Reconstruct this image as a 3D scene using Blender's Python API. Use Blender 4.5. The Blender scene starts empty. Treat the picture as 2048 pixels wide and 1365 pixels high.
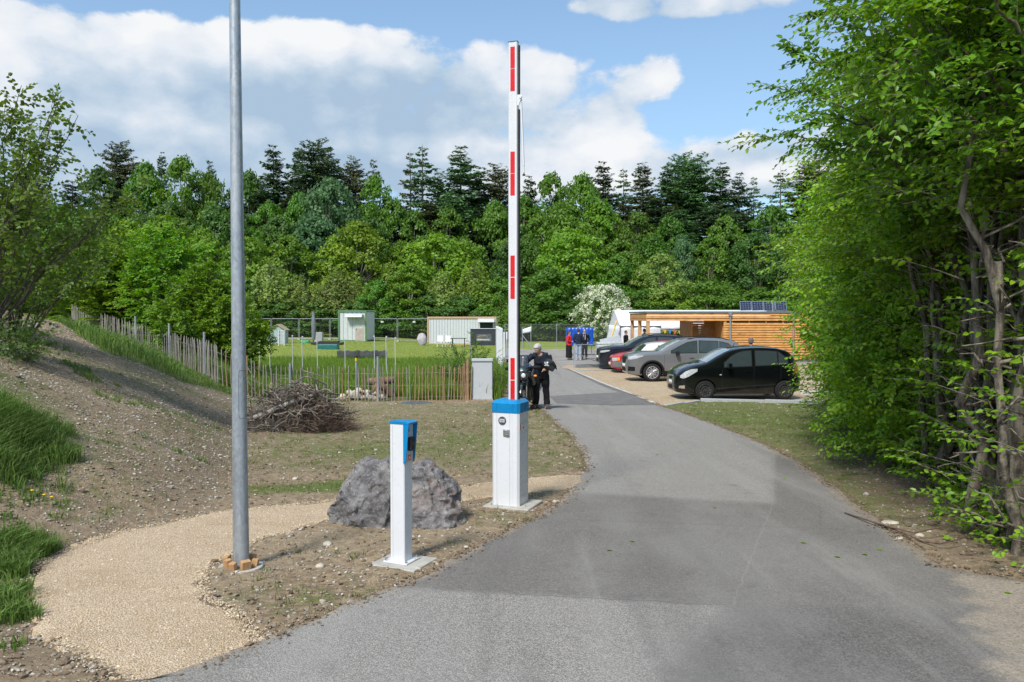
import bpy, bmesh, math, random
import numpy as np
from mathutils import Vector, Matrix, Euler
random.seed(7)
RNG = np.random.default_rng(11)
R = math.radians
SC = bpy.context.scene
# ------------------------------------------------------------------ camera
CAMZ = 2.5
PITCH = math.atan(49.5 / 1600)
cam_d = bpy.data.cameras.new("camera")
cam_d.sensor_width = 36.0
cam_d.lens = 36.0 * 1600 / 2048
cam_d.clip_start = 0.1
cam_d.clip_end = 3000
cam = bpy.data.objects.new("camera", cam_d)
SC.collection.objects.link(cam)
cam.location = (0, 0, CAMZ)
cam.rotation_euler = (math.pi / 2 - PITCH, 0, 0)
SC.camera = cam
# ------------------------------------------------------------------ world + sun
SUN_EL, SUN_AZ = 50.0, -152.0        # azimuth from +Y clockwise (deg): behind the camera on the left
w = bpy.data.worlds.new("World")
SC.world = w
w.use_nodes = True
NT = w.node_tree
NT.nodes.clear()


class NB:
    """tiny node builder"""
    def __init__(s, nt): s.nt = nt
    def n(s, t, **k):
        o = s.nt.nodes.new(t)
        for a, b in k.items():
            setattr(o, a, b)
        return o
    def put(s, sock, v):
        if v is None: return
        if isinstance(v, (int, float)):
            sock.default_value = v
        elif isinstance(v, (tuple, list)):
            if len(v) == 3 and sock.type == 'RGBA': v = (*v, 1)
            sock.default_value = v
        else:
            s.nt.links.new(v, sock)
    def m(s, op, a, b=None, c=None, clamp=False):
        o = s.n('ShaderNodeMath', operation=op, use_clamp=clamp)
        s.put(o.inputs[0], a); s.put(o.inputs[1], b)
        if c is not None: s.put(o.inputs[2], c)
        return o.outputs[0]
    def vm(s, op, a, b=None, scale=None):
        o = s.n('ShaderNodeVectorMath', operation=op)
        s.put(o.inputs[0], a); s.put(o.inputs[1], b)
        if scale is not None: s.put(o.inputs[3], scale)
        return o.outputs[0]
    def noise(s, vec, scale, detail=2, rough=.5, dist=0, lac=2.0, out=0):
        o = s.n('ShaderNodeTexNoise')
        s.put(o.inputs['Vector'], vec); s.put(o.inputs['Scale'], scale); s.put(o.inputs['Detail'], detail)
        s.put(o.inputs['Roughness'], rough); s.put(o.inputs['Distortion'], dist); s.put(o.inputs['Lacunarity'], lac)
        return o.outputs[out]
    def voro(s, vec, scale, feature='F1', out=0, rnd=1.0):
        o = s.n('ShaderNodeTexVoronoi', feature=feature)
        s.put(o.inputs['Vector'], vec); s.put(o.inputs['Scale'], scale); s.put(o.inputs['Randomness'], rnd)
        return o.outputs[out]
    def ramp(s, fac, stops, interp='LINEAR'):
        o = s.n('ShaderNodeValToRGB')
        cr = o.color_ramp; cr.interpolation = interp
        while len(cr.elements) < len(stops): cr.elements.new(0.5)
        for e, (p, c) in zip(cr.elements, stops):
            e.position = p
            e.color = (c, c, c, 1) if isinstance(c, (int, float)) else (*c, 1)
        s.put(o.inputs[0], fac)
        return o.outputs[0]
    def mr(s, v, a, b, c=0.0, d=1.0, smooth=True):
        o = s.n('ShaderNodeMapRange', interpolation_type='SMOOTHSTEP' if smooth else 'LINEAR')
        o.clamp = True if not smooth else o.clamp
        s.put(o.inputs[0], v); s.put(o.inputs[1], a); s.put(o.inputs[2], b); s.put(o.inputs[3], c); s.put(o.inputs[4], d)
        return o.outputs[0]
    def mix(s, f, a, b, blend='MIX'):
        o = s.n('ShaderNodeMix', data_type='RGBA', blend_type=blend)
        s.put(o.inputs[0], f); s.put(o.inputs[6], a); s.put(o.inputs[7], b)
        return o.outputs[2]
    def map(s, vec, scale=(1, 1, 1), loc=(0, 0, 0), rot=(0, 0, 0)):
        o = s.n('ShaderNodeMapping')
        s.put(o.inputs[0], vec)
        o.inputs[1].default_value = loc; o.inputs[2].default_value = rot; o.inputs[3].default_value = scale
        return o.outputs[0]
    def sep(s, v):
        o = s.n('ShaderNodeSeparateXYZ'); s.put(o.inputs[0], v); return o.outputs
    def comb(s, a, b, c=0.0):
        o = s.n('ShaderNodeCombineXYZ'); s.put(o.inputs[0], a); s.put(o.inputs[1], b); s.put(o.inputs[2], c)
        return o.outputs[0]


B = NB(NT)
sky = B.n('ShaderNodeTexSky', sky_type='NISHITA')
sky.sun_disc = False
sky.sun_elevation = R(SUN_EL)
sky.sun_rotation = R(SUN_AZ)
sky.altitude = 450
sky.air_density = 1.0
sky.dust_density = 0.3
sky.ozone_density = 1.5
d = B.n('ShaderNodeTexCoord').outputs['Generated']
dx, dy, dz = B.sep(d)
az = B.m('ARCTAN2', dx, dy)
el = B.m('ARCSINE', dz)
wv = B.comb(az, B.m('MULTIPLY', el, 1.5), 0)
n_big = B.noise(wv, 4.8, 6, .6)
n_cau = B.noise(wv, 15.0, 6, .68)
n_soft = B.noise(B.vm('ADD', B.comb(az, B.m('MULTIPLY', el, 4.0), 0), (7.7, 2.2, 0)), 3.0, 3, .5)


wd = B.vm('ADD', wv, B.vm('SCALE', B.noise(wv, 7.0, 3, .6, out=1), None, scale=.07))


def puffs(sc):
    o = B.n('ShaderNodeTexVoronoi', feature='SMOOTH_F1', voronoi_dimensions='2D')
    B.put(o.inputs['Vector'], wd); B.put(o.inputs['Scale'], sc); B.put(o.inputs['Smoothness'], .25)
    return B.m('SUBTRACT', .42, o.outputs['Distance'])


puff = B.m('ADD', B.m('MULTIPLY', puffs(9.0), 1.0), B.m('MULTIPLY', puffs(24.0), .5))


def blobs(lst):
    """sum of soft ellipses on the sky, each at a bearing / elevation given in photo pixels"""
    acc = 0.0
    for px, py, sx, sy, gain in lst:
        a0 = math.atan((px - 1024) / 1600); e0 = math.atan((633 - py) / 1600 * math.cos(a0))
        ku, kv = 1600 / sx, 1600 / sy / 1.5
        o = B.n('ShaderNodeVectorMath', operation='MULTIPLY_ADD')
        B.put(o.inputs[0], wv); o.inputs[1].default_value = (ku, kv, 1); o.inputs[2].default_value = (-a0 * ku, -e0 * 1.5 * kv, 0)
        q = B.n('ShaderNodeVectorMath', operation='DOT_PRODUCT')
        B.put(q.inputs[0], o.outputs[0]); B.put(q.inputs[1], o.outputs[0])
        acc = B.m('MULTIPLY_ADD', B.m('POWER', .3679, q.outputs['Value']), gain, acc)
    return acc


cover = blobs([(60, 165, 330, 110, 1.0), (420, 125, 300, 118, 1.05), (730, 145, 270, 112, 1.1), (1040, 150, 120, 74, 1.0),
               (200, 330, 420, 110, .8), (700, 320, 400, 85, .75), (1300, 160, 80, 38, .85), (1240, 215, 80, 45, .75),
               (1170, 270, 110, 45, .65), (1090, 340, 300, 40, .62), (1430, 300, 260, 34, .62), (1580, 350, 160, 34, .95), (1250, 380, 400, 30, .6),
               (1200, 18, 110, 24, .72), (1320, 34, 150, 20, .45), (1500, -10, 380, 32, .62), (-500, 150, 420, 260, 1.0), (2300, 220, 420, 90, .7), (150, -45, 420, 62, -1.3), (620, -40, 260, 55, -1.0), (900, 5, 200, 62, -1.1), (1130, 70, 90, 36, -.5), (1420, 150, 60, 60, -.5)])
# the rest of the dome (behind and above the camera): broken cloud from noise
other = B.m('MULTIPLY', B.mr(n_big, .44, .6), B.m('MAXIMUM', B.mr(B.m('ABSOLUTE', az), .7, 1.2), B.mr(el, .5, .8)))
field = B.m('ADD', B.m('ADD', cover, B.m('MULTIPLY', puff, .75)), B.m('ADD', B.m('MULTIPLY', B.m('SUBTRACT', n_big, .5), 1.5), B.m('MULTIPLY', B.m('SUBTRACT', n_cau, .5), .95)))
mask = B.m('MAXIMUM', B.mr(field, .40, .74), B.m('MULTIPLY', other, .85))
# brightness of the cloud: sunlit heads, blue-grey flat bases
lit = blobs([(150, 80, 240, 62, .62), (430, 45, 200, 70, .62), (720, 95, 230, 62, .7), (1030, 125, 140, 60, .75),
             (1310, 165, 110, 50, .6), (1200, 245, 130, 60, .5), (1150, 310, 300, 50, .38), (240, 240, 260, 24, .32), (800, 300, 200, 26, .36),
             (1580, 345, 170, 26, .85), (1130, 370, 200, 36, .6), (1400, 285, 260, 26, .5), (1230, 20, 180, 34, .35), (-20, 140, 120, 60, .3), (60, 345, 300, 30, .2), (1560, -10, 300, 30, .2)])
lit = B.m('ADD', lit, B.m('ADD', B.m('MULTIPLY', B.m('SUBTRACT', n_big, .42), 1.0),
                          B.m('ADD', B.m('MULTIPLY', B.m('SUBTRACT', n_cau, .52), .9), B.m('MULTIPLY', B.m('SUBTRACT', n_soft, .5), .5))))
lit = B.m('ADD', lit, B.m('ADD', B.m('MULTIPLY', other, .45), B.m('MULTIPLY', puff, .62)))
ccol = B.ramp(lit, [(0.0, (2.25, 3.0, 3.9)), (.2, (2.7, 3.4, 4.15)), (.42, (3.3, 3.85, 4.5)), (.72, (4.4, 4.65, 5.0)), (1.0, (5.0, 5.1, 5.2))])
skyc = B.mix(B.mr(el, .0, .5, .6, .15), B.mix(1.0, sky.outputs[0], (1.04, 1.07, 1.04), 'MULTIPLY'), (1.9, 3.15, 4.5))
SKY_ST = 0.115
out = B.mix(mask, skyc, ccol)
bg = B.n('ShaderNodeBackground')
B.put(bg.inputs[0], out)
bg.inputs[1].default_value = SKY_ST
wo = B.n('ShaderNodeOutputWorld')
NT.links.new(bg.outputs[0], wo.inputs[0])
w.cycles.sampling_method = 'MANUAL'
w.cycles.sample_map_resolution = 512

sd = bpy.data.lights.new("sun", 'SUN')
sd.energy = 3.0
sd.angle = R(12)
sd.color = (1.0, .955, .88)
sun = bpy.data.objects.new("sun", sd)
SC.collection.objects.link(sun)
sun.location = (-20, -20, 40)
sv = Vector((math.sin(R(SUN_AZ)) * math.cos(R(SUN_EL)), math.cos(R(SUN_AZ)) * math.cos(R(SUN_EL)), math.sin(R(SUN_EL))))
sun.rotation_euler = sv.to_track_quat('Z', 'Y').to_euler()
SC.view_settings.view_transform = 'Standard'
SC.view_settings.look = 'None'
SC.view_settings.exposure = 0.68
SC.view_settings.gamma = 1.0
SC.render.engine = 'CYCLES'
SC.cycles.max_bounces = 5
SC.cycles.use_adaptive_sampling = True
SC.cycles.adaptive_threshold = .02
SC.cycles.diffuse_bounces = 3
SC.cycles.glossy_bounces = 3
SC.cycles.transmission_bounces = 4
SC.cycles.transparent_max_bounces = 8
SC.cycles.use_denoising = True

# ------------------------------------------------------------------ object helpers
COL = SC.collection


def put(o, label=None, cat=None, group=None, kind=None):
    if label: o['label'] = label
    if cat: o['category'] = cat
    if group: o['group'] = group
    if kind: o['kind'] = kind
    return o


def thing(name, loc, label, cat, group=None, rz=0.0):
    o = bpy.data.objects.new(name, None)
    o.empty_display_size = .3
    COL.objects.link(o)
    o.location = loc
    o.rotation_euler = (0, 0, rz)
    return put(o, label, cat, group)


def copy_tree(o, parent=None):
    c = o.copy(); COL.objects.link(c); c.parent = parent
    for ch in list(o.children): copy_tree(ch, c)
    return c


def np_mesh(name, co, faces, mats, parent=None, smooth=False, midx=None, loc=None):
    """co (n,3); faces: (m,k) int array or list of arrays of various k"""
    me = bpy.data.meshes.new(name)
    co = np.asarray(co, dtype=np.float32)
    if isinstance(faces, np.ndarray): faces = [faces]
    loops = np.concatenate([f.ravel() for f in faces]).astype(np.int32)
    tot = np.concatenate([np.full(len(f), f.shape[1], np.int32) for f in faces])
    start = np.concatenate([[0], np.cumsum(tot)[:-1]]).astype(np.int32)
    me.vertices.add(len(co)); me.vertices.foreach_set('co', co.ravel())
    me.loops.add(len(loops)); me.loops.foreach_set('vertex_index', loops)
    me.polygons.add(len(tot)); me.polygons.foreach_set('loop_start', start)
    me.polygons.foreach_set('loop_total', tot)
    if midx is not None: me.polygons.foreach_set('material_index', np.asarray(midx, np.int32))
    me.polygons.foreach_set('use_smooth', np.full(len(tot), smooth))
    me.update(calc_edges=True); me.validate()
    for m_ in (mats if isinstance(mats, (list, tuple)) else [mats]): me.materials.append(m_)
    o = bpy.data.objects.new(name, me)
    COL.objects.link(o)
    if parent: o.parent = parent
    if loc is not None: o.location = loc
    return o


class MB:
    """collects shapes and links them as one mesh object"""
    def __init__(s):
        s.v = []; s.f = []; s.mi = []; s.M = Matrix.Identity(4); s.cur = 0; s.sm = []
    def add(s, vs, fs, smooth=False):
        b = len(s.v)
        s.v += [tuple(s.M @ Vector(p)) for p in vs]
        for f in fs:
            s.f.append([b + i for i in f]); s.mi.append(s.cur); s.sm.append(smooth)
        return s
    def box(s, c, d, rot=None, taper=1.0, topshift=(0, 0)):
        x, y, z = d[0] / 2, d[1] / 2, d[2] / 2
        vs = [Vector((sx * x * (taper if sz > 0 else 1) + (topshift[0] if sz > 0 else 0),
                      sy * y * (taper if sz > 0 else 1) + (topshift[1] if sz > 0 else 0), sz * z))
              for sz in (-1, 1) for sy in (-1, 1) for sx in (-1, 1)]
        if rot is not None:
            q = Euler(rot).to_matrix(); vs = [q @ p for p in vs]
        vs = [p + Vector(c) for p in vs]
        return s.add(vs, [(0, 2, 3, 1), (4, 5, 7, 6), (0, 1, 5, 4), (2, 6, 7, 3), (0, 4, 6, 2), (1, 3, 7, 5)])
    def tube(s, pts, rad, n=8, cap=True, smooth=True):
        pts = [Vector(p) for p in pts]
        if isinstance(rad, (int, float)): rad = [rad] * len(pts)
        vs = []; prev = None
        for i, p in enumerate(pts):
            t = (pts[min(i + 1, len(pts) - 1)] - pts[max(i - 1, 0)])
            t = t.normalized() if t.length > 1e-9 else Vector((0, 0, 1))
            if prev is None:
                a = Vector((1, 0, 0)) if abs(t.x) < .8 else Vector((0, 1, 0))
                u = t.cross(a).normalized()
            else:
                u = (prev - t * prev.dot(t)); u = u.normalized() if u.length > 1e-6 else t.orthogonal().normalized()
            prev = u; v = t.cross(u)
            for k in range(n):
                an = 2 * math.pi * k / n
                vs.append(p + (u * math.cos(an) + v * math.sin(an)) * rad[i])
        fs = []
        for i in range(len(pts) - 1):
            for k in range(n):
                a = i * n + k; b = i * n + (k + 1) % n
                fs.append((a, b, b + n, a + n))
        s.add(vs, fs, smooth)
        if cap:
            s.add(vs[:n], [tuple(range(n - 1, -1, -1))]); s.add(vs[-n:], [tuple(range(n))])
        return s
    def cyl(s, c, r, h, axis='z', n=24, r2=None, smooth=True):
        c = Vector(c); a = {'x': Vector((1, 0, 0)), 'y': Vector((0, 1, 0)), 'z': Vector((0, 0, 1))}[axis]
        return s.tube([c - a * h / 2, c + a * h / 2], [r, r if r2 is None else r2], n, True, smooth)
    def ring(s, c, r0, r1, h, axis='z', n=24):
        """annulus with thickness h"""
        ax = {'x': (1, 2, 0), 'y': (0, 2, 1), 'z': (0, 1, 2)}[axis]
        vs = []
        for hh in (-h / 2, h / 2):
            for r in (r0, r1):
                for k in range(n):
                    an = 2 * math.pi * k / n
                    p = [0, 0, 0]; p[ax[0]] = c[ax[0]] + r * math.cos(an); p[ax[1]] = c[ax[1]] + r * math.sin(an); p[ax[2]] = c[ax[2]] + hh
                    vs.append(p)
        fs = []
        for k in range(n):
            j = (k + 1) % n
            fs += [(k, j, n + j, n + k), (2 * n + k, 3 * n + k, 3 * n + j, 2 * n + j), (k, 2 * n + k, 2 * n + j, j), (n + k, n + j, 3 * n + j, 3 * n + k)]
        return s.add(vs, fs, True)
    def prism(s, poly, h0, h1, axis='z', smooth=False):
        """poly: 2D outline extruded along axis from h0 to h1. axis z:(x,y) y:(x,z) x:(y,z)"""
        def P3(p, h):
            return {'z': (p[0], p[1], h), 'y': (p[0], h, p[1]), 'x': (h, p[0], p[1])}[axis]
        n = len(poly)
        vs = [P3(p, h0) for p in poly] + [P3(p, h1) for p in poly]
        fs = [tuple(range(n))[::-1], tuple(range(n, 2 * n))] + [(k, (k + 1) % n, n + (k + 1) % n, n + k) for k in range(n)]
        return s.add(vs, fs, smooth)
    def ball(s, c, r, n=12, m=8, rot=None):
        if isinstance(r, (int, float)): r = (r, r, r)
        vs = []; q = Euler(rot).to_matrix() if rot is not None else None
        for i in range(m + 1):
            th = math.pi * i / m
            for k in range(n):
                ph = 2 * math.pi * k / n
                p = Vector((r[0] * math.sin(th) * math.cos(ph), r[1] * math.sin(th) * math.sin(ph), r[2] * math.cos(th)))
                if q: p = q @ p
                vs.append(p + Vector(c))
        fs = [(i * n + k, (i + 1) * n + k, (i + 1) * n + (k + 1) % n, i * n + (k + 1) % n) for i in range(m) for k in range(n)]
        return s.add(vs, fs, True)
    def sheet(s, rows, smooth=True):
        """rows: list of equally long point lists"""
        n = len(rows[0]); vs = [p for r in rows for p in r]
        return s.add(vs, [(i * n + k, i * n + k + 1, (i + 1) * n + k + 1, (i + 1) * n + k) for i in range(len(rows) - 1) for k in range(n - 1)], smooth)
    def build(s, name, mats, parent=None, loc=None, bevel=0, seg=2, weld=False, rz=None, solid=0):
        me = bpy.data.meshes.new(name)
        me.from_pydata(s.v, [], s.f)
        me.polygons.foreach_set('material_index', s.mi)
        me.polygons.foreach_set('use_smooth', s.sm)
        me.update()
        bm = bmesh.new(); bm.from_mesh(me)
        if weld: bmesh.ops.remove_doubles(bm, verts=bm.verts, dist=weld if isinstance(weld, float) else 1e-4)
        if not solid: bmesh.ops.recalc_face_normals(bm, faces=bm.faces)
        bm.to_mesh(me); bm.free()
        for m_ in (mats if isinstance(mats, (list, tuple)) else [mats]): me.materials.append(m_)
        o = bpy.data.objects.new(name, me)
        COL.objects.link(o)
        if parent: o.parent = parent
        if loc is not None: o.location = loc
        if rz is not None: o.rotation_euler = (0, 0, rz)
        if solid:
            q = o.modifiers.new('solid', 'SOLIDIFY'); q.thickness = solid; q.offset = -1
        if bevel:
            q = o.modifiers.new('bevel', 'BEVEL'); q.width = bevel; q.segments = seg; q.limit_method = 'ANGLE'; q.angle_limit = R(40)
            q.harden_normals = False
        return o


def bake(o):
    """apply the modifiers of o"""
    dg = bpy.context.evaluated_depsgraph_get()
    me = bpy.data.meshes.new_from_object(o.evaluated_get(dg), preserve_all_data_layers=True, depsgraph=dg)
    old = o.data
    o.modifiers.clear(); o.data = me; me.name = old.name
    return o


# ------------------------------------------------------------------ terrain height
def sstep(x, a, b):
    t = np.clip((np.asarray(x, float) - a) / (b - a), 0, 1)
    return t * t * (3 - 2 * t)


TOE = np.array([(-3.6, -8), (-3.9, 2), (-3.75, 5.2), (-3.5, 6.6), (-3.0, 7.9), (-3.3, 10.0), (-4.1, 12.5), (-5.2, 16), (-5.6, 19.5), (-6.3, 22), (-8.2, 26), (-13.5, 38), (-17, 48), (-19, 60)], float)


def toe_dist(x, y):
    """signed distance left (positive) of the toe line of the mound"""
    best = np.full(np.shape(x), 1e9); sg = np.ones(np.shape(x))
    for (ax, ay), (bx, by) in zip(TOE[:-1], TOE[1:]):
        ex, ey = bx - ax, by - ay
        t = np.clip(((x - ax) * ex + (y - ay) * ey) / (ex * ex + ey * ey), 0, 1)
        qx, qy = ax + t * ex - x, ay + t * ey - y
        dd = np.hypot(qx, qy)
        cr = ex * (y - ay) - ey * (x - ax)
        upd = dd < best - 1e-9
        best = np.where(upd, dd, best); sg = np.where(upd, np.sign(cr), sg)
    return best * sg


def vnoise(x, y, s, seed=0):
    """value noise -1..1"""
    x = np.asarray(x, float) * s; y = np.asarray(y, float) * s
    xi = np.floor(x).astype(np.int64); yi = np.floor(y).astype(np.int64)
    fx = x - xi; fy = y - yi
    fx = fx * fx * (3 - 2 * fx); fy = fy * fy * (3 - 2 * fy)
    def h(a, b):
        n = (a * 374761393 + b * 668265263 + seed * 1442695041) & 0x7fffffff
        n = ((n ^ (n >> 13)) * 1274126177) & 0x7fffffff
        return ((n ^ (n >> 16)) & 0xffff) / 32767.5 - 1
    return (h(xi, yi) * (1 - fx) + h(xi + 1, yi) * fx) * (1 - fy) + (h(xi, yi + 1) * (1 - fx) + h(xi + 1, yi + 1) * fx) * fy


def Hs(x, y):
    """smooth ground height"""
    x = np.asarray(x, float); y = np.asarray(y, float)
    t = np.clip(y, -30, 23.0)
    z = 0.8 - 0.034 * t
    z = z - 0.08 * sstep(y, 23, 31)
    z = z * (1 - .0) - 0.05 * sstep(y, 30, 37) * sstep(x, 2, 6) * (1 - sstep(y, 42, 47))
    z = z + 0.45 * sstep(-x, 5, 14) * sstep(y, 42, 62)
    dd = toe_dist(x, y)
    k = np.where(y < 20, .52, .52 - .13 * np.clip((y - 20) / 6, 0, 1))
    dp = np.clip(dd, 0, None)
    m = k * (np.sqrt(dp * dp + .25) - .5) * (dd > 0)
    cap = 3.3
    m = cap * (1 - np.exp(-m / cap * 1.0)) * 1.18
    m = m * (1 - sstep(y, 44, 60)) 
    z = z + m
    # ground keeps rising a little under the wood behind the site
    z = z + 3.0 * sstep(y, 88, 150)
    return z


def ray(px, py):
    v = Vector(((px - 1024) / 1600, (682.5 - py) / 1600, -1))
    return (cam.rotation_euler.to_matrix() @ v)


def P(px, py, Y):
    v = ray(px, py); k = Y / v.y
    return Vector((v.x * k, Y, CAMZ + v.z * k))


def G(px, py, H=None):
    """where the view ray of a photo pixel meets the ground"""
    v = ray(px, py); H = H or Hs
    ys = np.concatenate([np.arange(2, 40, .05), np.arange(40, 160, .25)])
    zs = CAMZ + v.z * ys / v.y
    hs = H(v.x * ys / v.y, ys)
    i = np.argmax(zs < hs)
    if zs[i] >= hs[i]: i = len(ys) - 1
    y0, y1 = ys[max(i - 1, 0)], ys[i]
    for _ in range(20):
        ym = (y0 + y1) / 2
        if CAMZ + v.z * ym / v.y < float(H(v.x * ym / v.y, ym)): y1 = ym
        else: y0 = ym
    return Vector((v.x * y1 / v.y, y1, CAMZ + v.z * y1 / v.y))


def gz(x, y): return float(Hs(x, y))


def GX(px, Y):
    """ground point under image column px at depth Y"""
    x = (px - 1024) / 1600 * Y * 1.0005
    return Vector((x, Y, gz(x, Y)))
# ------------------------------------------------------------------ materials
def newmat(name):
    m = bpy.data.materials.new(name); m.use_nodes = True
    nt = m.node_tree; nt.nodes.clear()
    b = NB(nt)
    return m, b, nt


def finish(b, nt, shader, disp=None):
    o = b.n('ShaderNodeOutputMaterial'); nt.links.new(shader, o.inputs[0])


def pbr(b, col, rough=.6, metal=0.0, bump=None, bstr=.3, bdist=.01, spec=.5, coat=0.0, coat_rough=.05, trans=0, ior=None, alpha=None):
    p = b.n('ShaderNodeBsdfPrincipled')
    b.put(p.inputs['Base Color'], col); b.put(p.inputs['Roughness'], rough); b.put(p.inputs['Metallic'], metal)
    b.put(p.inputs['Specular IOR Level'], spec); b.put(p.inputs['Coat Weight'], coat); b.put(p.inputs['Coat Roughness'], coat_rough)
    if trans: b.put(p.inputs['Transmission Weight'], trans)
    if ior: b.put(p.inputs['IOR'], ior)
    if alpha is not None: b.put(p.inputs['Alpha'], alpha)
    if bump is not None:
        q = b.n('ShaderNodeBump'); b.put(q.inputs['Strength'], bstr); b.put(q.inputs['Distance'], bdist)
        b.put(q.inputs['Height'], bump); b.nt.links.new(q.outputs[0], p.inputs['Normal'])
    return p.outputs[0]


_mc = {}


def plain(name, col, rough=.5, metal=0.0, var=.12, scale=6.0, bump=.15, spec=.5, coat=0.0, bscale=60, dirt=0.0):
    """a slightly uneven paint / plastic / metal"""
    if name in _mc: return _mc[name]
    m, b, nt = newmat(name)
    tc = b.n('ShaderNodeTexCoord').outputs['Object']
    n = b.noise(tc, scale, 5, .6)
    c = b.mix(b.mr(n, .3, .7), tuple(x * (1 - var) for x in col), tuple(min(1, x * (1 + var)) for x in col))
    if dirt:
        n2 = b.noise(tc, scale * 2.3, 6, .7)
        c = b.mix(b.m('MULTIPLY', b.mr(n2, .5, .75), dirt), c, (.16, .13, .09))
    r = b.mr(b.noise(tc, scale * 3, 3, .6), .3, .7, max(0.02, rough - .08), min(1, rough + .08))
    finish(b, nt, pbr(b, c, r, metal, b.noise(tc, bscale, 3, .6), bump, .004, spec, coat))
    _mc[name] = m
    return m


def leafmat(name, c1, c2, c3, trans=.35, rough=.5, scale=.5, wpos=.35):
    m, b, nt = newmat(name)
    oi = b.n('ShaderNodeObjectInfo').outputs['Random']
    isl = b.n('ShaderNodeNewGeometry')
    rnd = isl.outputs['Random Per Island']
    tc = b.n('ShaderNodeTexCoord').outputs['Object']
    n = b.noise(tc, scale, 3, .6)
    c = b.mix(rnd, c1, c2)
    c = b.mix(b.m('MULTIPLY', b.mr(n, .35, .7), .8), c, c3)
    hs = b.n('ShaderNodeHueSaturation')
    b.put(hs.inputs['Hue'], b.mr(oi, 0, 1, .488, .512, False)); b.put(hs.inputs['Saturation'], 1.0)
    b.put(hs.inputs['Value'], b.mr(b.m('FRACT', b.m('MULTIPLY', oi, 7.3)), 0, 1, .8, 1.2, False)); b.put(hs.inputs['Color'], c)
    c = hs.outputs[0]
    p = b.n('ShaderNodeBsdfPrincipled')
    b.put(p.inputs['Base Color'], c); b.put(p.inputs['Roughness'], rough); b.put(p.inputs['Specular IOR Level'], .35)
    t = b.n('ShaderNodeBsdfTranslucent')
    tcx = b.n('ShaderNodeHueSaturation'); b.put(tcx.inputs['Hue'], .487); b.put(tcx.inputs['Saturation'], 1.12); b.put(tcx.inputs['Value'], 1.5); b.put(tcx.inputs['Color'], c)
    nt.links.new(tcx.outputs[0], t.inputs[0])
    ms = b.n('ShaderNodeMixShader'); ms.inputs[0].default_value = trans
    nt.links.new(p.outputs[0], ms.inputs[1]); nt.links.new(t.outputs[0], ms.inputs[2])
    finish(b, nt, ms.outputs[0])
    return m


def barkmat(name, c1, c2, scale=9.0):
    m, b, nt = newmat(name)
    tc = b.n('ShaderNodeTexCoord').outputs['Object']
    v = b.map(tc, (1, 1, .25))
    n = b.noise(v, scale, 6, .65); n2 = b.noise(tc, scale * 4, 3, .6)
    c = b.mix(b.mr(n, .35, .65), c1, c2)
    c = b.mix(b.mr(n2, .55, .75, 0, .5), c, (.24, .26, .18))
    finish(b, nt, pbr(b, c, .9, 0, b.m('ADD', n, b.m('MULTIPLY', n2, .4)), .8, .02))
    return m


def attr(b, name):
    o = b.n('ShaderNodeAttribute', attribute_name=name); return o


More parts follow.
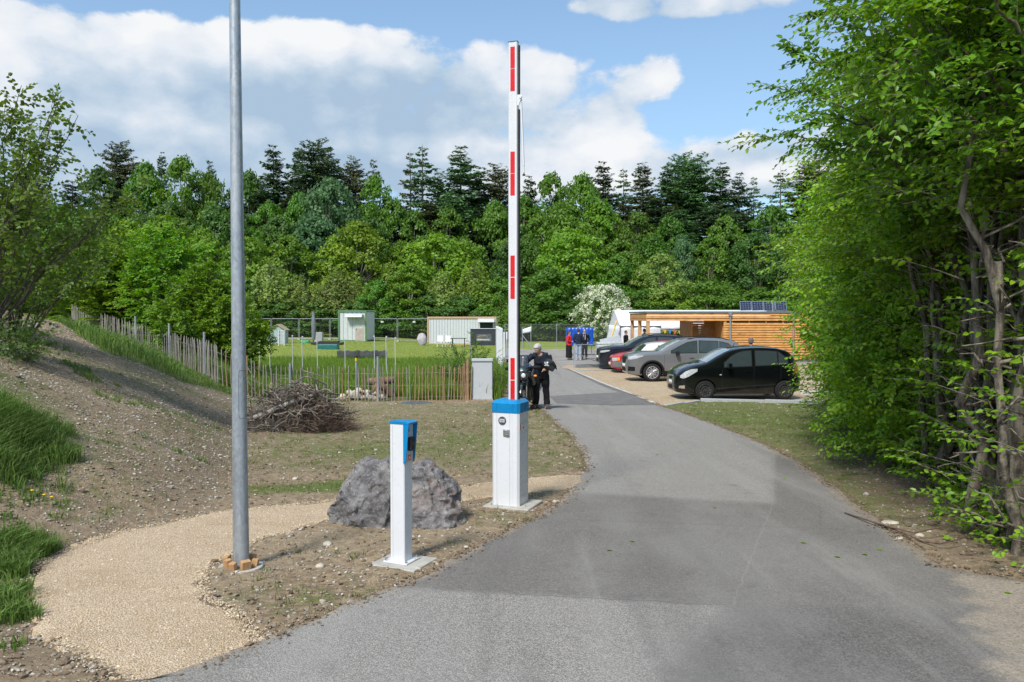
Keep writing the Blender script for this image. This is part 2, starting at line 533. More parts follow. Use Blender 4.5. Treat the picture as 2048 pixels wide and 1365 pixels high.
# ---- ground: bare stony soil, sown grass and meadow
def mk_ground():
    m, b, nt = newmat('stony_soil')
    pos = b.n('ShaderNodeNewGeometry').outputs['Position']
    a = attr(b, 'cover').outputs['Color']
    s_ = b.n('ShaderNodeSeparateColor'); nt.links.new(a, s_.inputs[0])
    gr, dk, gv = s_.outputs[0], s_.outputs[1], s_.outputs[2]
    n1 = b.noise(pos, .9, 6, .65); n2 = b.noise(pos, 14, 5, .7); n3 = b.noise(pos, 60, 3, .6)
    soil = b.mix(b.mr(n2, .35, .65), (.15, .107, .065), (.315, .24, .152))
    soil = b.mix(b.mr(n1, .35, .7, 0, .45), soil, (.32, .262, .18))
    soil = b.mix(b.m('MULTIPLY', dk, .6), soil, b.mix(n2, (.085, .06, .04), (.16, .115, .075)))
    # stones of two sizes, only part of the cells carry one
    out = soil; hgt = b.m('MULTIPLY', n2, .6)
    for sc, thr, lim in ((34, .55, .34), (75, .5, .36)):
        vv = b.vm('ADD', pos, b.vm('SCALE', b.noise(pos, sc * .7, 2, .5, out=1), None, scale=.6 / sc))
        v = b.n('ShaderNodeTexVoronoi', feature='F1'); b.put(v.inputs['Vector'], vv); b.put(v.inputs['Scale'], sc)
        vc = b.n('ShaderNodeSeparateColor'); nt.links.new(v.outputs['Color'], vc.inputs[0])
        has = b.m('GREATER_THAN', vc.outputs[0], b.m('SUBTRACT', thr + .25, b.m('MULTIPLY', gv, .45)))
        ms = b.m('MULTIPLY', b.mr(v.outputs['Distance'], lim, lim * .75), has)
        stc = b.ramp(vc.outputs[1], [(0, (.16, .145, .12)), (.4, (.30, .25, .19)), (.75, (.42, .37, .30)), (1, (.55, .52, .47))])
        out = b.mix(ms, out, stc)
        hgt = b.m('ADD', hgt, b.m('MULTIPLY', ms, b.m('SUBTRACT', 1.0, b.m('MULTIPLY', v.outputs['Distance'], 1.6))))
    gn = b.noise(pos, 5.5, 6, .75); gn2 = b.noise(b.map(pos, (1, 1, .3)), 90, 3, .7)
    gm = b.m('MULTIPLY', gr, 2.1)
    gm = b.mr(b.m('ADD', gm, b.m('MULTIPLY', b.m('SUBTRACT', gn, .5), 2.2)), .55, 1.15)
    grc = b.mix(b.mr(gn2, .3, .7), (.075, .125, .018), (.16, .225, .045))
    grc = b.mix(b.mr(b.noise(pos, 1.7, 4, .6), .4, .7, 0, .5), grc, (.17, .19, .07))
    grc = b.mix(b.mr(b.sep(pos)[1], 30, 44), grc, b.mix(gn2, (.19, .27, .035), (.27, .34, .06)))
    out = b.mix(b.m('MULTIPLY', gm, b.mr(gn2, .25, .6, .35, 1)), out, grc)
    hgt = b.m('ADD', hgt, b.m('MULTIPLY', b.m('MULTIPLY', gm, gn2), 1.2))
    finish(b, nt, pbr(b, out, .95, 0, hgt, .9, .02, .2))
    return m


def mk_chips(name, c1, c2, c3, sc=60):
    m, b, nt = newmat(name)
    pos = b.n('ShaderNodeNewGeometry').outputs['Position']
    v = b.n('ShaderNodeTexVoronoi', feature='F1'); b.put(v.inputs['Vector'], pos); b.put(v.inputs['Scale'], sc)
    v2 = b.n('ShaderNodeTexVoronoi', feature='F1'); b.put(v2.inputs['Vector'], pos); b.put(v2.inputs['Scale'], sc * .37)
    s_ = b.n('ShaderNodeSeparateColor'); nt.links.new(v.outputs['Color'], s_.inputs[0])
    c = b.ramp(s_.outputs[0], [(0, c1), (.5, c2), (1, c3)])
    n1 = b.noise(pos, 1.1, 6, .7)
    c = b.mix(b.mr(n1, .42, .68, 0, .5), c, (.40, .29, .175))
    c = b.mix(b.mr(b.noise(pos, 22, 4, .7), .62, .72, 0, .7), c, (.24, .17, .10))
    c = b.mix(b.mr(v.outputs['Distance'], .3, .62, 0, .55), c, (.22, .15, .085))
    h = b.m('ADD', b.m('MULTIPLY', v.outputs['Distance'], -1.0), b.m('MULTIPLY', b.noise(pos, 9, 4, .7), 1.3))
    finish(b, nt, pbr(b, c, .95, 0, h, .8, .012, .2))
    return m


def halfplane(b, X, Y, p0, p1, soft=.02, wob=None, side=1):
    """1 on the left of the ground line p0->p1"""
    ex, ey = p1[0] - p0[0], p1[1] - p0[1]; L = math.hypot(ex, ey)
    # signed distance = (ex*(y-y0) - ey*(x-x0))/L
    d_ = b.m('SUBTRACT', b.m('MULTIPLY', b.m('SUBTRACT', Y, p0[1]), ex / L), b.m('MULTIPLY', b.m('SUBTRACT', X, p0[0]), ey / L))
    if wob is not None: d_ = b.m('ADD', d_, wob)
    return b.mr(d_, -soft, soft) if side > 0 else b.mr(d_, soft, -soft)


def mk_asphalt():
    m, b, nt = newmat('asphalt')
    pos = b.n('ShaderNodeNewGeometry').outputs['Position']
    X, Y, Z = b.sep(pos)
    wob = b.m('MULTIPLY', b.m('SUBTRACT', b.noise(pos, 6, 4, .7), .5), .10)
    g = lambda x, y: tuple(G(x, y))[:2]
    up1 = halfplane(b, X, Y, g(1170, 988), g(1545, 1010), .16, b.m('MULTIPLY', wob, 2.0))                # beyond line 1
    leftseam = halfplane(b, X, Y, g(1545, 1010), g(1548, 900), .07, b.m('MULTIPLY', wob, 1.0))
    far = b.m('MULTIPLY', up1, leftseam)
    lo2 = halfplane(b, X, Y, g(1040, 1193), g(1450, 1214), .07, b.m('MULTIPLY', wob, 1.6), -1)
    lo2b = halfplane(b, X, Y, g(1360, 1340), g(1453, 1225), .15, b.m('MULTIPLY', wob, 3))
    rough = b.m('MAXIMUM', far, b.m('MULTIPLY', lo2, lo2b))
    fresh = b.m('MULTIPLY', halfplane(b, X, Y, g(1450, 1214), g(1900, 1222), .12, b.m('MULTIPLY', wob, 1.6), -1), b.m('SUBTRACT', 1.0, rough))
    # aggregate
    v = b.n('ShaderNodeTexVoronoi', feature='F1'); b.put(v.inputs['Vector'], pos); b.put(v.inputs['Scale'], 120)
    s_ = b.n('ShaderNodeSeparateColor'); nt.links.new(v.outputs['Color'], s_.inputs[0])
    fine = b.noise(pos, 130, 3, .7)
    cr = b.ramp(s_.outputs[0], [(0, (.19, .177, .16)), (.45, (.30, .28, .252)), (1, (.43, .408, .372))])
    cr = b.mix(b.mr(v.outputs['Distance'], .35, .7, 0, .6), cr, (.12, .118, .112))
    med = b.noise(pos, 45, 4, .75)
    cs = b.mix(b.mr(b.m('ADD', b.m('MULTIPLY', fine, .6), b.m('MULTIPLY', med, .4)), .36, .64), (.085, .079, .072), (.215, .20, .182))
    cs = b.mix(b.m('MULTIPLY', b.m('GREATER_THAN', s_.outputs[0], .9), .35), cs, (.32, .30, .27))
    cf = b.mix(b.mr(b.m('ADD', b.m('MULTIPLY', fine, .6), b.m('MULTIPLY', med, .4)), .36, .64), (.060, .057, .054), (.175, .167, .157))
    cf = b.mix(b.m('MULTIPLY', b.m('GREATER_THAN', s_.outputs[0], .9), .35), cf, (.28, .265, .245))
    c = b.mix(rough, cs, cr); c = b.mix(b.m('MULTIPLY', fresh, .75), c, cf)
    n1 = b.noise(b.map(pos, (1, .6, 1)), .8, 6, .65); n2 = b.noise(pos, 3.3, 5, .7)
    c = b.mix(b.mr(n1, .38, .66, 0, .35), c, (.27, .262, .248))
    c = b.mix(b.mr(n2, .56, .72, 0, .3), c, (.085, .083, .08))
    tr = b.noise(b.map(pos, (1.9, .16, 1), rot=(0, 0, R(-14))), 1.1, 5, .6)       # faint lengthwise wear of the tyres
    c = b.mix(b.mr(tr, .52, .70, 0, .32), c, (.115, .11, .104)); c = b.mix(b.mr(tr, .46, .30, 0, .3), c, (.34, .325, .30))
    sp = b.noise(pos, 11, 6, .75); c = b.mix(b.mr(sp, .60, .70, 0, .35), c, (.10, .097, .092)); c = b.mix(b.mr(sp, .36, .28, 0, .35), c, (.36, .34, .31))
    # tar seams and hairline joints
    for p0, p1, a0, wd, colr in ((g(1130, 1042), g(1700, 1062), .55, .007, (.05, .05, .05)), (g(1215, 972), g(1560, 985), .3, .006, (.06, .06, .06)),
                                 (g(1548, 900), g(1545, 1012), .4, .008, (.28, .27, .25)), (g(1545, 1012), g(1466, 1214), .2, .009, (.33, .31, .28)),
                                 (g(1640, 1010), g(1640, 1055), .4, .006, (.06, .06, .06)), (g(1040, 1193), g(1450, 1214), .4, .012, (.07, .07, .07))):
        ex, ey = p1[0] - p0[0], p1[1] - p0[1]; L = math.hypot(ex, ey)
        dn = b.m('ADD', b.m('SUBTRACT', b.m('MULTIPLY', b.m('SUBTRACT', Y, p0[1]), ex / L), b.m('MULTIPLY', b.m('SUBTRACT', X, p0[0]), ey / L)), b.m('MULTIPLY', wob, .9))
        al = b.m('ADD', b.m('MULTIPLY', b.m('SUBTRACT', X, p0[0]), ex / L), b.m('MULTIPLY', b.m('SUBTRACT', Y, p0[1]), ey / L))
        on = b.m('MULTIPLY', b.mr(b.m('ABSOLUTE', dn), wd, wd * .4), b.m('MULTIPLY', b.m('GREATER_THAN', al, 0.0), b.m('LESS_THAN', al, L)))
        c = b.mix(b.m('MULTIPLY', on, a0), c, colr)
    dust = attr(b, 'dust').outputs['Fac']
    dm = b.mr(b.m('ADD', dust, b.m('MULTIPLY', b.m('SUBTRACT', b.noise(pos, 2.4, 6, .7), .5), .9)), .45, 1.1)
    c = b.mix(b.m('MULTIPLY', dm, .75), c, b.mix(b.mr(b.m('ADD', b.m('MULTIPLY', fine, .5), b.m('MULTIPLY', med, .5)), .38, .62), (.20, .165, .125), (.44, .375, .295)))
    finish(b, nt, pbr(b, c, .9, 0, b.m('ADD', b.m('MULTIPLY', fine, .6), b.m('MULTIPLY', b.m('MULTIPLY', v.outputs['Distance'], -1.2), rough)), .6, .006, .3))
    return m


M_GROUND = mk_ground(); M_ASPH = mk_asphalt()
M_PATH = mk_chips('yellow_gravel', (.54, .405, .265), (.67, .525, .37), (.80, .68, .53), 105)
M_LOT = mk_chips('parking_gravel', (.40, .31, .20), (.52, .42, .285), (.64, .54, .40), 40)

# ------------------------------------------------------------------ outlines of the made surfaces (traced, then laid on the ground)
def gl(pts): return np.array([tuple(G(*p))[:2] for p in pts])


def resample(pl, n):
    pl = np.asarray(pl, float); s_ = np.concatenate([[0], np.cumsum(np.hypot(*np.diff(pl, axis=0).T))])
    t = np.linspace(0, s_[-1], n)
    return np.stack([np.interp(t, s_, pl[:, 0]), np.interp(t, s_, pl[:, 1])], 1)


road_L = gl([(1030, 737), (1048, 765), (1062, 800), (1084, 822), (1112, 847), (1140, 872), (1163, 902), (1173, 930), (1166, 955), (1132, 998), (1080, 1032), (960, 1090),
             (860, 1148), (745, 1195), (620, 1243), (520, 1288), (300, 1362)])
road_R = gl([(1122, 735), (1180, 757), (1262, 789), (1322, 813), (1370, 828), (1430, 850), (1530, 890), (1600, 927), (1680, 985), (1760, 1050), (1830, 1095), (1890, 1138), (1960, 1150), (2100, 1168)])
road_L = np.vstack([road_L, [(-4.2, 3.0), (-6.5, 1.0), (-8.5, -3)]])
road_R = np.vstack([road_R, [(5.5, 4.9), (7.5, 3.8), (9.5, -3)]])
road_L = np.vstack([[(-1.2, 52), (.1, 44)], road_L]); road_R = np.vstack([[(2.6, 52), (2.4, 42)], road_R])
# path: far/left edge and near/right edge, walking from the foreground to the road
path_A = gl([(255, 1372), (165, 1322), (98, 1275), (72, 1210), (55, 1150), (112, 1108), (230, 1068), (340, 1045), (450, 1024), (560, 1012), (700, 1000), (850, 985), (980, 968), (1080, 957), (1190, 947)])
path_B = gl([(330, 1366), (380, 1345), (450, 1315), (522, 1282), (480, 1238), (420, 1200), (400, 1165), (418, 1132), (500, 1086), (640, 1048), (800, 1022), (950, 998), (1060, 985), (1165, 975)])
lot_poly = np.vstack([gl([(1122, 735), (1180, 757), (1262, 789), (1322, 813)]), gl([(1400, 804), (1500, 806), (1662, 810)]), [(14.5, 22.9), (22, 24), (22, 42), (3.0, 42)]])


def inpoly(x, y, poly):
    ins = np.zeros(np.shape(x), bool)
    n = len(poly)
    for i in range(n):
        x0, y0 = poly[i]; x1, y1 = poly[(i + 1) % n]
        c_ = ((y0 > y) != (y1 > y)) & (x < (x1 - x0) * (y - y0) / (y1 - y0 + 1e-12) + x0)
        ins ^= c_
    return ins


ROAD_POLY = np.vstack([road_L, road_R[::-1]])
PATH_POLY = np.vstack([path_A, path_B[::-1]])
YARD_POLY = np.array([(-.95, 40.6), (24, 41), (24, 63), (-.3, 63)], float)


def paved(x, y):
    return inpoly(x, y, ROAD_POLY) | inpoly(x, y, PATH_POLY) | inpoly(x, y, lot_poly) | ((x > -.9) & (x < 24) & (y > 41) & (y < 63))


def Hd(x, y):
    """ground height with its small lumps, outside made surfaces"""
    z = Hs(x, y)
    dd = toe_dist(x, y)
    mound = np.clip(dd / 2, 0, 1) * (y < 45)
    lump = .018 * vnoise(x, y, 1.7, 3) + .014 * vnoise(x, y, 4.1, 5) + .010 * vnoise(x, y, 9, 8)
    lump = lump + mound * (.10 * vnoise(x, y, .55, 21) + .05 * vnoise(x, y, 1.3, 22)) + mound * .02 * vnoise(x, y, 3, 23)
    # a washed-out runnel along the foot of the mound behind the path
    return z + lump + .012


xs = np.unique(np.concatenate([-np.geomspace(14, 600, 45), np.arange(-14, 12.5, .12), np.geomspace(12.5, 600, 45)]))
ys = np.unique(np.concatenate([-np.geomspace(4, 300, 20), np.arange(-4, 26, .12), np.arange(26, 60, .5), np.geomspace(60, 1500, 60)]))
XX, YY = np.meshgrid(xs, ys)
pv = paved(XX, YY)
ZZ = np.where(pv, Hs(XX, YY) - .018, Hd(XX, YY))
nx, ny = len(xs), len(ys)
idx = np.arange(nx * ny).reshape(ny, nx)
fq = np.stack([idx[:-1, :-1], idx[:-1, 1:], idx[1:, 1:], idx[1:, :-1]], -1).reshape(-1, 4)
ground = np_mesh('ground', np.stack([XX, YY, ZZ], -1).reshape(-1, 3), fq, M_GROUND, smooth=True)
put(ground, kind='structure')
x, y = XX.ravel(), YY.ravel()
td = toe_dist(x, y)


def to_px(x, y, z):
    v = np.stack([x, y, z - CAMZ], -1) @ np.array(cam.rotation_euler.to_matrix())
    return 1024 - v[..., 0] / v[..., 2] * 1600, 682.5 + v[..., 1] / v[..., 2] * 1600


def on_bank(x, y):
    """1 on the grown-over back of the mound between its stony crest and the fence"""
    px, py = to_px(x, y, Hs(x, y))
    lim = np.interp(px, [-200, 60, 94, 140, 178, 221, 274, 330, 400, 460, 500], [585, 600, 634, 662, 687, 712, 727, 746, 768, 790, 800])
    return ((py < lim) & (y > 11) & (y < 50) & (x < -4) & (px < 475)) * 1.0


def poly_soft(pts, soft=.5):
    pl = np.array(pts, float)
    return pl


def gmask(x, y, pts, fall):
    """soft blobs of grass: list of (X, Y, rx, ry, strength)"""
    o = np.zeros(np.shape(x))
    for (cx, cy, rx, ry, s_) in pts:
        o = np.maximum(o, s_ * np.exp(-(((x - cx) / rx) ** 2 + ((y - cy) / ry) ** 2)))
    return o


# fence line (used for the meadow too)
fence_pts = np.vstack([gl([(945, 801), (860, 802), (760, 804), (690, 804)]), [(-6.2, 22.15), (-8.0, 21.7), (-9.2, 23.2), (-11.0, 25.6), (-14, 29), (-17.2, 33), (-20.6, 37.4)]])
f_o = fence_pts[np.argsort(fence_pts[:, 0])]
fy = np.interp(x, f_o[:, 0], f_o[:, 1])
meadow = sstep(y - fy, -.1, .5) * (x < -.9 + .02 * y)
far_g = (y > 64)
patches = gmask(x, y, [(G(650, 975).x, G(650, 975).y, .7, .5, .75), (G(560, 980).x, G(560, 980).y, .8, .5, .55), (G(760, 900).x, G(760, 900).y, 3.4, 2.6, .46),
                       (G(950, 880).x, G(950, 880).y, 1.8, 3.0, .46), (G(620, 900).x, G(620, 900).y, 2.5, 1.2, .4), (G(1500, 840).x, G(1500, 840).y, 3.9, 3.0, .62),
                       (G(1420, 835).x, G(1420, 835).y, 1.2, 1.5, .6), (G(1650, 870).x, G(1650, 870).y, 2.6, 4.0, .56), (G(1700, 1000).x, G(1700, 1000).y, 1.0, 2.5, .42),
                       (G(600, 1200).x, G(600, 1200).y, 1.2, .8, .34), (G(980, 1040).x, G(980, 1040).y, 1.0, .6, .36), (G(250, 850).x, G(250, 850).y, 2.4, 2.0, .26), (G(1100, 820).x, G(1100, 820).y, .35, 1.2, .6),
                       (G(420, 765).x, G(420, 765).y, 2.0, 1.5, .62)], 1)
gr = np.maximum(np.maximum(meadow * .95, patches), far_g * .9)
# grown-over parts of the mound: its back along the fence and the near left corner
ridge = on_bank(x, y)
gr = np.maximum(gr, ridge * .85)
nearg = sstep(td, .3, 1.0) * sstep(-y, -6.6, -5.6)
gr = np.maximum(gr, nearg * .4)
gr = np.maximum(gr, sstep(x, 11, 14) * .5)
hx_ = np.interp(y, [4, 5.3, 6.6, 8.5, 11, 14.6, 18.2, 22], [4.2, 4.3, 4.25, 5.05, 5.85, 7.0, 8.3, 9.8])
gr = np.maximum(gr, (.44 + .06 * sstep(y, 12, 20)) * (x > 1) * sstep(y, 5.5, 9) * (y < 24) * sstep(hx_ - x, .1, 1.6))
gr = np.maximum(gr, .36 * (x < 2) * (td < -.4) * (y > 8.8) * (y < 22.5) * sstep(y, 8.8, 11))
gr = np.maximum(gr, (.26 + .16 * vnoise(x, y, .8, 60)) * (td > .4) * (y > 7) * (y < 24))
gr = np.where((y > 63) & (y <= 66) | ((x < -4.5) & (y > 50)), .95, gr)
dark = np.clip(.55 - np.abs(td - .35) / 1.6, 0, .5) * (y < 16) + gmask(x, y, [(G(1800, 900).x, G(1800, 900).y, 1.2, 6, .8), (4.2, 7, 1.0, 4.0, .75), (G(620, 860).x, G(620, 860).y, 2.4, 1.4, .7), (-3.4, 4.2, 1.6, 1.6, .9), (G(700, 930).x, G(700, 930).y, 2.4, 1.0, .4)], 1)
gvl = np.clip(td / 1.0, 0, 1) * .9 + .35
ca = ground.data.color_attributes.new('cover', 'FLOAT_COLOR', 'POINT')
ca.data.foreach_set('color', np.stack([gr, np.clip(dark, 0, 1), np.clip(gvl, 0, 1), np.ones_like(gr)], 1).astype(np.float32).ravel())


def strip(name, A, Bp, mat, off, n=220, k=40, wob=0.0, dustw=None, seed=1, skirt=True):
    A = resample(A, n); Bp = resample(Bp, n)
    t = np.concatenate([[-.012], np.linspace(0, 1, k - 2), [1.012]]) if skirt else np.linspace(0, 1, k)
    Q = A[:, None, :] * (1 - t)[None, :, None] + Bp[:, None, :] * t[None, :, None]
    if wob:
        e = np.clip(1 - np.minimum(t, 1 - t) / .12, 0, 1)[None, :]
        Q[:, :, 0] += wob * e * vnoise(Q[:, :, 0], Q[:, :, 1], 3.1, seed) + wob * .5 * e * vnoise(Q[:, :, 0], Q[:, :, 1], 9, seed + 4)
        Q[:, :, 1] += wob * e * vnoise(Q[:, :, 0], Q[:, :, 1], 3.3, seed + 9)
    z = Hs(Q[:, :, 0], Q[:, :, 1]) + off
    z[:, [0, -1]] -= .07
    co = np.concatenate([Q, z[:, :, None]], -1).reshape(-1, 3)
    ii = np.arange(n * k).reshape(n, k)
    f = np.stack([ii[:-1, :-1], ii[:-1, 1:], ii[1:, 1:], ii[1:, :-1]], -1).reshape(-1, 4)
    o = np_mesh(name, co, f, mat, smooth=True)
    put(o, kind='structure')
    if dustw is not None:
        wd = np.hypot(*(A - Bp).T)[:, None]
        dl = t[None, :] * wd; dr = (1 - t)[None, :] * wd
        du = np.maximum(np.exp(-dl / dustw[0]), np.exp(-dr / dustw[1]))
        a_ = o.data.attributes.new('dust', 'FLOAT', 'POINT')
        du = du.ravel()
        xx, yy = co[:, 0], co[:, 1]
        qx, qy = to_px(xx, yy, Hs(xx, yy))
        du = np.maximum(du, gmask(xx, yy, [(G(1180, 1090).x, G(1180, 1090).y, .5, .8, .35), (G(1080, 1120).x, G(1080, 1120).y, .8, .5, .35), (G(1800, 1110).x, G(1800, 1110).y, .45, .6, .55)], 1))
        du = np.maximum(du, .98 * sstep(qx - (1875 + (qy - 1150) * .30) + 30 * vnoise(xx, yy, 5, 3), -30, 70) * (yy > .5) * (yy < 6))
        a_.data.foreach_set('value', du.astype(np.float32))
    return o


# the strips need their two edges in step, so cut them by hand at matching places
def match(A, Bp, ia, ib, per=40):
    a_, b_ = [], []
    for (a0, a1), (b0, b1) in zip(zip(ia[:-1], ia[1:]), zip(ib[:-1], ib[1:])):
        a_.append(resample(A[a0:a1 + 1], per)[:-1]); b_.append(resample(Bp[b0:b1 + 1], per)[:-1])
    a_.append(A[ia[-1]:ia[-1] + 1]); b_.append(Bp[ib[-1]:ib[-1] + 1])
    return np.vstack(a_), np.vstack(b_)


def strip2(name, A, Bp, mat, off, k, wob, dustw, seed=1):
    global resample
    r0 = resample
    resample = lambda p, n: p
    o = strip(name, A, Bp, mat, off, len(A), k, wob, dustw, seed)
    resample = r0
    return o


ra, rb = match(road_L, road_R, [0, 1, 2, 4, 9, 12, 18, 20, len(road_L) - 1], [0, 1, 2, 4, 8, 10, 13, 16, len(road_R) - 1])
strip2('road', ra, rb, M_ASPH, .012, 40, .04, (.22, .28))
pa, pb = match(path_A, path_B, [0, 2, 4, 5, 8, 10, len(path_A) - 1], [0, 2, 4, 8, 10, 12, len(path_B) - 1], 36)
strip2('gravel_path', pa, pb, M_PATH, .006, 24, .09, None, 5)


def poly_sheet(name, poly, mat, off, step=.6, dust=None):
    bm = bmesh.new()
    vs = [bm.verts.new((p[0], p[1], 0)) for p in poly]
    bm.faces.new(vs)
    x0, y0 = np.min(poly, 0); x1, y1 = np.max(poly, 0)
    for k in np.arange(x0 + step, x1, step):
        bmesh.ops.bisect_plane(bm, geom=bm.verts[:] + bm.edges[:] + bm.faces[:], plane_co=(k, 0, 0), plane_no=(1, 0, 0))
    for k in np.arange(y0 + step, y1, step):
        bmesh.ops.bisect_plane(bm, geom=bm.verts[:] + bm.edges[:] + bm.faces[:], plane_co=(0, k, 0), plane_no=(0, 1, 0))
    bmesh.ops.triangulate(bm, faces=bm.faces)
    bmesh.ops.recalc_face_normals(bm, faces=bm.faces)
    for v in bm.verts: v.co.z = gz(v.co.x, v.co.y) + off
    me = bpy.data.meshes.new(name); bm.to_mesh(me); bm.free(); me.materials.append(mat)
    o = bpy.data.objects.new(name, me); COL.objects.link(o)
    return put(o, kind='structure')


poly_sheet('parking_lot', lot_poly, M_LOT, .008)
M_ASPH2 = plain('yard_asphalt', (.26, .245, .225), .92, var=.22, scale=.7, bump=.6, bscale=90, spec=.3)
M_PATCH = plain('asphalt_patch', (.15, .144, .137), .9, var=.18, scale=2.5, bump=.6, bscale=110, spec=.3)
poly_sheet('yard', YARD_POLY, M_ASPH2, .004, 1.5)
poly_sheet('asphalt_patch', gl([(1098, 794), (1238, 786), (1205, 773), (1150, 747), (1130, 738), (1137, 738.5), (1180, 757), (1262, 789), (1316, 811), (1230, 812), (1115, 808)]), M_PATCH, .018, .5)
# ------------------------------------------------------------------ posts, barrier, boulder, fence
def unit(a): return a / np.maximum(np.linalg.norm(a, axis=-1, keepdims=True), 1e-9)


def twig_geo(lines, r0, r1=None):
    """triangular prisms along polylines (n,m,3)"""
    n, m, _ = lines.shape; r1 = r1 or r0 * .4
    t = unit(lines[:, -1] - lines[:, 0]); a = unit(np.cross(t, np.array([.31, .52, .79]))); b = np.cross(t, a)
    rr = np.linspace(1, 0, m)
    vs = []
    for k in range(3):
        an = 2.094 * k
        off = (a * math.cos(an) + b * math.sin(an))[:, None, :]
        r0_ = np.broadcast_to(np.asarray(r0, float), (n,))[:, None, None]; r1_ = np.broadcast_to(np.asarray(r1, float), (n,))[:, None, None]
        vs.append(lines + off * (r0_ * rr[None, :, None] + r1_ * (1 - rr[None, :, None])))
    vs = np.stack(vs, 2)   # n,m,3(k),3
    idx = np.arange(n * m * 3).reshape(n, m, 3)
    f = []
    for k in range(3):
        j = (k + 1) % 3
        f.append(np.stack([idx[:, :-1, k], idx[:, :-1, j], idx[:, 1:, j], idx[:, 1:, k]], -1).reshape(-1, 4))
    return vs.reshape(-1, 3), np.concatenate(f, 0)


def mk_galv(name='galvanised_steel', base=(.36, .40, .44)):
    m, b, nt = newmat(name)
    tc = b.n('ShaderNodeTexCoord').outputs['Object']
    v = b.voro(b.map(tc, (1, 1, .55)), 55, 'F1', 1)
    sc_ = b.n('ShaderNodeSeparateColor'); nt.links.new(v, sc_.inputs[0])
    n = b.noise(b.map(tc, (1, 1, .12)), 14, 5, .65)
    c = b.mix(sc_.outputs[0], tuple(x * .82 for x in base), tuple(x * 1.12 for x in base))
    c = b.mix(b.mr(n, .4, .7, 0, .6), c, (.50, .53, .55))
    c = b.mix(b.mr(b.noise(tc, 5, 5, .7), .6, .75, 0, .5), c, (.25, .27, .28))
    finish(b, nt, pbr(b, c, b.mr(n, .3, .7, .38, .6), .55, n, .15, .003))
    return m


M_GALV = mk_galv()
M_WHITE = plain('white_powder_coat', (.65, .665, .69), .32, var=.015, bump=.02, dirt=.0)
M_WHITE2 = plain('white_aluminium', (.65, .66, .68), .35, var=.02, bump=.03, dirt=.02)
M_BLUE = plain('blue_powder_coat', (.0, .20, .46), .3, var=.05, bump=.05)
M_RED = plain('red_reflective_film', (.62, .012, .018), .3, var=.06, bump=.05)
M_BLACK = plain('black_rubber', (.018, .018, .02), .55, var=.2)
M_DGREY = plain('dark_grey_plastic', (.06, .065, .07), .4)
M_CONC = plain('concrete', (.40, .385, .35), .9, var=.14, scale=9, bump=.7, bscale=120, spec=.2, dirt=.35)
M_STEEL = plain('brushed_steel', (.55, .55, .54), .3, .9, var=.1, scale=30)
M_ORANGE = plain('orange_sticker', (.75, .12, .03), .4)
M_GREYPL = plain('light_grey_plastic', (.47, .50, .53), .5, var=.03, dirt=.0)
M_WIRE = plain('wire', (.40, .42, .43), .45, .6)


def mk_wood(name, c1, c2, scale=8, stretch=(1, 1, .1), rough=.8, knots=True):
    m, b, nt = newmat(name)
    tc = b.n('ShaderNodeTexCoord').outputs['Object']
    v = b.map(tc, stretch)
    n = b.noise(v, scale * 4, 6, .65, 1.2); n2 = b.noise(tc, scale * .5, 3, .5)
    c = b.mix(b.mr(n, .3, .7), c1, c2)
    c = b.mix(b.mr(n2, .4, .7, 0, .4), c, tuple(x * .6 for x in c1))
    if knots:
        k = b.voro(b.map(tc, tuple(4.0 * (.25 + s_) for s_ in stretch)), scale * .12)
        c = b.mix(b.mr(k, .16, .06, 0, .7), c, tuple(x * .35 for x in c1))
    finish(b, nt, pbr(b, c, rough, 0, n, .4, .006, .3))
    return m


M_WEDGE = mk_wood('sawn_larch', (.36, .20, .09), (.56, .36, .19), 9)
M_STAKE_G = mk_wood('weathered_chestnut', (.20, .18, .16), (.36, .33, .29), 12)
M_STAKE_B = mk_wood('chestnut_stakes', (.24, .15, .085), (.42, .28, .17), 12)

# --- lamp pole
b0 = G(482, 1137)
Yp = b0.y
pb_ = P(482.8, 1160, Yp); pt_ = P(469.5, 0, Yp)
dirp = (pt_ - pb_).normalized(); Lp = (pt_ - pb_).length
pole = thing('lamp_post', (b0.x, b0.y, pb_.z), 'tall tapering galvanised steel lamp post held by wooden wedges beside the gravel path', 'lamp post')
mb = MB()
pts = []; rr = []
for k in range(24):
    t = k / 23 * 8.2
    pts.append(dirp * t + Vector((pb_.x - b0.x, 0, 0))); rr.append(.0595 - (t / Lp) * .0205 if t < Lp * 1.6 else .03)
mb.tube(pts, rr, 40)
mb.build('pole', M_GALV, pole)
# inspection door: a thin raised outline with its lock
yd0, yd1 = P(489, 838, Yp - .06).z - pb_.z, P(489, 742, Yp - .06).z - pb_.z


def on_pole(ang, h, off=.0):
    r_ = .0595 - (h / Lp) * .0205 + off
    return dirp * h + Vector((pb_.x - b0.x, 0, 0)) + Vector((math.sin(ang) * r_, -math.cos(ang) * r_, 0))


mb = MB()
a0, a1 = .25, 1.5
path = [(a0 + .12, yd0), (a0, yd0 + .03), (a0, yd1 - .03), (a0 + .12, yd1), (a1 - .12, yd1), (a1, yd1 - .03), (a1, yd0 + .03), (a1 - .12, yd0), (a0 + .12, yd0)]
pp = []
for (q0, h0), (q1, h1) in zip(path[:-1], path[1:]):
    for j in range(6):
        t = j / 6; pp.append(on_pole(q0 + (q1 - q0) * t, h0 + (h1 - h0) * t, .0003))
mb.tube(pp + [pp[0]], .0014, 5)
mb.cyl(tuple(on_pole(1.0, yd1 - .06, .001)), .006, .006, 'y', 12)
dr = mb.build('access_door', M_DGREY, pole)
mb = MB()
mb.tube([on_pole(.05, yd1 + .0, .0004), on_pole(.5, yd1 - .02, .0004)], .001, 5)
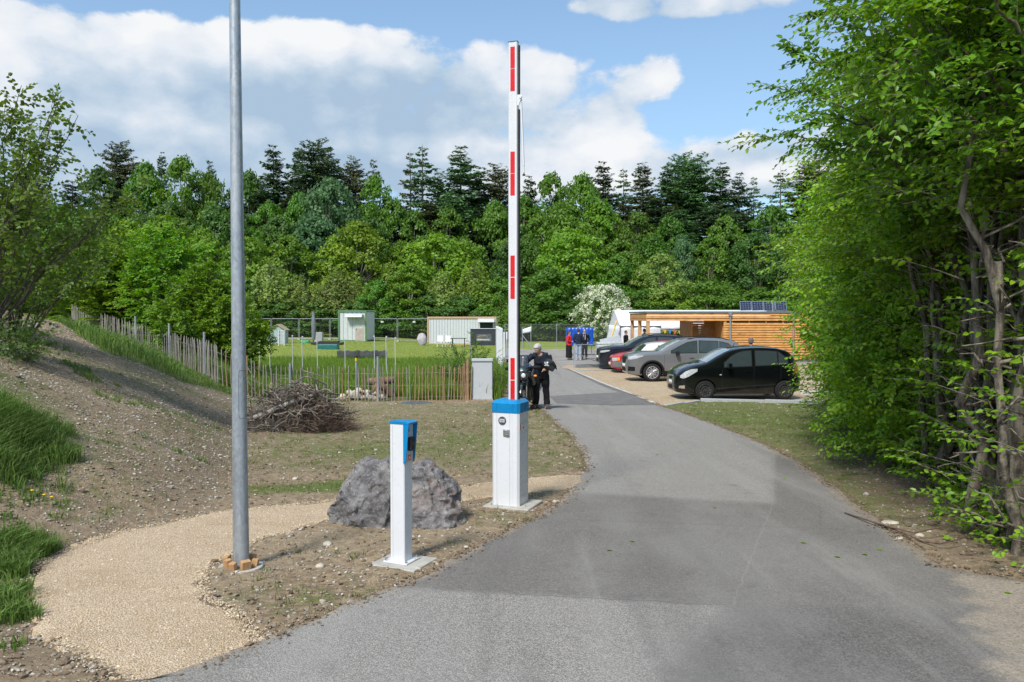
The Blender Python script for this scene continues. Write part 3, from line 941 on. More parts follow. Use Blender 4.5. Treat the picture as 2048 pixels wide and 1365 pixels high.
# --- ring of concrete and wedges
gz0 = gz(b0.x, b0.y)
ringm = MB()
ringm.ring((0, 0, 0), .125, .165, .10, n=32)
o = ringm.build('concrete_ring', M_CONC, None, (b0.x, b0.y, gz0 - .03), bevel=.006)
put(o, 'low concrete ring sunk in the soil around the foot of the lamp post', 'foundation ring')
wl = ['front left', 'tall front one', 'front right', 'right rear', 'small back one', 'far left', 'left rear']
for i, (an, hh, tw, th) in enumerate([(-105, .075, .05, .05), (-128, .095, .04, .05), (-52, .085, .07, .055), (2, .07, .05, .05), (55, .085, .055, .04), (178, .095, .075, .045), (118, .08, .05, .045)]):
    mb = MB(); mb.box((0, 0, 0), (th * .95, tw, .17), taper=.95, topshift=(.006, 0))
    o = mb.build('wooden_wedge', M_WEDGE, None, bevel=.003)
    a = R(an)
    o.location = (b0.x + math.cos(a) * .092, b0.y + math.sin(a) * .092, gz0 + hh - .085)
    o.rotation_euler = (random.uniform(-.05, .05), .14, a)
    put(o, 'sawn wooden wedge at the foot of the lamp post, ' + wl[i], 'wedge', 'wooden wedges round the lamp post')

# --- barrier
bc = G(1021, 1012)
YAW = -R(21)     # front face turned towards the left
bz = gz(bc.x, bc.y)
bar = thing('barrier_gate', (bc.x, bc.y, bz), 'white and blue barrier cabinet with its red striped boom raised upright beside the road', 'barrier', rz=YAW)
CW, CD, CH = .30, .30, 1.0


def octo(w, d, c): return [(-w / 2 + c, -d / 2), (w / 2 - c, -d / 2), (w / 2, -d / 2 + c), (w / 2, d / 2 - c), (w / 2 - c, d / 2), (-w / 2 + c, d / 2), (-w / 2, d / 2 - c), (-w / 2, -d / 2 + c)]


kx = bc.y / 1600          # metres per photo pixel there
ztop = lambda py: P(1021, py, bc.y - .14).z - bz
Hc = ztop(826)
mb = MB(); mb.prism(octo(CW, CD, .022), .03, Hc)
for xx in (-CW / 2 + .058, CW / 2 - .075):      # profile grooves of the front
    mb.box((xx, -CD / 2 - .0006, Hc / 2 + .02), (.004, .003, Hc - .06))
hs_ = mb.build('housing', M_WHITE, bar, bevel=.002)
mb = MB()
for xx in (-CW / 2 + .058, CW / 2 - .10):
    mb.box((xx, -CD / 2 - .0022, Hc / 2 + .015), (.0016, .001, Hc - .035))
mb.box((CW / 2 + .0005, 0, Hc - .11), (.002, .24, .003)); mb.box((CW / 2 + .0005, .0, .13), (.002, .24, .002))
mb.box((CW / 2 + .0005, .115, Hc / 2), (.002, .002, Hc - .25))
mb.build('panel_joint', plain('joint_grey', (.32, .34, .37), .5), bar)
mb = MB(); mb.cyl((CW / 2 + .001, -.02, Hc - .16), .009, .006, 'x', 16)
mb.build('key_lock', M_DGREY, bar)
mb = MB(); mb.box((CW / 2 + .001, -.115, Hc - .145), (.002, .028, .055))
mb.build('warning_sticker', M_ORANGE, bar)
capz = ztop(807)
mb = MB()
a_, c_ = octo(CW + .014, CD + .014, .028), octo(CW - .05, CD - .05, .012)
vs = [(p[0], p[1], Hc) for p in a_] + [(p[0], p[1], capz) for p in a_] + [(p[0], p[1], capz + .03) for p in c_]
fs = [tuple(range(8))[::-1], tuple(range(16, 24))] + [(k, (k + 1) % 8, 8 + (k + 1) % 8, 8 + k) for k in range(8)] + [(8 + k, 8 + (k + 1) % 8, 16 + (k + 1) % 8, 16 + k) for k in range(8)]
mb.add(vs, fs)
mb.build('cap', M_BLUE, bar, bevel=.002)
for xx in (-CW / 2 + .056, CW / 2 - .068):
    mb = MB(); mb.box((xx, -CD / 2 - .0077, (Hc + capz) / 2), (.0015, .0012, capz - Hc)); mb.build('cap_joint', plain('dark_blue', (.0, .10, .33), .4), bar)
# round display and steel lock on the front
ex, ez = -CW / 2 + .118, ztop(842)
mb = MB(); mb.cyl((ex, -CD / 2 - .003, ez), .042, .008, 'y', 36); dsp = mb.build('display', M_DGREY, bar)
mb = MB(); mb.box((ex, -CD / 2 - .008, ez), (.058, .003, .036)); q = mb.build('screen', plain('lcd_grey', (.42, .46, .47), .25), dsp, bevel=.004)
mb = MB()
for k in range(3): mb.ring((ex - .011 + k * .011, -CD / 2 - .0105, ez), .0022, .0048, .001, 'y', 12)
mb.build('digits', M_DGREY, dsp)
lx, lz = -CW / 2 + .165, ztop(866)
mb = MB(); mb.box((lx, -CD / 2 - .006, lz), (.072, .014, .072)); lk = mb.build('lock_plate', M_STEEL, bar, bevel=.008, seg=3)
mb = MB(); mb.cyl((lx + .004, -CD / 2 - .016, lz + .004), .021, .012, 'y', 24); mb.box((lx - .004, -CD / 2 - .018, lz + .02), (.03, .01, .016)); mb.box((lx + .01, -CD / 2 - .018, lz - .02), (.026, .01, .014))
mb.build('lock_cylinder', M_STEEL, lk, bevel=.002)
# boom: profile with grooves, rubber edge, film, pendulum support
boomz0 = capz + .03; boomz1 = P(1031, 86, bc.y).z - bz
bx_ = .032; bw = .098; bdp = .045
mb = MB()
prof = [(-bw / 2, -bdp / 2 + .008), (-bw / 2 + .008, -bdp / 2), (-bw / 2 + .018, -bdp / 2), (-bw / 2 + .020, -bdp / 2 + .002), (bw / 2 - .020, -bdp / 2 + .002), (bw / 2 - .018, -bdp / 2), (bw / 2 - .008, -bdp / 2), (bw / 2, -bdp / 2 + .008), (bw / 2, bdp / 2), (-bw / 2, bdp / 2)]
mb.prism([(p[0] + bx_, p[1]) for p in prof], boomz0 - .015, boomz1)
for k in range(5): mb.box((bx_ - .03 + k * .015, -bdp / 2 + .0015, (boomz0 + boomz1) / 2), (.0016, .002, boomz1 - boomz0))
boom = mb.build('boom', M_WHITE2, bar)
mb = MB(); mb.box((bx_, 0, boomz1 + .003), (bw + .004, bdp + .004, .008)); mb.build('end_cap', M_DGREY, boom, bevel=.002)
brk = P(1046, 205, bc.y).z - bz
mb = MB()
zt2 = P(1046, 93, bc.y).z - bz
mb.box((bx_ + bw / 2 + .011, 0, (brk + .06 + zt2) / 2), (.022, .036, zt2 - brk - .06)); mb.box((bx_ + bw / 2 + .011, 0, (boomz0 - .01 + brk - .08) / 2), (.022, .036, brk - .08 - boomz0 + .01))
mb.build('rubber_edge', M_BLACK, boom, bevel=.006)
for (y0, y1) in [(96, 138.5), (140, 184), (305, 347.5), (349, 392), (512, 554), (556, 598), (716, 759), (761, 799)]:
    z1_, z0_ = P(1031, y0, bc.y).z - bz, P(1031, y1, bc.y).z - bz
    z0_ = max(z0_, boomz0)
    mb = MB(); mb.box((bx_, -bdp / 2 + .0005, (z0_ + z1_) / 2), (.047, .004, z1_ - z0_))
    mb.build('red_stripe', M_RED, boom)
mb = MB()
mb.prism([(bx_ + bw / 2 - .002, brk - .05), (bx_ + bw / 2 + .018, brk - .045), (bx_ + bw / 2 + .045, brk + .02), (bx_ + bw / 2 + .055, brk + .05), (bx_ + bw / 2 + .04, brk + .062), (bx_ + bw / 2 - .002, brk + .062)], -.026, -.018, 'y')
mb.cyl((bx_ + bw / 2 + .04, -.024, brk + .035), .013, .02, 'y', 16)
sup = mb.build('support_bracket', M_WHITE, boom, bevel=.002)
rb_ = P(1054, 352, bc.y).z - bz
mb = MB(); mb.tube([(bx_ + bw / 2 + .035, -.005, brk + .02), (bx_ + bw / 2 + .066, -.005, rb_ + .09)], [.012, .011], 14)
mb.tube([(bx_ + bw / 2 + .064, -.005, rb_ + .10), (bx_ + bw / 2 + .068, -.005, rb_ + .02)], .009, 12)
rd = mb.build('support_rod', M_WHITE, boom)
mb = MB(); mb.tube([(bx_ + bw / 2 + .068, -.005, rb_ + .03), (bx_ + bw / 2 + .069, -.005, rb_)], .005, 8); mb.box((bx_ + bw / 2 + .069, -.005, rb_ - .002), (.026, .022, .018))
mb.build('rod_foot', M_BLACK, rd, bevel=.003)
mb = MB(); mb.box((.03, 0, .0), (.50, .46, .07)); sl = mb.build('foundation_slab', M_CONC, bar, bevel=.012)
# --- card reader post
ic = G(803, 1128); iz = gz(ic.x, ic.y)
ipost = thing('intercom_post', (ic.x, ic.y, iz), 'slim white card reader post with a blue hood in front of the boulder', 'card reader post', rz=-R(24))
ky = lambda py: P(803, py, ic.y - .05).z - iz
W, D = .128, .118
Hi = ky(848)
mb = MB(); mb.prism(octo(W, D, .007), .03, Hi)
for xx in np.arange(-.028, .05, .013): mb.box((xx, -D / 2 - .0003, Hi / 2), (.0022, .0014, Hi - .1))
mb.build('column', M_WHITE, ipost, bevel=.0015)
mb = MB(); mb.box((-W / 2 + .026, -D / 2 - .0006, Hi / 2 + .02), (.0016, .0014, Hi - .07)); mb.build('column_joint', plain('joint_grey', (.32, .34, .37), .5), ipost)
mb = MB()
cr = [(-W / 2 - .004, Hi - .002), (W / 2 + .045, Hi - .002), (W / 2 + .048, Hi + .012), (W / 2 + .02, Hi + .02), (0, Hi + .022), (-W / 2 - .004, Hi + .017)]
mb.prism(cr, -D / 2 - .005, D / 2 + .005, 'y')
hood = mb.build('hood', M_BLUE, ipost, bevel=.003)
for sy in (-1, 1):
    zlo = Hi - .30
    mb = MB(); mb.prism([(W / 2 - .004, zlo), (W / 2 + .014, zlo), (W / 2 + .022, zlo + .04), (W / 2 + .045, Hi - .002), (W / 2 - .004, Hi - .002)], sy * (D / 2 + .004) - .004, sy * (D / 2 + .004) + .004, 'y')
    mb.build('hood_cheek', M_BLUE, hood, bevel=.001)
mb = MB(); mb.box((W / 2 + .004, 0, Hi - .15), (.012, D - .008, .29)); mb.build('face_plate', M_GREYPL, ipost, bevel=.002)
mb = MB(); mb.box((W / 2 + .026, .004, Hi - .155), (.032, .06, .105)); rdx = mb.build('card_reader', M_BLACK, ipost, bevel=.008, seg=3)
mb = MB(); mb.box((W / 2 + .0428, .004, Hi - .155), (.001, .02, .02)); mb.build('reader_symbol', M_DGREY, rdx)
mb = MB(); mb.ring((W / 2 + .0115, -.012, Hi - .05), .008, .013, .003, 'x', 20); mb.build('push_button', M_DGREY, ipost)
mb = MB(); mb.box((W / 2 + .0112, .0, Hi - .26), (.002, .04, .042)); stk = mb.build('sticker', M_ORANGE, ipost)
mb = MB(); mb.box((W / 2 + .0126, .0, Hi - .262), (.001, .018, .016)); mb.build('sticker_symbol', M_WHITE, stk)
mb = MB(); mb.box((0, 0, .032), (.21, .19, .012)); fl = mb.build('base_plate', M_WHITE, ipost, bevel=.002)
for sx in (-1, 1):
    for sy in (-1, 1):
        mb = MB(); mb.cyl((sx * .088, sy * .078, .042), .010, .016, n=6); mb.cyl((sx * .088, sy * .078, .055), .006, .012); mb.build('bolt', M_STEEL, fl)
mb = MB(); mb.box((.02, .0, -.005), (.40, .36, .06)); mb.build('foundation_slab', M_CONC, ipost, bevel=.008)


# --- boulder
def rock(name, loc, dims, mat, seed, sub=5, facets=26, rough=.055, rz=0, cuts=None):
    r_ = np.random.default_rng(seed)
    bm = bmesh.new(); bmesh.ops.create_icosphere(bm, subdivisions=sub, radius=1)
    co = np.array([v.co[:] for v in bm.verts])
    N = r_.normal(size=(facets, 3)); N /= np.linalg.norm(N, axis=1)[:, None]
    dd = r_.uniform(.78, 1.0, facets)
    if cuts is not None:
        for n_, d_ in cuts:
            n_ = np.array(n_, float); N = np.vstack([N, n_ / np.linalg.norm(n_)]); dd = np.append(dd, d_)
    dots = co @ N.T
    rad = np.min(np.where(dots > .05, dd / np.maximum(dots, .05), 9), axis=1)
    rad = np.minimum(rad, 1.12)
    from mathutils import noise as mn
    out = []
    for p, k in zip(co, rad):
        q = Vector(p * k)
        f = mn.fractal(q * 1.8 + Vector((seed, 0, 0)), .9, 2.1, 5) * rough * 1.6
        f += (mn.noise(q * 9 + Vector((0, seed, 0)))) * rough * .35
        rg = 1 - abs(mn.noise(q * 3.1 + Vector((seed, seed, 0)))) * 2
        f -= max(0, rg - .55) * rough * .7
        out.append(q * (1 + f))
    for v, q in zip(bm.verts, out): v.co = (q.x * dims[0], q.y * dims[1], q.z * dims[2])
    for f in bm.faces: f.smooth = True
    me = bpy.data.meshes.new(name); bm.to_mesh(me); bm.free(); me.materials.append(mat)
    o = bpy.data.objects.new(name, me); COL.objects.link(o); o.location = loc; o.rotation_euler = (0, 0, rz)
    return o


def mk_rock():
    m, b, nt = newmat('limestone_boulder')
    tc = b.n('ShaderNodeTexCoord').outputs['Object']
    n = b.noise(tc, 5, 8, .68, .6); n2 = b.noise(tc, 22, 6, .7); n3 = b.noise(tc, 2.2, 4, .6)
    c = b.ramp(n, [(0.32, (.045, .042, .042)), (.45, (.125, .12, .122)), (.58, (.235, .225, .218)), (.75, (.42, .40, .375))])
    c = b.mix(b.mr(n3, .5, .68, 0, .6), c, (.19, .13, .11))
    c = b.mix(b.mr(b.noise(b.vm('ADD', tc, (4, 1, 0)), 4.5, 5, .6), .64, .7, 0, .85), c, (.11, .055, .03))
    c = b.mix(b.mr(n2, .35, .7, .0, .45), c, (.34, .33, .335))
    c = b.mix(b.mr(b.noise(tc, 70, 2, .5), .62, .72, 0, .6), c, (.62, .60, .56))
    finish(b, nt, pbr(b, c, .88, 0, b.m('ADD', b.m('MULTIPLY', n, 1.4), b.m('MULTIPLY', n2, .5)), 1.0, .035, .3))
    return m


M_ROCK = mk_rock()
rc = G(797, 1058)
sc_ = rc.y / 1600
def crag(name, loc, lobes, mat, vox=.011):
    """one rough rock grown from several faceted lumps"""
    mb = MB()
    for (c_, dims, seed, cuts) in lobes:
        o_ = rock('tmp', (0, 0, 0), dims, mat, seed, 5, 12, .06, 0, cuts)
        mb.add([Vector(v.co) + Vector(c_) for v in o_.data.vertices], [list(p.vertices) for p in o_.data.polygons]); bpy.data.objects.remove(o_, do_unlink=True)
    o_ = mb.build(name, mat, None, loc)
    q = o_.modifiers.new('r', 'REMESH'); q.mode = 'VOXEL'; q.voxel_size = vox
    bpy.context.view_layer.update(); bake(o_)
    from mathutils import noise as mn
    nrm = [v.normal.copy() for v in o_.data.vertices]; new = []
    for v, n_ in zip(o_.data.vertices, nrm):
        p = v.co.copy()
        f = mn.fractal(p * 4.2, .8, 2.1, 6) * .022 + mn.noise(p * 26) * .006
        rg = 1 - abs(mn.noise(p * 6.5 + Vector((3, 1, 7)))) * 2.2; f -= max(0, rg - .45) * .028; f -= max(0, 1 - abs(p.x + .02 - p.z * .12) / .05) * .03
        rg = 1 - abs(mn.noise(p * 15 + Vector((9, 2, 4)))) * 2.2; f -= max(0, rg - .5) * .010; cl = mn.cell(p * 7 + Vector((p.z * 3, 0, 0))); f += (cl - .5) * .012
        new += list(p + n_ * f)
    o_.data.vertices.foreach_set('co', new); o_.data.update()
    for p_ in o_.data.polygons: p_.use_smooth = True
    return o_


bl = crag('boulder', (rc.x - .04, rc.y + .30, gz(rc.x, rc.y) + .12), [
    ((-.20, .0, .05), (.43, .36, .49), 12, [((-.85, -.1, .5), .80), ((-.3, -.8, .4), .84), ((0, 0, 1), .88), ((-.4, -.2, .85), .84)]),
    ((.24, .02, .03), (.39, .36, .45), 15, [((.7, -.2, .65), .86), ((.6, -.75, -.1), .88), ((0, -.8, .4), .86), ((0, 0, 1), .88), ((.95, 0, .1), .95)]),
    ((-.37, -.02, -.05), (.31, .33, .33), 19, [((-.8, 0, .5), .85)]), ((.05, -.04, -.06), (.50, .36, .38), 23, [((0, -.9, .25), .85)]), ((.0, -.05, -.18), (.60, .38, .28), 29, [((0, -.9, .4), .85)])], M_ROCK)
put(bl, 'large rough purplish grey limestone boulder behind the card reader post', 'boulder')

# --- stake fence
fence_len = np.concatenate([[0], np.cumsum(np.hypot(*np.diff(fence_pts, axis=0).T))])


def on_fence(t):
    return np.interp(t, fence_len, fence_pts[:, 0]), np.interp(t, fence_len, fence_pts[:, 1])


fx0, fy0 = on_fence(0)
fence = thing('stake_fence', (fx0, fy0, gz(fx0, fy0)), 'long low fence of chestnut stakes on wire running up behind the gravel mound', 'stake fence')
F0 = Vector(fence.location)
rnd = random.Random(5)
t = .05; ns = 0; wire_tops = []
rest = MB()
while t < fence_len[-1]:
    X_, Y_ = on_fence(t); zg = gz(X_, Y_)
    h = rnd.uniform(.98, 1.10)
    if t < .9: h *= 1.0
    a = rnd.uniform(0, 6.28); bend = rnd.uniform(0, .03); lx_, ly_ = rnd.uniform(-.035, .035), rnd.uniform(-.03, .03)
    r0 = rnd.uniform(.013, .021)
    mb = MB()
    pts = [Vector((X_ + lx_ * k + math.cos(a) * bend * math.sin(k * 3.1) + rnd.uniform(-.004, .004), Y_ + ly_ * k, zg - .08 + (h + .08) * k)) - F0 for k in (0, .25, .5, .75, .97, 1)]
    mb.tube(pts, [r0 * 1.1, r0, r0 * .95, r0 * .9, r0 * .75, r0 * .3], 6)
    if ns < 97: mb.build('stake', M_STAKE_B if (t < 1.9 and rnd.random() < .9) or rnd.random() < .07 else M_STAKE_G, fence)
    else: rest.add(mb.v, mb.f, True)
    wire_tops.append((X_, Y_, zg)); ns += 1
    t += rnd.uniform(.085, .135) if t > .9 else rnd.uniform(.05, .1)
    if t > 9: t += .06
put(rest.build('far_stakes', M_STAKE_G, fence), kind='stuff')
for k, hh in enumerate((.12, .46, .82)):
    mb = MB(); mb.tube([Vector((p[0] + rnd.uniform(-.01, .01), p[1] - .02 * (-1) ** i, p[2] + hh + rnd.uniform(-.012, .012))) - F0 for i, p in enumerate(wire_tops)], .0032, 5, False)
    mb.build('wire', M_WIRE, fence)
for px_, h_, m_, r_ in ((935, 1.22, M_STAKE_B, .045), (928, 1.1, M_STAKE_B, .03)):
    p = G(px_, 801); mb = MB(); mb.tube([Vector((p.x, p.y, p.z - .1)) - F0, Vector((p.x + .01, p.y, p.z + h_)) - F0], r_, 10)
    mb.build('fence_post', m_, fence)
for tt, h_ in ((2.75, 1.32), (5.35, 1.15), (8.3, 1.3), (12.0, 1.35), (15.5, 1.3)):
    X_, Y_ = on_fence(tt); zg = gz(X_, Y_)
    mb = MB(); mb.tube([Vector((X_, Y_ - .05, zg - .1)) - F0, Vector((X_, Y_ - .05, zg + h_)) - F0], .033, 12); mb.build('fence_post', M_GALV, fence)

# --- grey service cabinet
cb = G(964, 800); cz = gz(cb.x, cb.y)
cabt = thing('service_cabinet', (cb.x, cb.y + .1, cz), 'plain light grey electrical service cabinet at the end of the stake fence', 'electrical cabinet', rz=R(4))
s1 = cb.y / 1600
mb = MB(); mb.box((0, 0, .58), (40 * s1, .34, 1.14)); mb.build('body', M_GREYPL, cabt, bevel=.006)
mb = MB(); mb.prism([(-.20, 1.15), (.20, 1.15), (.2, 1.19), (-.17, 1.235), (-.20, 1.22)], -20.4 * s1 - .01, 20.4 * s1 + .01, 'x'); mb.build('lid', M_GREYPL, cabt, bevel=.006)
mb = MB(); mb.box((20.6 * s1, 0, .6), (.025, .30, 1.08)); mb.build('dark_side', M_DGREY, cabt, bevel=.004)  # right side as a separate panel, coloured darker than the body
mb = MB(); mb.box((0, 0, 0), (42 * s1, .38, .08)); mb.build('plinth', M_CONC, cabt)
# --- manhole cover
mh = G(831, 808)
mht = thing('manhole_cover', (mh.x, mh.y, mh.z + .02), 'round dark grey manhole cover lying in the bare soil in front of the fence', 'manhole cover')
mb = MB(); mb.cyl((0, 0, 0), .36, .03, n=48); mb.build('lid', plain('cast_iron', (.10, .115, .135), .6, .3, var=.2), mht, bevel=.004)
mb = MB(); mb.ring((0, 0, -.005), .365, .42, .04, n=48); mb.build('frame', plain('cast_iron_frame', (.14, .15, .16), .65, .3), mht, bevel=.004)
# --- yellow-banded marker post and the pale fence posts of the plot
mk = GX(712, 24.5)
mt = thing('marker_post', mk, 'grey marker post with a yellow band and black cap behind the stake fence', 'marker post')
mb = MB(); mb.cyl((0, 0, .58), .028, 1.16, n=12); mb.build('tube', plain('grey_tube', (.30, .33, .36), .5), mt)
mb = MB(); mb.cyl((0, 0, 1.17), .031, .09, n=12); mb.build('yellow_band', plain('yellow_film', (.8, .55, .02), .4), mt)
mb = MB(); mb.cyl((0, 0, 1.235), .031, .04, n=12); mb.build('cap', M_BLACK, mt)
posts = [(519, 673, 32, 'first'), (540, 676, 33, 'second'), (585, 672, 31, 'third'), (605, 674, 31, 'fourth'), (635, 673, 33, 'fifth'), (690, 679, 33, 'sixth'), (748, 673, 31, 'seventh'), (773, 674, 30, 'eighth'), (791, 676, 30, 'ninth')]
for px_, py_, Y_, nm in posts:
    p = GX(px_, Y_); h_ = P(px_, py_, Y_).z - p.z
    mb = MB(); mb.tube([(0, 0, 0), (random.uniform(-.03, .03), 0, h_)], .016, 6); mb.box((0, 0, h_), (.05, .04, .05))
    o = mb.build('pasture_post', plain('pale_grey_plastic', (.52, .54, .55), .5), None, p)
    put(o, 'thin pale pasture fence post in the tall meadow grass, %s from the lamp post' % nm, 'fence post', 'thin posts of the pasture fence')
# ------------------------------------------------------------------ cars
def carpaint(name, col, flake=.0, rough=.3, metal=0.0):
    m, b, nt = newmat(name)
    tc = b.n('ShaderNodeTexCoord').outputs['Object']
    n = b.noise(tc, 3, 4, .6)
    pos = b.sep(tc)
    du = b.m('MULTIPLY', b.mr(pos[2], .75, .15), b.mr(b.noise(tc, 7, 5, .7), .35, .75, 0, .07))
    c = b.mix(du, col, (.20, .17, .13))
    finish(b, nt, pbr(b, c, b.m('ADD', rough, b.m('MULTIPLY', du, .3)), metal, None, spec=.15, coat=.9, coat_rough=.03))
    return m


M_GLASS = plain('car_glass', (.035, .05, .052), .04, var=.05, bump=0, spec=.8)
M_GLASSL = plain('windscreen_glass', (.20, .25, .27), .05, var=.05, bump=0, spec=.9)
M_TYRE = plain('tyre_rubber', (.018, .018, .019), .85, var=.2, dirt=.08, spec=.2)
M_TRIM = plain('black_trim', (.012, .012, .013), .65, spec=.2)
M_ALLOY = plain('alloy_rim', (.55, .55, .56), .28, .85)
M_STEELW = plain('black_steel_rim', (.035, .035, .038), .4)
M_LAMP = plain('headlight_glass', (.62, .64, .66), .08, .3, var=.25, scale=20, spec=.9)
M_LAMPD = plain('dark_headlight', (.16, .17, .18), .08, .3, var=.3, scale=20)
M_AMBER = plain('amber_lens', (.85, .30, .02), .2)
M_REDL = plain('red_lens', (.55, .02, .02), .2)
M_PLATE = plain('number_plate', (.70, .70, .66), .4)
M_CHROME = plain('chrome', (.75, .75, .75), .12, .95)
M_ARCHD = plain('arch_dark', (.012, .012, .012), .9)


def interp(pl):
    xs_ = np.array([p[0] for p in pl]); zs_ = np.array([p[1] for p in pl])
    # Fritsch-Carlson-like smooth interpolation
    d_ = np.diff(zs_) / np.diff(xs_); m_ = np.zeros(len(xs_)); m_[0] = d_[0]; m_[-1] = d_[-1]
    for i in range(1, len(xs_) - 1):
        m_[i] = 0 if d_[i - 1] * d_[i] <= 0 else 2 / (1 / d_[i - 1] + 1 / d_[i])
    def f(x_):
        x_ = np.clip(np.asarray(x_, float), xs_[0], xs_[-1]); i = np.clip(np.searchsorted(xs_, x_) - 1, 0, len(xs_) - 2)
        h_ = xs_[i + 1] - xs_[i]; t = (x_ - xs_[i]) / h_
        return (2 * t ** 3 - 3 * t ** 2 + 1) * zs_[i] + (t ** 3 - 2 * t ** 2 + t) * h_ * m_[i] + (-2 * t ** 3 + 3 * t ** 2) * zs_[i + 1] + (t ** 3 - t ** 2) * h_ * m_[i + 1]
    return f


def wheel(parent, loc, r, wd, side, style):
    """side -1: outer face towards -y"""
    e = bpy.data.objects.new('wheel', None); COL.objects.link(e); e.parent = parent; e.location = loc
    prof = [(r * .66, -wd / 2), (r * .80, -wd / 2 - .004), (r * .93, -wd / 2 + .008), (r * .985, -wd / 2 + .03), (r, 0), (r * .985, wd / 2 - .03), (r * .93, wd / 2 - .008), (r * .8, wd / 2), (r * .66, wd / 2)]
    mb = MB(); n = 40; vs = []
    for k in range(n):
        a = 2 * math.pi * k / n
        for (q, yy) in prof: vs.append((q * math.cos(a), yy, q * math.sin(a)))
    m_ = len(prof); fs = [(k * m_ + j, k * m_ + j + 1, ((k + 1) % n) * m_ + j + 1, ((k + 1) % n) * m_ + j) for k in range(n) for j in range(m_ - 1)]
    mb.add(vs, fs, True); mb.build('tyre', M_TYRE, e)
    y0 = side * (wd / 2 - .012)
    mb = MB()
    mb.ring((0, y0 - side * .03, 0), r * .60, r * .68, wd * .5, 'y', 36)
    if style == 'steel':
        mb.cyl((0, y0 - side * .035, 0), r * .61, .012, 'y', 36); mb.ring((0, y0 - side * .02, 0), r * .30, r * .42, .02, 'y', 30); mb.cyl((0, y0 - side * .012, 0), r * .15, .03, 'y', 20)
        rim = mb.build('rim', M_STEELW, e, bevel=.003)
        mb = MB()
        for k in range(12):
            a = k * 6.283 / 12; mb.cyl((math.cos(a) * r * .52, y0 - side * .027, math.sin(a) * r * .52), r * .045, .006, 'y', 10)
        mb.build('vent_hole', plain('rim_holes', (.20, .18, .15), .6), rim)
    else:
        mb.cyl((0, y0 - side * .01, 0), r * .13, .03, 'y', 20)
        for k in range(style):
            a = k * 6.283 / style
            for da in (-.085, .085):
                a2 = a + da * 1.5
                p0 = Vector((math.cos(a + da) * r * .08, y0 - side * .01, math.sin(a + da) * r * .08)); p1 = Vector((math.cos(a2) * r * .64, y0 - side * .004, math.sin(a2) * r * .64))
                mb.tube([p0, p1], [r * .05, r * .042], 6)
        mb.build('rim', M_ALLOY, e, bevel=.002)
        mb = MB(); mb.cyl((0, y0 - side * .07, 0), r * .6, .02, 'y', 30); mb.build('brake_disc', M_ARCHD, e)
    return e


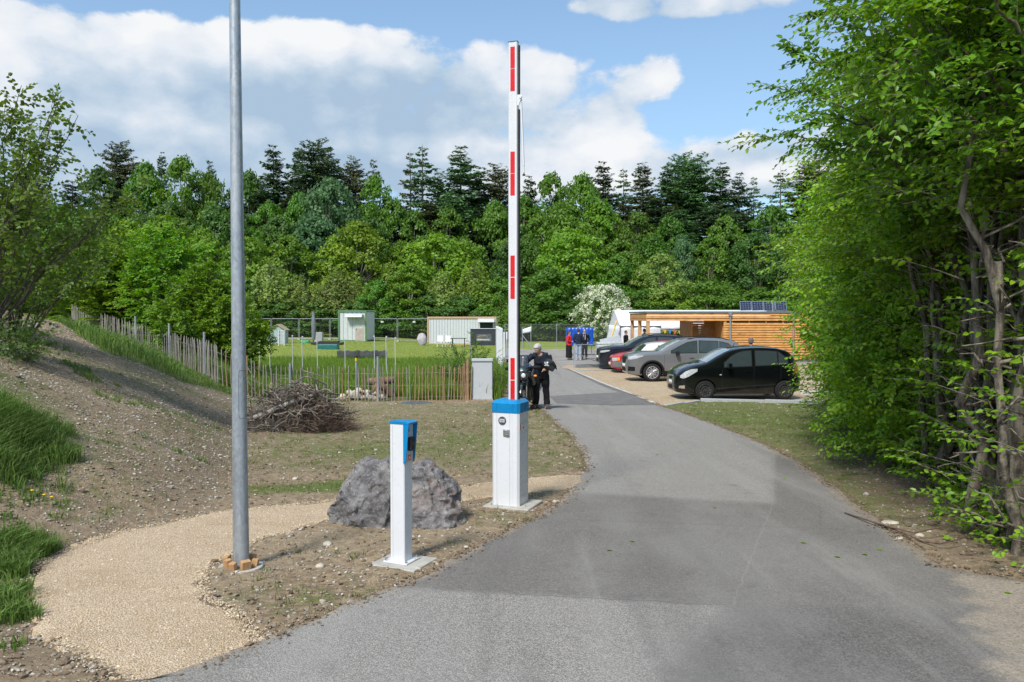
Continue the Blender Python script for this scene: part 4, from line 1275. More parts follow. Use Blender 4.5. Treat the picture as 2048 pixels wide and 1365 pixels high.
def car(spec, loc, rz, label, cat='car'):
    S_ = spec
    root = thing(S_['name'], loc, label, cat, 'cars on the gravel parking lot', rz)
    top, bot, belt, plan = interp(S_['top']), interp(S_['bot']), interp(S_['belt']), interp(S_['plan'])
    L_, Hr, tum = S_['L'], S_['H'], S_['tum']
    crown = .035
    def ysurf(x_, z_):
        w_ = plan(x_); zb = np.minimum(belt(x_), top(x_) - .03); z0 = bot(x_)
        low = w_ * (1 - .07 * np.clip((zb - z_) / np.maximum(zb - z0, .05), 0, 1) ** 2.5) + .012 * np.sin(np.clip((z_ - z0) / np.maximum(zb - z0, .05), 0, 1) * np.pi)
        up_ = (w_ + 0.0) * (1 - tum * np.clip((z_ - zb) / (Hr - .9), 0, 1.2)) 
        return np.where(z_ > zb, up_, low)
    def tops(x_, fy):
        """point on the upper surface; fy -1..1 across"""
        zt = float(top(x_)); yt = float(ysurf(x_, zt - .04)) - .05
        return (x_, fy * yt, zt + crown * (1 - fy * fy) - .0)
    xs_ = np.unique(np.concatenate([[0, .012, .035, .07, .12, .18], np.linspace(.25, L_ - .25, 44), [L_ - .16, L_ - .1, L_ - .05, L_ - .02, L_]]))
    rows = []
    for x_ in xs_:
        z0, zt = float(bot(x_)), float(top(x_)); zb = min(float(belt(x_)), zt - .03)
        pr = [(0, z0), (float(ysurf(x_, z0)) * .6, z0), (float(ysurf(x_, z0)) - .03, z0), (float(ysurf(x_, z0 + .03)), z0 + .03)]
        for q in (.2, .4, .6, .8, .93, 1.0): z_ = z0 + .03 + (zb - z0 - .03) * q; pr.append((float(ysurf(x_, z_)), z_))
        for q in (.12, .35, .65, 1.0): z_ = zb + (zt - .04 - zb) * q if zt - .04 > zb else zb + .005 * q; pr.append((float(ysurf(x_, z_)) - .004 * q, z_))
        ye = float(ysurf(x_, zt - .04)) - .05
        pr += [(ye + .035, zt - .012), (ye, zt), (ye * .66, zt + crown * .56), (ye * .33, zt + crown * .89), (0, zt + crown)]
        rows.append([(x_, -p[0], p[1]) for p in pr] + [(x_, p[0], p[1]) for p in pr[-2:0:-1]])
    n = len(rows[0]); vs = [p for r_ in rows for p in r_]
    fs = [(i * n + k, i * n + (k + 1) % n, (i + 1) * n + (k + 1) % n, (i + 1) * n + k) for i in range(len(rows) - 1) for k in range(n)]
    fs += [tuple(range(n))[::-1], tuple(range((len(rows) - 1) * n, len(rows) * n))]
    mb = MB(); mb.add(vs, fs, True)
    body = mb.build('body', [S_['paint'], M_ARCHD], root, weld=.0008)
    cutters = []
    for wx in S_['axles']:
        for sd_ in (-1, 1):
            c_ = MB(); c_.cur = 1; c_.cyl((wx, sd_ * (plan(wx) - .02), S_['r'] + .01), S_['r'] + S_.get('gap', .045), .46, 'y', 40)
            co = c_.build('cut', [S_['paint'], M_ARCHD]); co.parent = root; cutters.append(co)
            md = body.modifiers.new('b', 'BOOLEAN'); md.object = co; md.operation = 'DIFFERENCE'; md.solver = 'EXACT'
    bpy.context.view_layer.update()
    bake(body)
    for c_ in cutters: bpy.data.objects.remove(c_, do_unlink=True)
    for p_ in body.data.polygons: p_.use_smooth = True
    try: body.data.set_sharp_from_angle(angle=R(32))
    except Exception: pass
    w0 = float(plan(L_ / 2))
    for wx in S_['axles']:
        for sd_ in (-1, 1): wheel(root, (wx, sd_ * (w0 - .115), S_['r']), S_['r'], .20, sd_, S_['rim'])
    # windscreen / rear glass on the upper surface
    for nm, (x0, x1), m_ in (('windscreen', S_['ws'], M_GLASSL), ('rear_window', S_['rw'], M_GLASS)):
        rows = [[(lambda p: (p[0] + (-.006 if nm == 'windscreen' else .006), p[1], p[2] + .005))(tops(x_, fy)) for fy in np.linspace(-.93, .93, 9)] for x_ in np.linspace(x0, x1, 12)]
        mb = MB(); mb.sheet(rows); mb.build(nm, m_, root)
    def patch(nm, xa, xb, lo, hi, mat, off=.005, par=None, sides=(-1, 1), nx=14, nz=5):
        o_ = None
        for sd_ in sides:
            rows = []
            for x_ in np.linspace(xa, xb, nx):
                a_, b_ = lo(x_), hi(x_); rows.append([(x_, sd_ * (float(ysurf(x_, z_)) + off), z_) for z_ in np.linspace(a_, max(b_, a_ + .002), nz)])
            mb = MB(); mb.sheet(rows); o_ = mb.build(nm, mat, par or root)
        return o_
    for (pts_lo, pts_hi) in S_['windows']:
        lo = lambda x_, q=pts_lo: float(np.interp(x_, [p[0] for p in q], [p[1] for p in q])); hi = lambda x_, q=pts_hi: float(np.interp(x_, [p[0] for p in q], [p[1] for p in q]))
        fr = .022
        patch('window_frame', pts_lo[0][0] - fr, pts_lo[-1][0] + fr, lambda x_: lo(x_) - fr, lambda x_: hi(x_) + fr, M_TRIM, .003)
        patch('side_window', pts_lo[0][0], pts_lo[-1][0], lo, hi, M_GLASS, .007)
    for (nm, pl, ph, m_) in S_['lamps']:
        lo = lambda x_, q=pl: float(np.interp(x_, [p[0] for p in q], [p[1] for p in q])); hi = lambda x_, q=ph: float(np.interp(x_, [p[0] for p in q], [p[1] for p in q]))
        patch(nm, pl[0][0], pl[-1][0], lo, hi, m_, .006)
    # door gaps and handles
    for dx_ in S_['doors']:
        for sd_ in (-1, 1):
            pts = [(x_, sd_ * (float(ysurf(x_, z_)) + .0005), z_) for x_, z_ in [(dx_, float(belt(dx_)) - .02), (dx_ - .01, .75), (dx_, .5), (dx_ + .02, .28)]]
            mb = MB(); mb.tube(pts, .0045, 4, False); mb.build('door_gap', M_ARCHD, root)
    for hx, hz_ in S_['handles']:
        for sd_ in (-1, 1):
            yy = float(ysurf(hx, hz_))
            mb = MB(); mb.box((hx, sd_ * (yy + .014), hz_), (.17, .02, .03)); mb.box((hx - .07, sd_ * (yy + .004), hz_), (.03, .02, .03)); mb.build('door_handle', S_.get('hmat', S_['paint']), root, bevel=.006)
    mx, mz = S_['mirror']
    for sd_ in (-1, 1):
        yy = float(ysurf(mx, mz))
        mb = MB(); mb.box((mx - .01, sd_ * (yy + .12), mz), (.13, .20, .15), taper=.8); mb.box((mx + .02, sd_ * (yy + .02), mz - .05), (.07, .1, .03)); mb.build('wing_mirror', S_.get('mmat', M_TRIM), root, bevel=.03, seg=3)
    if S_.get('clad'):
        for wx in S_['axles']:
            for sd_ in (-1, 1):
                rows = []
                for a in np.linspace(-.12, math.pi + .12, 26):
                    rr0, rr1 = S_['r'] + .04, S_['r'] + .12
                    rows.append([(wx + q * math.cos(a), sd_ * (float(ysurf(wx + q * math.cos(a), S_['r'] + q * math.sin(a))) + o_), S_['r'] + q * math.sin(a)) for q, o_ in ((rr0, -.03), (rr0, .016), (rr1, .016), (rr1 + .005, -.002))])
                mb = MB(); mb.sheet(rows); mb.build('arch_trim', M_TRIM, root)
        a_, b_ = S_['axles'][0] + S_['r'] + .05, S_['axles'][1] - S_['r'] - .05
        patch('sill_trim', a_, b_, lambda x_: float(bot(x_)) + .0, lambda x_: float(bot(x_)) + .17, M_TRIM, .014)
    # nose: grille bars, plate
    for (nm, cx, z_, w_, h_, m_, dep) in S_['nose']:
        mb = MB(); rows = []
        for yy in np.linspace(-w_ / 2, w_ / 2, 11):
            bul = dep * (1 - (yy / (w_ / 2)) ** 2)
            rows.append([(cx - bul - .004, yy, z_ - h_ / 2), (cx - bul - .008, yy, z_), (cx - bul - .0, yy, z_ + h_ / 2)])
        mb.sheet(rows); mb.build(nm, m_, root, solid=.02)
    for k_, xx in S_.get('fog', []):
        pass
    if S_.get('rails'):
        for sd_ in (-1, 1):
            pts = [(x_, sd_ * (float(ysurf(x_, float(top(x_)) - .04)) - .07), float(top(x_)) + .045 * (1 if 0 < i < 5 else .1)) for i, x_ in enumerate(np.linspace(S_['ws'][1] + .25, S_['rw'][0] - .15, 6))]
            mb = MB(); mb.tube(pts, .016, 8); mb.build('roof_rail', M_TRIM, root)
    if S_.get('antenna'):
        x_ = S_['antenna']; mb = MB(); mb.tube([(x_, 0, float(top(x_)) + .02), (x_ + .06, 0, float(top(x_)) + .14)], [.014, .005], 6); mb.build('antenna', M_TRIM, root)
    return root


P_BLACK = carpaint('paint_black', (.003, .004, .005)); P_GREY = carpaint('paint_grey', (.20, .205, .215), rough=.34, metal=.4); P_NAVY = carpaint('paint_navy', (.010, .014, .024))
P_RED = carpaint('paint_red', (.42, .02, .03), rough=.4); P_WHITE = carpaint('paint_white', (.70, .70, .70), rough=.35); P_SILVER = carpaint('paint_silver', (.38, .40, .43), rough=.3, metal=.5)
agila = dict(name='compact_car', L=3.74, H=1.55, tum=.15, r=.292, rim='steel', axles=(.86, 3.22), paint=P_BLACK, gap=.03,
             top=[(0, .52), (.02, .68), (.10, .79), (.30, .93), (.60, 1.03), (.87, 1.085), (1.25, 1.29), (1.66, 1.475), (2.0, 1.53), (2.45, 1.55), (2.9, 1.53), (3.25, 1.46), (3.42, 1.36), (3.60, 1.06), (3.70, .80), (3.74, .62)],
             bot=[(0, .34), (.04, .23), (.3, .19), (.7, .17), (3.2, .18), (3.6, .24), (3.74, .36)],
             belt=[(0, .48), (.1, .72), (.6, .90), (1.2, .94), (2.0, .985), (3.0, 1.05), (3.5, 1.02), (3.74, .6)],
             plan=[(0, .50), (.03, .60), (.12, .71), (.3, .79), (.6, .825), (1.2, .84), (2.8, .84), (3.3, .82), (3.6, .76), (3.70, .70), (3.74, .62)],
             ws=(.90, 1.64), rw=(3.36, 3.60),
             windows=[([(1.42, .985), (1.55, .985), (2.0, 1.005), (2.22, 1.015)], [(1.42, 1.10), (1.60, 1.27), (1.80, 1.385), (2.0, 1.44), (2.22, 1.455)]), ([(2.34, 1.02), (2.8, 1.04), (2.98, 1.05)], [(2.34, 1.455), (2.7, 1.45), (2.98, 1.43)]), ([(3.03, 1.05), (3.3, 1.08)], [(3.03, 1.425), (3.3, 1.22)])],
             lamps=[('headlight', [(.13, .66), (.22, .64), (.35, .69), (.62, .86)], [(.13, .72), (.28, .85), (.45, .92), (.62, .93)], M_LAMP), ('fog_light', [(.10, .35), (.26, .34)], [(.10, .42), (.26, .44)], M_CHROME), ('tail_light', [(3.52, .80), (3.66, .76)], [(3.52, 1.15), (3.66, .98)], M_REDL), ('side_indicator', [(1.27, .74), (1.33, .74)], [(1.27, .77), (1.33, .77)], M_LAMP)],
             doors=(1.36, 2.30, 3.10), handles=((2.12, .86), (2.98, .90)), mirror=(1.55, 1.03), mmat=P_BLACK,
             nose=[('grille', .045, .66, .62, .13, M_TRIM, .05), ('grille_bar', .035, .70, .66, .03, M_CHROME, .055), ('lower_grille', .02, .36, .8, .12, M_TRIM, .03), ('number_plate', .015, .50, .5, .11, M_PLATE, .03)], antenna=1.9)
suv = dict(name='suv', L=4.66, H=1.70, tum=.15, r=.365, rim=10, axles=(.98, 3.65), paint=P_GREY, clad=True, rails=True,
           top=[(0, .66), (.02, .90), (.08, 1.0), (.35, 1.08), (.8, 1.14), (1.28, 1.17), (1.7, 1.40), (2.15, 1.60), (2.5, 1.67), (3.0, 1.69), (3.6, 1.67), (4.1, 1.61), (4.35, 1.50), (4.5, 1.25), (4.62, .95), (4.66, .7)],
           bot=[(0, .42), (.06, .30), (.4, .25), (4.2, .27), (4.5, .34), (4.66, .45)],
           belt=[(0, .62), (.1, .92), (.6, 1.02), (1.3, 1.07), (2.5, 1.09), (4.0, 1.13), (4.5, 1.1), (4.66, .68)],
           plan=[(0, .58), (.03, .68), (.12, .80), (.35, .88), (.7, .905), (1.4, .915), (3.6, .915), (4.2, .90), (4.5, .84), (4.62, .76), (4.66, .66)],
           ws=(1.32, 2.12), rw=(4.2, 4.5),
           windows=[([(1.72, 1.13), (2.0, 1.13), (2.72, 1.14)], [(1.72, 1.20), (2.0, 1.36), (2.35, 1.53), (2.72, 1.59)]), ([(2.82, 1.14), (3.55, 1.16)], [(2.82, 1.595), (3.55, 1.57)]), ([(3.63, 1.165), (4.15, 1.21)], [(3.63, 1.56), (3.95, 1.49), (4.15, 1.34)])],
           lamps=[('headlight', [(.06, .86), (.3, .89), (.62, 1.0)], [(.06, .98), (.3, 1.02), (.62, 1.035)], M_LAMP), ('tail_light', [(4.45, .95), (4.6, .9)], [(4.45, 1.2), (4.6, 1.1)], M_REDL), ('bumper_trim', [(.05, .42), (.30, .42)], [(.05, .60), (.30, .58)], M_TRIM)],
           doors=(1.45, 2.77, 3.62), handles=((2.52, .93), (3.42, .95)), mirror=(1.95, 1.12), hmat=M_DGREY,
           nose=[('grille', .03, .84, 1.1, .26, M_TRIM, .05), ('lower_grille', .02, .46, 1.1, .14, M_TRIM, .05), ('number_plate', .0, .62, .5, .11, M_PLATE, .05)])
xc = dict(suv); xc.update(name='suv', paint=P_NAVY, r=.36, rim=5)
xc['lamps'] = [('headlight', [(.06, .84), (.3, .87), (.50, .93)], [(.06, .93), (.3, .97), (.50, .97)], M_LAMP), ('tail_light', [(4.45, .95), (4.6, .9)], [(4.45, 1.45), (4.6, 1.1)], M_REDL)]
hatch = dict(name='hatchback', L=3.95, H=1.45, tum=.17, r=.30, rim=7, axles=(.80, 3.28), paint=P_WHITE,
             top=[(0, .55), (.02, .68), (.1, .75), (.5, .88), (1.0, .96), (1.4, 1.18), (1.85, 1.36), (2.2, 1.43), (2.7, 1.45), (3.2, 1.42), (3.42, 1.36), (3.65, 1.15), (3.85, .92), (3.93, .75), (3.95, .6)],
             bot=[(0, .36), (.05, .24), (.4, .19), (3.5, .20), (3.85, .28), (3.95, .4)], belt=[(0, .5), (.1, .7), (.6, .82), (1.2, .88), (2.4, .92), (3.4, .97), (3.8, .92), (3.95, .58)],
             plan=[(0, .52), (.03, .62), (.12, .72), (.35, .79), (.7, .815), (3.1, .825), (3.5, .80), (3.8, .74), (3.92, .66), (3.95, .58)], ws=(1.05, 1.82), rw=(3.44, 3.78),
             windows=[([(1.45, .95), (2.15, .97)], [(1.45, 1.02), (1.75, 1.26), (2.15, 1.36)]), ([(2.25, .97), (2.95, 1.0)], [(2.25, 1.37), (2.95, 1.32)])],
             lamps=[('headlight', [(.04, .56), (.26, .58)], [(.04, .70), (.26, .72)], M_LAMP), ('indicator', [(.27, .58), (.36, .59)], [(.27, .72), (.36, .73)], M_AMBER), ('tail_light', [(3.70, .75), (3.88, .72)], [(3.70, .98), (3.88, .88)], M_REDL)],
             doors=(1.35, 2.2, 3.0), handles=((2.05, .80),), mirror=(1.5, .97), nose=[('grille', .02, .62, .8, .10, M_TRIM, .04), ('number_plate', .0, .42, .5, .11, M_PLATE, .04)], antenna=3.2)
redc = dict(hatch); redc.update(paint=P_RED, antenna=None, name='hatchback')
redc['lamps'] = hatch['lamps'] + [('bumper', [(.0, .30), (.62, .28)], [(.0, .54), (.62, .54)], plain('grey_bumper', (.16, .165, .17), .5))]
silv = dict(hatch); silv.update(paint=P_SILVER, H=1.5)


def park(spec, px_, Ynear, rz, label, rev=False, z=None):
    """nose (or tail if rev) at image column px_, near side of the car at depth Ynear"""
    hw = .87
    x_ = (px_ - 1024) / 1600 * (Ynear + hw * .5)
    yc = Ynear + hw
    zz = gz(x_ + 2, yc) + .012 if z is None else z
    if not rev: return car(spec, (x_, yc, zz), R(rz), label)
    return car(spec, (x_ + spec['L'], yc, zz), R(180 + rz), label)


park(agila, 1347, 23.45, 1.2, 'small black five door car with plain black steel wheels, nearest on the gravel')
park(suv, 1251, 31.2, 1.0, 'grey suv with dark wheel arches and ten spoke wheels behind the black car')
park(hatch, 1268, 33.9, 0, 'white hatchback parked tail first between the grey suv and the red car', rev=True)
park(redc, 1222, 36.3, 0, 'old red hatchback with grey bumper and amber indicator behind the grey suv')
park(xc, 1197, 38.6, 0, 'dark navy suv with roof rails, farthest left in the parked row')
park(silv, 1276, 41.2, 0, 'silver car whose roof and red tail lamp show above the white hatchback', rev=True)

# ------------------------------------------------------------------ people
M_SKIN = plain('skin', (.52, .30, .21), .55, var=.08, scale=20, bump=.1)
M_HAIRG = plain('grey_hair', (.42, .41, .40), .7, var=.25, scale=40, bump=.9, bscale=120)
M_HAIRB = plain('brown_hair', (.06, .035, .022), .65, var=.3, scale=40, bump=.9, bscale=120)


def cloth(name, col, folds=.6):
    if name in _mc: return _mc[name]
    m, b, nt = newmat(name); tc = b.n('ShaderNodeTexCoord').outputs['Object']
    n = b.noise(b.map(tc, (1, 1, .45)), 9, 5, .6, 1.0); n2 = b.noise(tc, 260, 2, .5)
    c = b.mix(b.mr(n, .3, .7), tuple(x * .75 for x in col), tuple(min(1, x * 1.25) for x in col))
    finish(b, nt, pbr(b, c, .88, 0, b.m('ADD', n, b.m('MULTIPLY', n2, .1)), folds, .03, .2)); _mc[name] = m; return m


def fuse(mb, name, mat, parent, vox=.012, sm=3, wrk=None):
    if wrk is None: wrk = .011 if name in ('trousers', 'skirt', 'jacket', 't_shirt') else 0
    o = mb.build(name, mat, parent)
    q = o.modifiers.new('r', 'REMESH'); q.mode = 'VOXEL'; q.voxel_size = vox; q.use_smooth_shade = True
    s_ = o.modifiers.new('s', 'SMOOTH'); s_.iterations = sm; s_.factor = .5
    bpy.context.view_layer.update(); bake(o)
    if wrk:      # soft folds of worn cloth
        from mathutils import noise as mn
        nr = [v.normal.copy() for v in o.data.vertices]; new = []; sd_ = hash(name) % 7
        for v, n_ in zip(o.data.vertices, nr):
            p = v.co; q_ = Vector((p.x * 9, p.y * 9, p.z * 5 + sd_))
            f = (1 - abs(mn.noise(q_)) * 2.4) * wrk + mn.noise(q_ * 2.7) * wrk * .5
            new += list(p + n_ * (f - wrk * .4))
        o.data.vertices.foreach_set('co', new); o.data.update()
    for p_ in o.data.polygons: p_.use_smooth = True
    return o


def hand(mb, wrist, dirn, palm_n, s=1.0, curl=.5):
    d_ = Vector(dirn).normalized(); n_ = Vector(palm_n).normalized(); sdv = d_.cross(n_).normalized(); w_ = Vector(wrist)
    c = w_ + d_ * .05 * s
    mb.tube([w_, c, w_ + d_ * .09 * s], [.026 * s, .036 * s, .034 * s], 8)
    mb.tube([c - sdv * .02 * s, c + sdv * .02 * s + d_ * .03 * s], .024 * s, 8)
    for i, (of, ln) in enumerate(((-.032, .062), (-.011, .076), (.011, .070), (.031, .055))):
        b_ = w_ + d_ * .085 * s + sdv * of * s
        m_ = b_ + (d_ * (1 - curl * .4) + n_ * curl * .6).normalized() * ln * .55 * s; e_ = m_ + (d_ * (1 - curl) + n_ * curl * 1.2).normalized() * ln * .5 * s
        mb.tube([b_, m_, e_], [.0105 * s, .0095 * s, .008 * s], 6)
    b_ = w_ + d_ * .03 * s - sdv * .03 * s; mb.tube([b_, b_ - sdv * .03 * s + d_ * .03 * s, b_ - sdv * .035 * s + d_ * .06 * s + n_ * .015], [.013 * s, .011 * s, .009 * s], 6)


def head(mb, c, yaw, pitch, s=1.0):
    """skull, jaw, nose, ears; face looks along -y before yaw"""
    q = Euler((pitch, 0, yaw)).to_matrix(); C_ = Vector(c)
    T_ = lambda p: tuple(C_ + q @ (Vector(p) * s))
    M0 = mb.M.copy(); mb.M = Matrix.Translation(C_) @ q.to_4x4() @ Matrix.Scale(s, 4)
    mb.ball((0, .012, .02), (.076, .094, .098), 16, 12); mb.ball((0, -.028, -.045), (.054, .062, .062), 14, 10); mb.ball((0, -.065, -.082), (.024, .02, .018))
    mb.tube([(0, -.088, .012), (0, -.106, -.018), (0, -.092, -.028)], [.009, .013, .008], 6); mb.ball((0, -.082, -.052), (.024, .012, .009))
    for sx in (-1, 1): mb.ball((sx * .076, .012, -.012), (.010, .020, .032)); mb.ball((sx * .03, -.076, .026), (.020, .012, .008)); mb.ball((sx * .042, -.062, -.012), (.02, .018, .018))
    mb.M = M0
    return T_, q


def eyes(parent, T_, s=1.0):
    for sx in (-1, 1):
        mb = MB(); mb.ball(T_((sx * .030, -.083, .008)), .0085 * s, 8, 6); mb.build('eye', plain('eye_dark', (.05, .04, .035), .2), parent)


def person(loc, rz, label, top, legs, hair, skirt=None, arms='down', h=1.76, feet=None, hairlong=False, torso_w=1.0, scarf=None, extra_label=None, vox=.014, head_yaw=0.0):
    root = thing('person', loc, label, 'person', None, rz)
    k = h / 1.76
    J = lambda x_, y_, z_: Vector((x_ * k, y_ * k, z_ * k))
    legpts = [[J(sx * .085, 0, .92), J(sx * .10, -.01, .50), J(sx * .11, .02, .09)] for sx in (-1, 1)]
    ar = []
    for sx in (-1, 1):
        if arms == 'pockets': ar.append([J(sx * .185, .0, 1.43), J(sx * .27, .05, 1.15), J(sx * .20, -.08, .96)])
        elif arms == 'front': ar.append([J(sx * .185, .0, 1.43), J(sx * .25, .02, 1.15), J(sx * .10, -.20, 1.12)])
        elif arms == 'down': ar.append([J(sx * .185, .0, 1.43), J(sx * .25, .03, 1.15), J(sx * .24, -.03, .90)])
    mb = MB()
    mb.tube([J(0, 0, .90), J(0, .0, 1.05), J(0, .01, 1.22), J(0, .01, 1.38), J(0, .01, 1.47)], [.135 * k, .125 * k, .14 * k, .15 * k, .07 * k], 14)
    mb.tube([J(0, .01, 1.42), J(0, -.005, 1.58)], [.06 * k, .052 * k], 10)
    for l_ in legpts: mb.tube(l_, [.085 * k, .058 * k, .04 * k], 10)
    for l_ in legpts: mb.tube([l_[2] + Vector((0, .04, -.03)), l_[2] + Vector((0, -.16, -.05))], [.035, .03], 8)
    for sx, a_ in zip((-1, 1), ar):
        mb.tube([J(0, .01, 1.41), a_[0]], [.07 * k, .052 * k], 8); mb.tube(a_, [.048 * k, .040 * k, .028 * k], 8)
        d_ = (a_[2] - a_[1]); hand(mb, a_[2], d_, (-sx, -.3, 0), k, .5)
    T_, q = head(mb, J(0, -.015, 1.645), head_yaw, 0, k)
    body = fuse(mb, 'body', M_SKIN, root, vox)
    eyes(body, T_, k)
    mb = MB()
    tw = torso_w
    mb.tube([J(0, 0, .86), J(0, .0, 1.0), J(0, .01, 1.2), J(0, .01, 1.38), J(0, .01, 1.47)], [.165 * k * tw, .155 * k * tw, .165 * k * tw, .17 * k * tw, .09 * k], 16)
    for sx, a_ in zip((-1, 1), ar):
        mb.tube([J(0, .01, 1.40), a_[0]], [.09 * k, .072 * k], 8); e_ = a_[1].lerp(a_[2], .85); mb.tube([a_[0], a_[1], e_], [.068 * k, .058 * k, .045 * k], 8)
    fuse(mb, 'jacket', top, root, vox)
    mb = MB()
    if skirt:
        mb.tube([J(0, 0, .98), J(0, 0, .85), J(0, 0, .5), J(0, 0, .12)], [.14 * k, .19 * k, .19 * k, .20 * k], 18)
        fuse(mb, 'skirt', skirt, root, vox)
    else:
        mb.tube([J(0, 0, .96), J(0, 0, .84)], [.15 * k, .15 * k], 12)
        for l_ in legpts: mb.tube([l_[0], l_[1], l_[2] + Vector((0, 0, .0))], [.105 * k, .082 * k, .066 * k], 10)
        fuse(mb, 'trousers', legs, root, vox)
    for l_ in legpts:
        mb = MB(); mb.tube([l_[2] + Vector((0, .05, -.04)), l_[2] + Vector((0, -.05, -.035)), l_[2] + Vector((0, -.19, -.05))], [.052, .056, .045], 10)
        fuse(mb, 'shoe', feet or M_DGREY, root, .012)
    mb = MB(); M0 = Matrix.Translation(J(0, -.015, 1.645)) @ Euler((0, 0, head_yaw)).to_matrix().to_4x4()
    mb.M = M0
    mb.ball((0, .026, .038), (.086, .096, .094), 16, 10); mb.ball((0, .05, -.01), (.078, .07, .085))
    if hairlong: mb.ball((0, .09, .07), (.045, .05, .045)); mb.tube([(0, .07, 0), (0, .08, -.16)], [.07, .045], 8)
    fuse(mb, 'hair', hair, root, .012, 1)
    if scarf:
        mb = MB(); mb.ring((0, -.01, 1.50 * k), .055, .115, .075); mb.tube([(-.05, -.13, 1.46), (-.05, -.165, 1.15)], .035, 8); mb.tube([(.05, -.13, 1.46), (.05, -.165, 1.15)], .035, 8)
        fuse(mb, 'scarf', scarf, root, .014)
    return root


C_RED = cloth('red_jacket', (.62, .03, .03)); C_BLK = cloth('black_cloth', (.014, .014, .016)); C_NAVY = cloth('navy_cloth', (.018, .028, .055)); C_JEAN = cloth('pale_jeans', (.35, .42, .52)); C_TEAL = cloth('teal_shirt', (.11, .18, .21)); C_SCARF = cloth('beige_scarf', (.32, .29, .25)); C_WHT = cloth('white_shirt', (.6, .6, .6))


def stand(px_, Y_): p = GX(px_, Y_); p.z += .012; return p


person(stand(1138, 47), R(75), 'woman in a red jacket and long black skirt standing beside the blue tarpaulin', C_RED, None, M_HAIRB, skirt=C_BLK, arms='front', h=1.68, hairlong=True)
person(stand(1157, 46.5), R(172), 'man in a navy jacket and pale jeans seen from behind at the tarpaulin', C_NAVY, C_JEAN, M_HAIRB, arms='pockets', h=1.84, torso_w=1.1, feet=plain('white_shoes', (.6, .6, .6), .6))
person(stand(1169, 47.6), R(-8), 'man in a black jacket with beige scarf facing the others', C_BLK, C_BLK, M_HAIRB, arms='pockets', h=1.80, scarf=C_SCARF)
person(stand(1289, 49.5), R(95), 'man in a teal shirt standing between the pavilion posts', C_TEAL, C_BLK, M_HAIRB, h=1.78)
person(stand(1252, 49.5), R(60), 'dark haired person in a black and white top partly behind the first pavilion post', C_BLK, C_BLK, M_HAIRB, h=1.66, arms='front')
person(stand(1395, 47.5), R(20), 'person with light grey cap whose head shows above the grey suv roof', C_RED, C_BLK, plain('white_cap', (.6, .6, .6), .7), h=1.50)
person(stand(1502, 25.9), R(150), 'balding man standing behind the black car so that only his head shows', cloth('brown_shirt', (.2, .12, .1)), C_BLK, plain('short_grey_hair', (.14, .11, .10), .8, var=.2, scale=60), h=1.80)

# ---- motorcyclist
mp = stand(1081, 20.6)
rider = thing('person', mp, 'grey haired motorcyclist in navy t-shirt and black trousers bending over his motorcycle', 'person', None, 0)
V = Vector
hipc = V((.03, .05, .90)); chest = V((.02, -.13, 1.30)); neck = V((-.03, -.20, 1.44)); hd = V((-.09, -.27, 1.55))
lsh, rsh = V((-.20, -.13, 1.38)), V((.19, -.12, 1.38))       # viewer's left / right
lel, lha = V((-.42, -.22, 1.20)), V((-.46, -.36, 1.00)); rel, rha = V((.27, -.16, 1.12)), V((.13, -.36, 1.04))
legs_ = [[V((-.08, .03, .88)), V((-.12, -.07, .50)), V((-.13, .05, .11))], [V((.11, .05, .88)), V((.14, -.03, .50)), V((.17, -.02, .11))]]
mb = MB()
mb.tube([hipc, (hipc + chest) / 2 + V((0, .03, 0)), chest, neck], [.15, .15, .165, .07], 16); mb.tube([neck, hd], [.06, .055], 10)
for l_ in legs_: mb.tube(l_, [.09, .06, .045], 10); mb.tube([l_[2] + V((0, .05, -.04)), l_[2] + V((-.03, -.15, -.06))], [.04, .035], 8)
for a_, b_, c_ in ((lsh, lel, lha), (rsh, rel, rha)): mb.tube([chest + V((0, 0, .08)), a_], [.09, .062], 10); mb.tube([a_, b_, c_], [.055, .044, .030], 10)
hand(mb, lha, (.1, -.3, -.4), (.6, 0, -.5), 1, .7); hand(mb, rha, (-.6, -.3, -.1), (0, -.4, -.9), 1, .8)
T_, q = head(mb, hd, R(-28), R(32))
rb_o = fuse(mb, 'body', M_SKIN, rider, .008, 3); eyes(rb_o, T_)
mb = MB(); mb.tube([hipc + V((0, 0, .02)), (hipc + chest) / 2 + V((0, .03, 0)), chest, neck + V((0, .01, -.02))], [.185, .19, .195, .085], 18)
for a_, b_ in ((lsh, lel), (rsh, rel)): mb.tube([chest + V((0, 0, .07)), a_], [.12, .085], 10); mb.tube([a_, a_.lerp(b_, .75)], [.082, .072], 10)
fuse(mb, 't_shirt', cloth('navy_t_shirt', (.016, .022, .036)), rider, .012)
mb = MB(); mb.tube([hipc + V((0, 0, .07)), hipc + V((0, 0, -.12))], [.18, .175], 14)
for l_ in legs_: mb.tube([l_[0], l_[0].lerp(l_[1], .6), l_[1], l_[1].lerp(l_[2], .6), l_[2] + V((0, 0, .02))], [.125, .105, .088, .078, .090], 12)
fuse(mb, 'trousers', C_BLK, rider, .012)
for l_, dxx in zip(legs_, (-.10, .02)):
    mb = MB(); mb.tube([l_[2] + V((0, .06, -.05)), l_[2] + V((0, -.03, -.035)), l_[2] + V((dxx, -.19, -.065))], [.064, .072, .058], 12); mb.tube([l_[2] + V((0, .01, .12)), l_[2] + V((0, .0, -.03))], [.068, .068], 10)
    fuse(mb, 'boot', plain('worn_leather', (.06, .05, .045), .7, var=.3), rider, .012)
mb = MB(); mb.M = Matrix.Translation(hd) @ Euler((R(32), 0, R(-28))).to_matrix().to_4x4()
mb.ball((0, .024, .042), (.092, .102, .092), 16, 10); mb.ball((0, .06, -.02), (.085, .07, .095)); mb.ball((.0, -.03, .085), (.07, .05, .035))
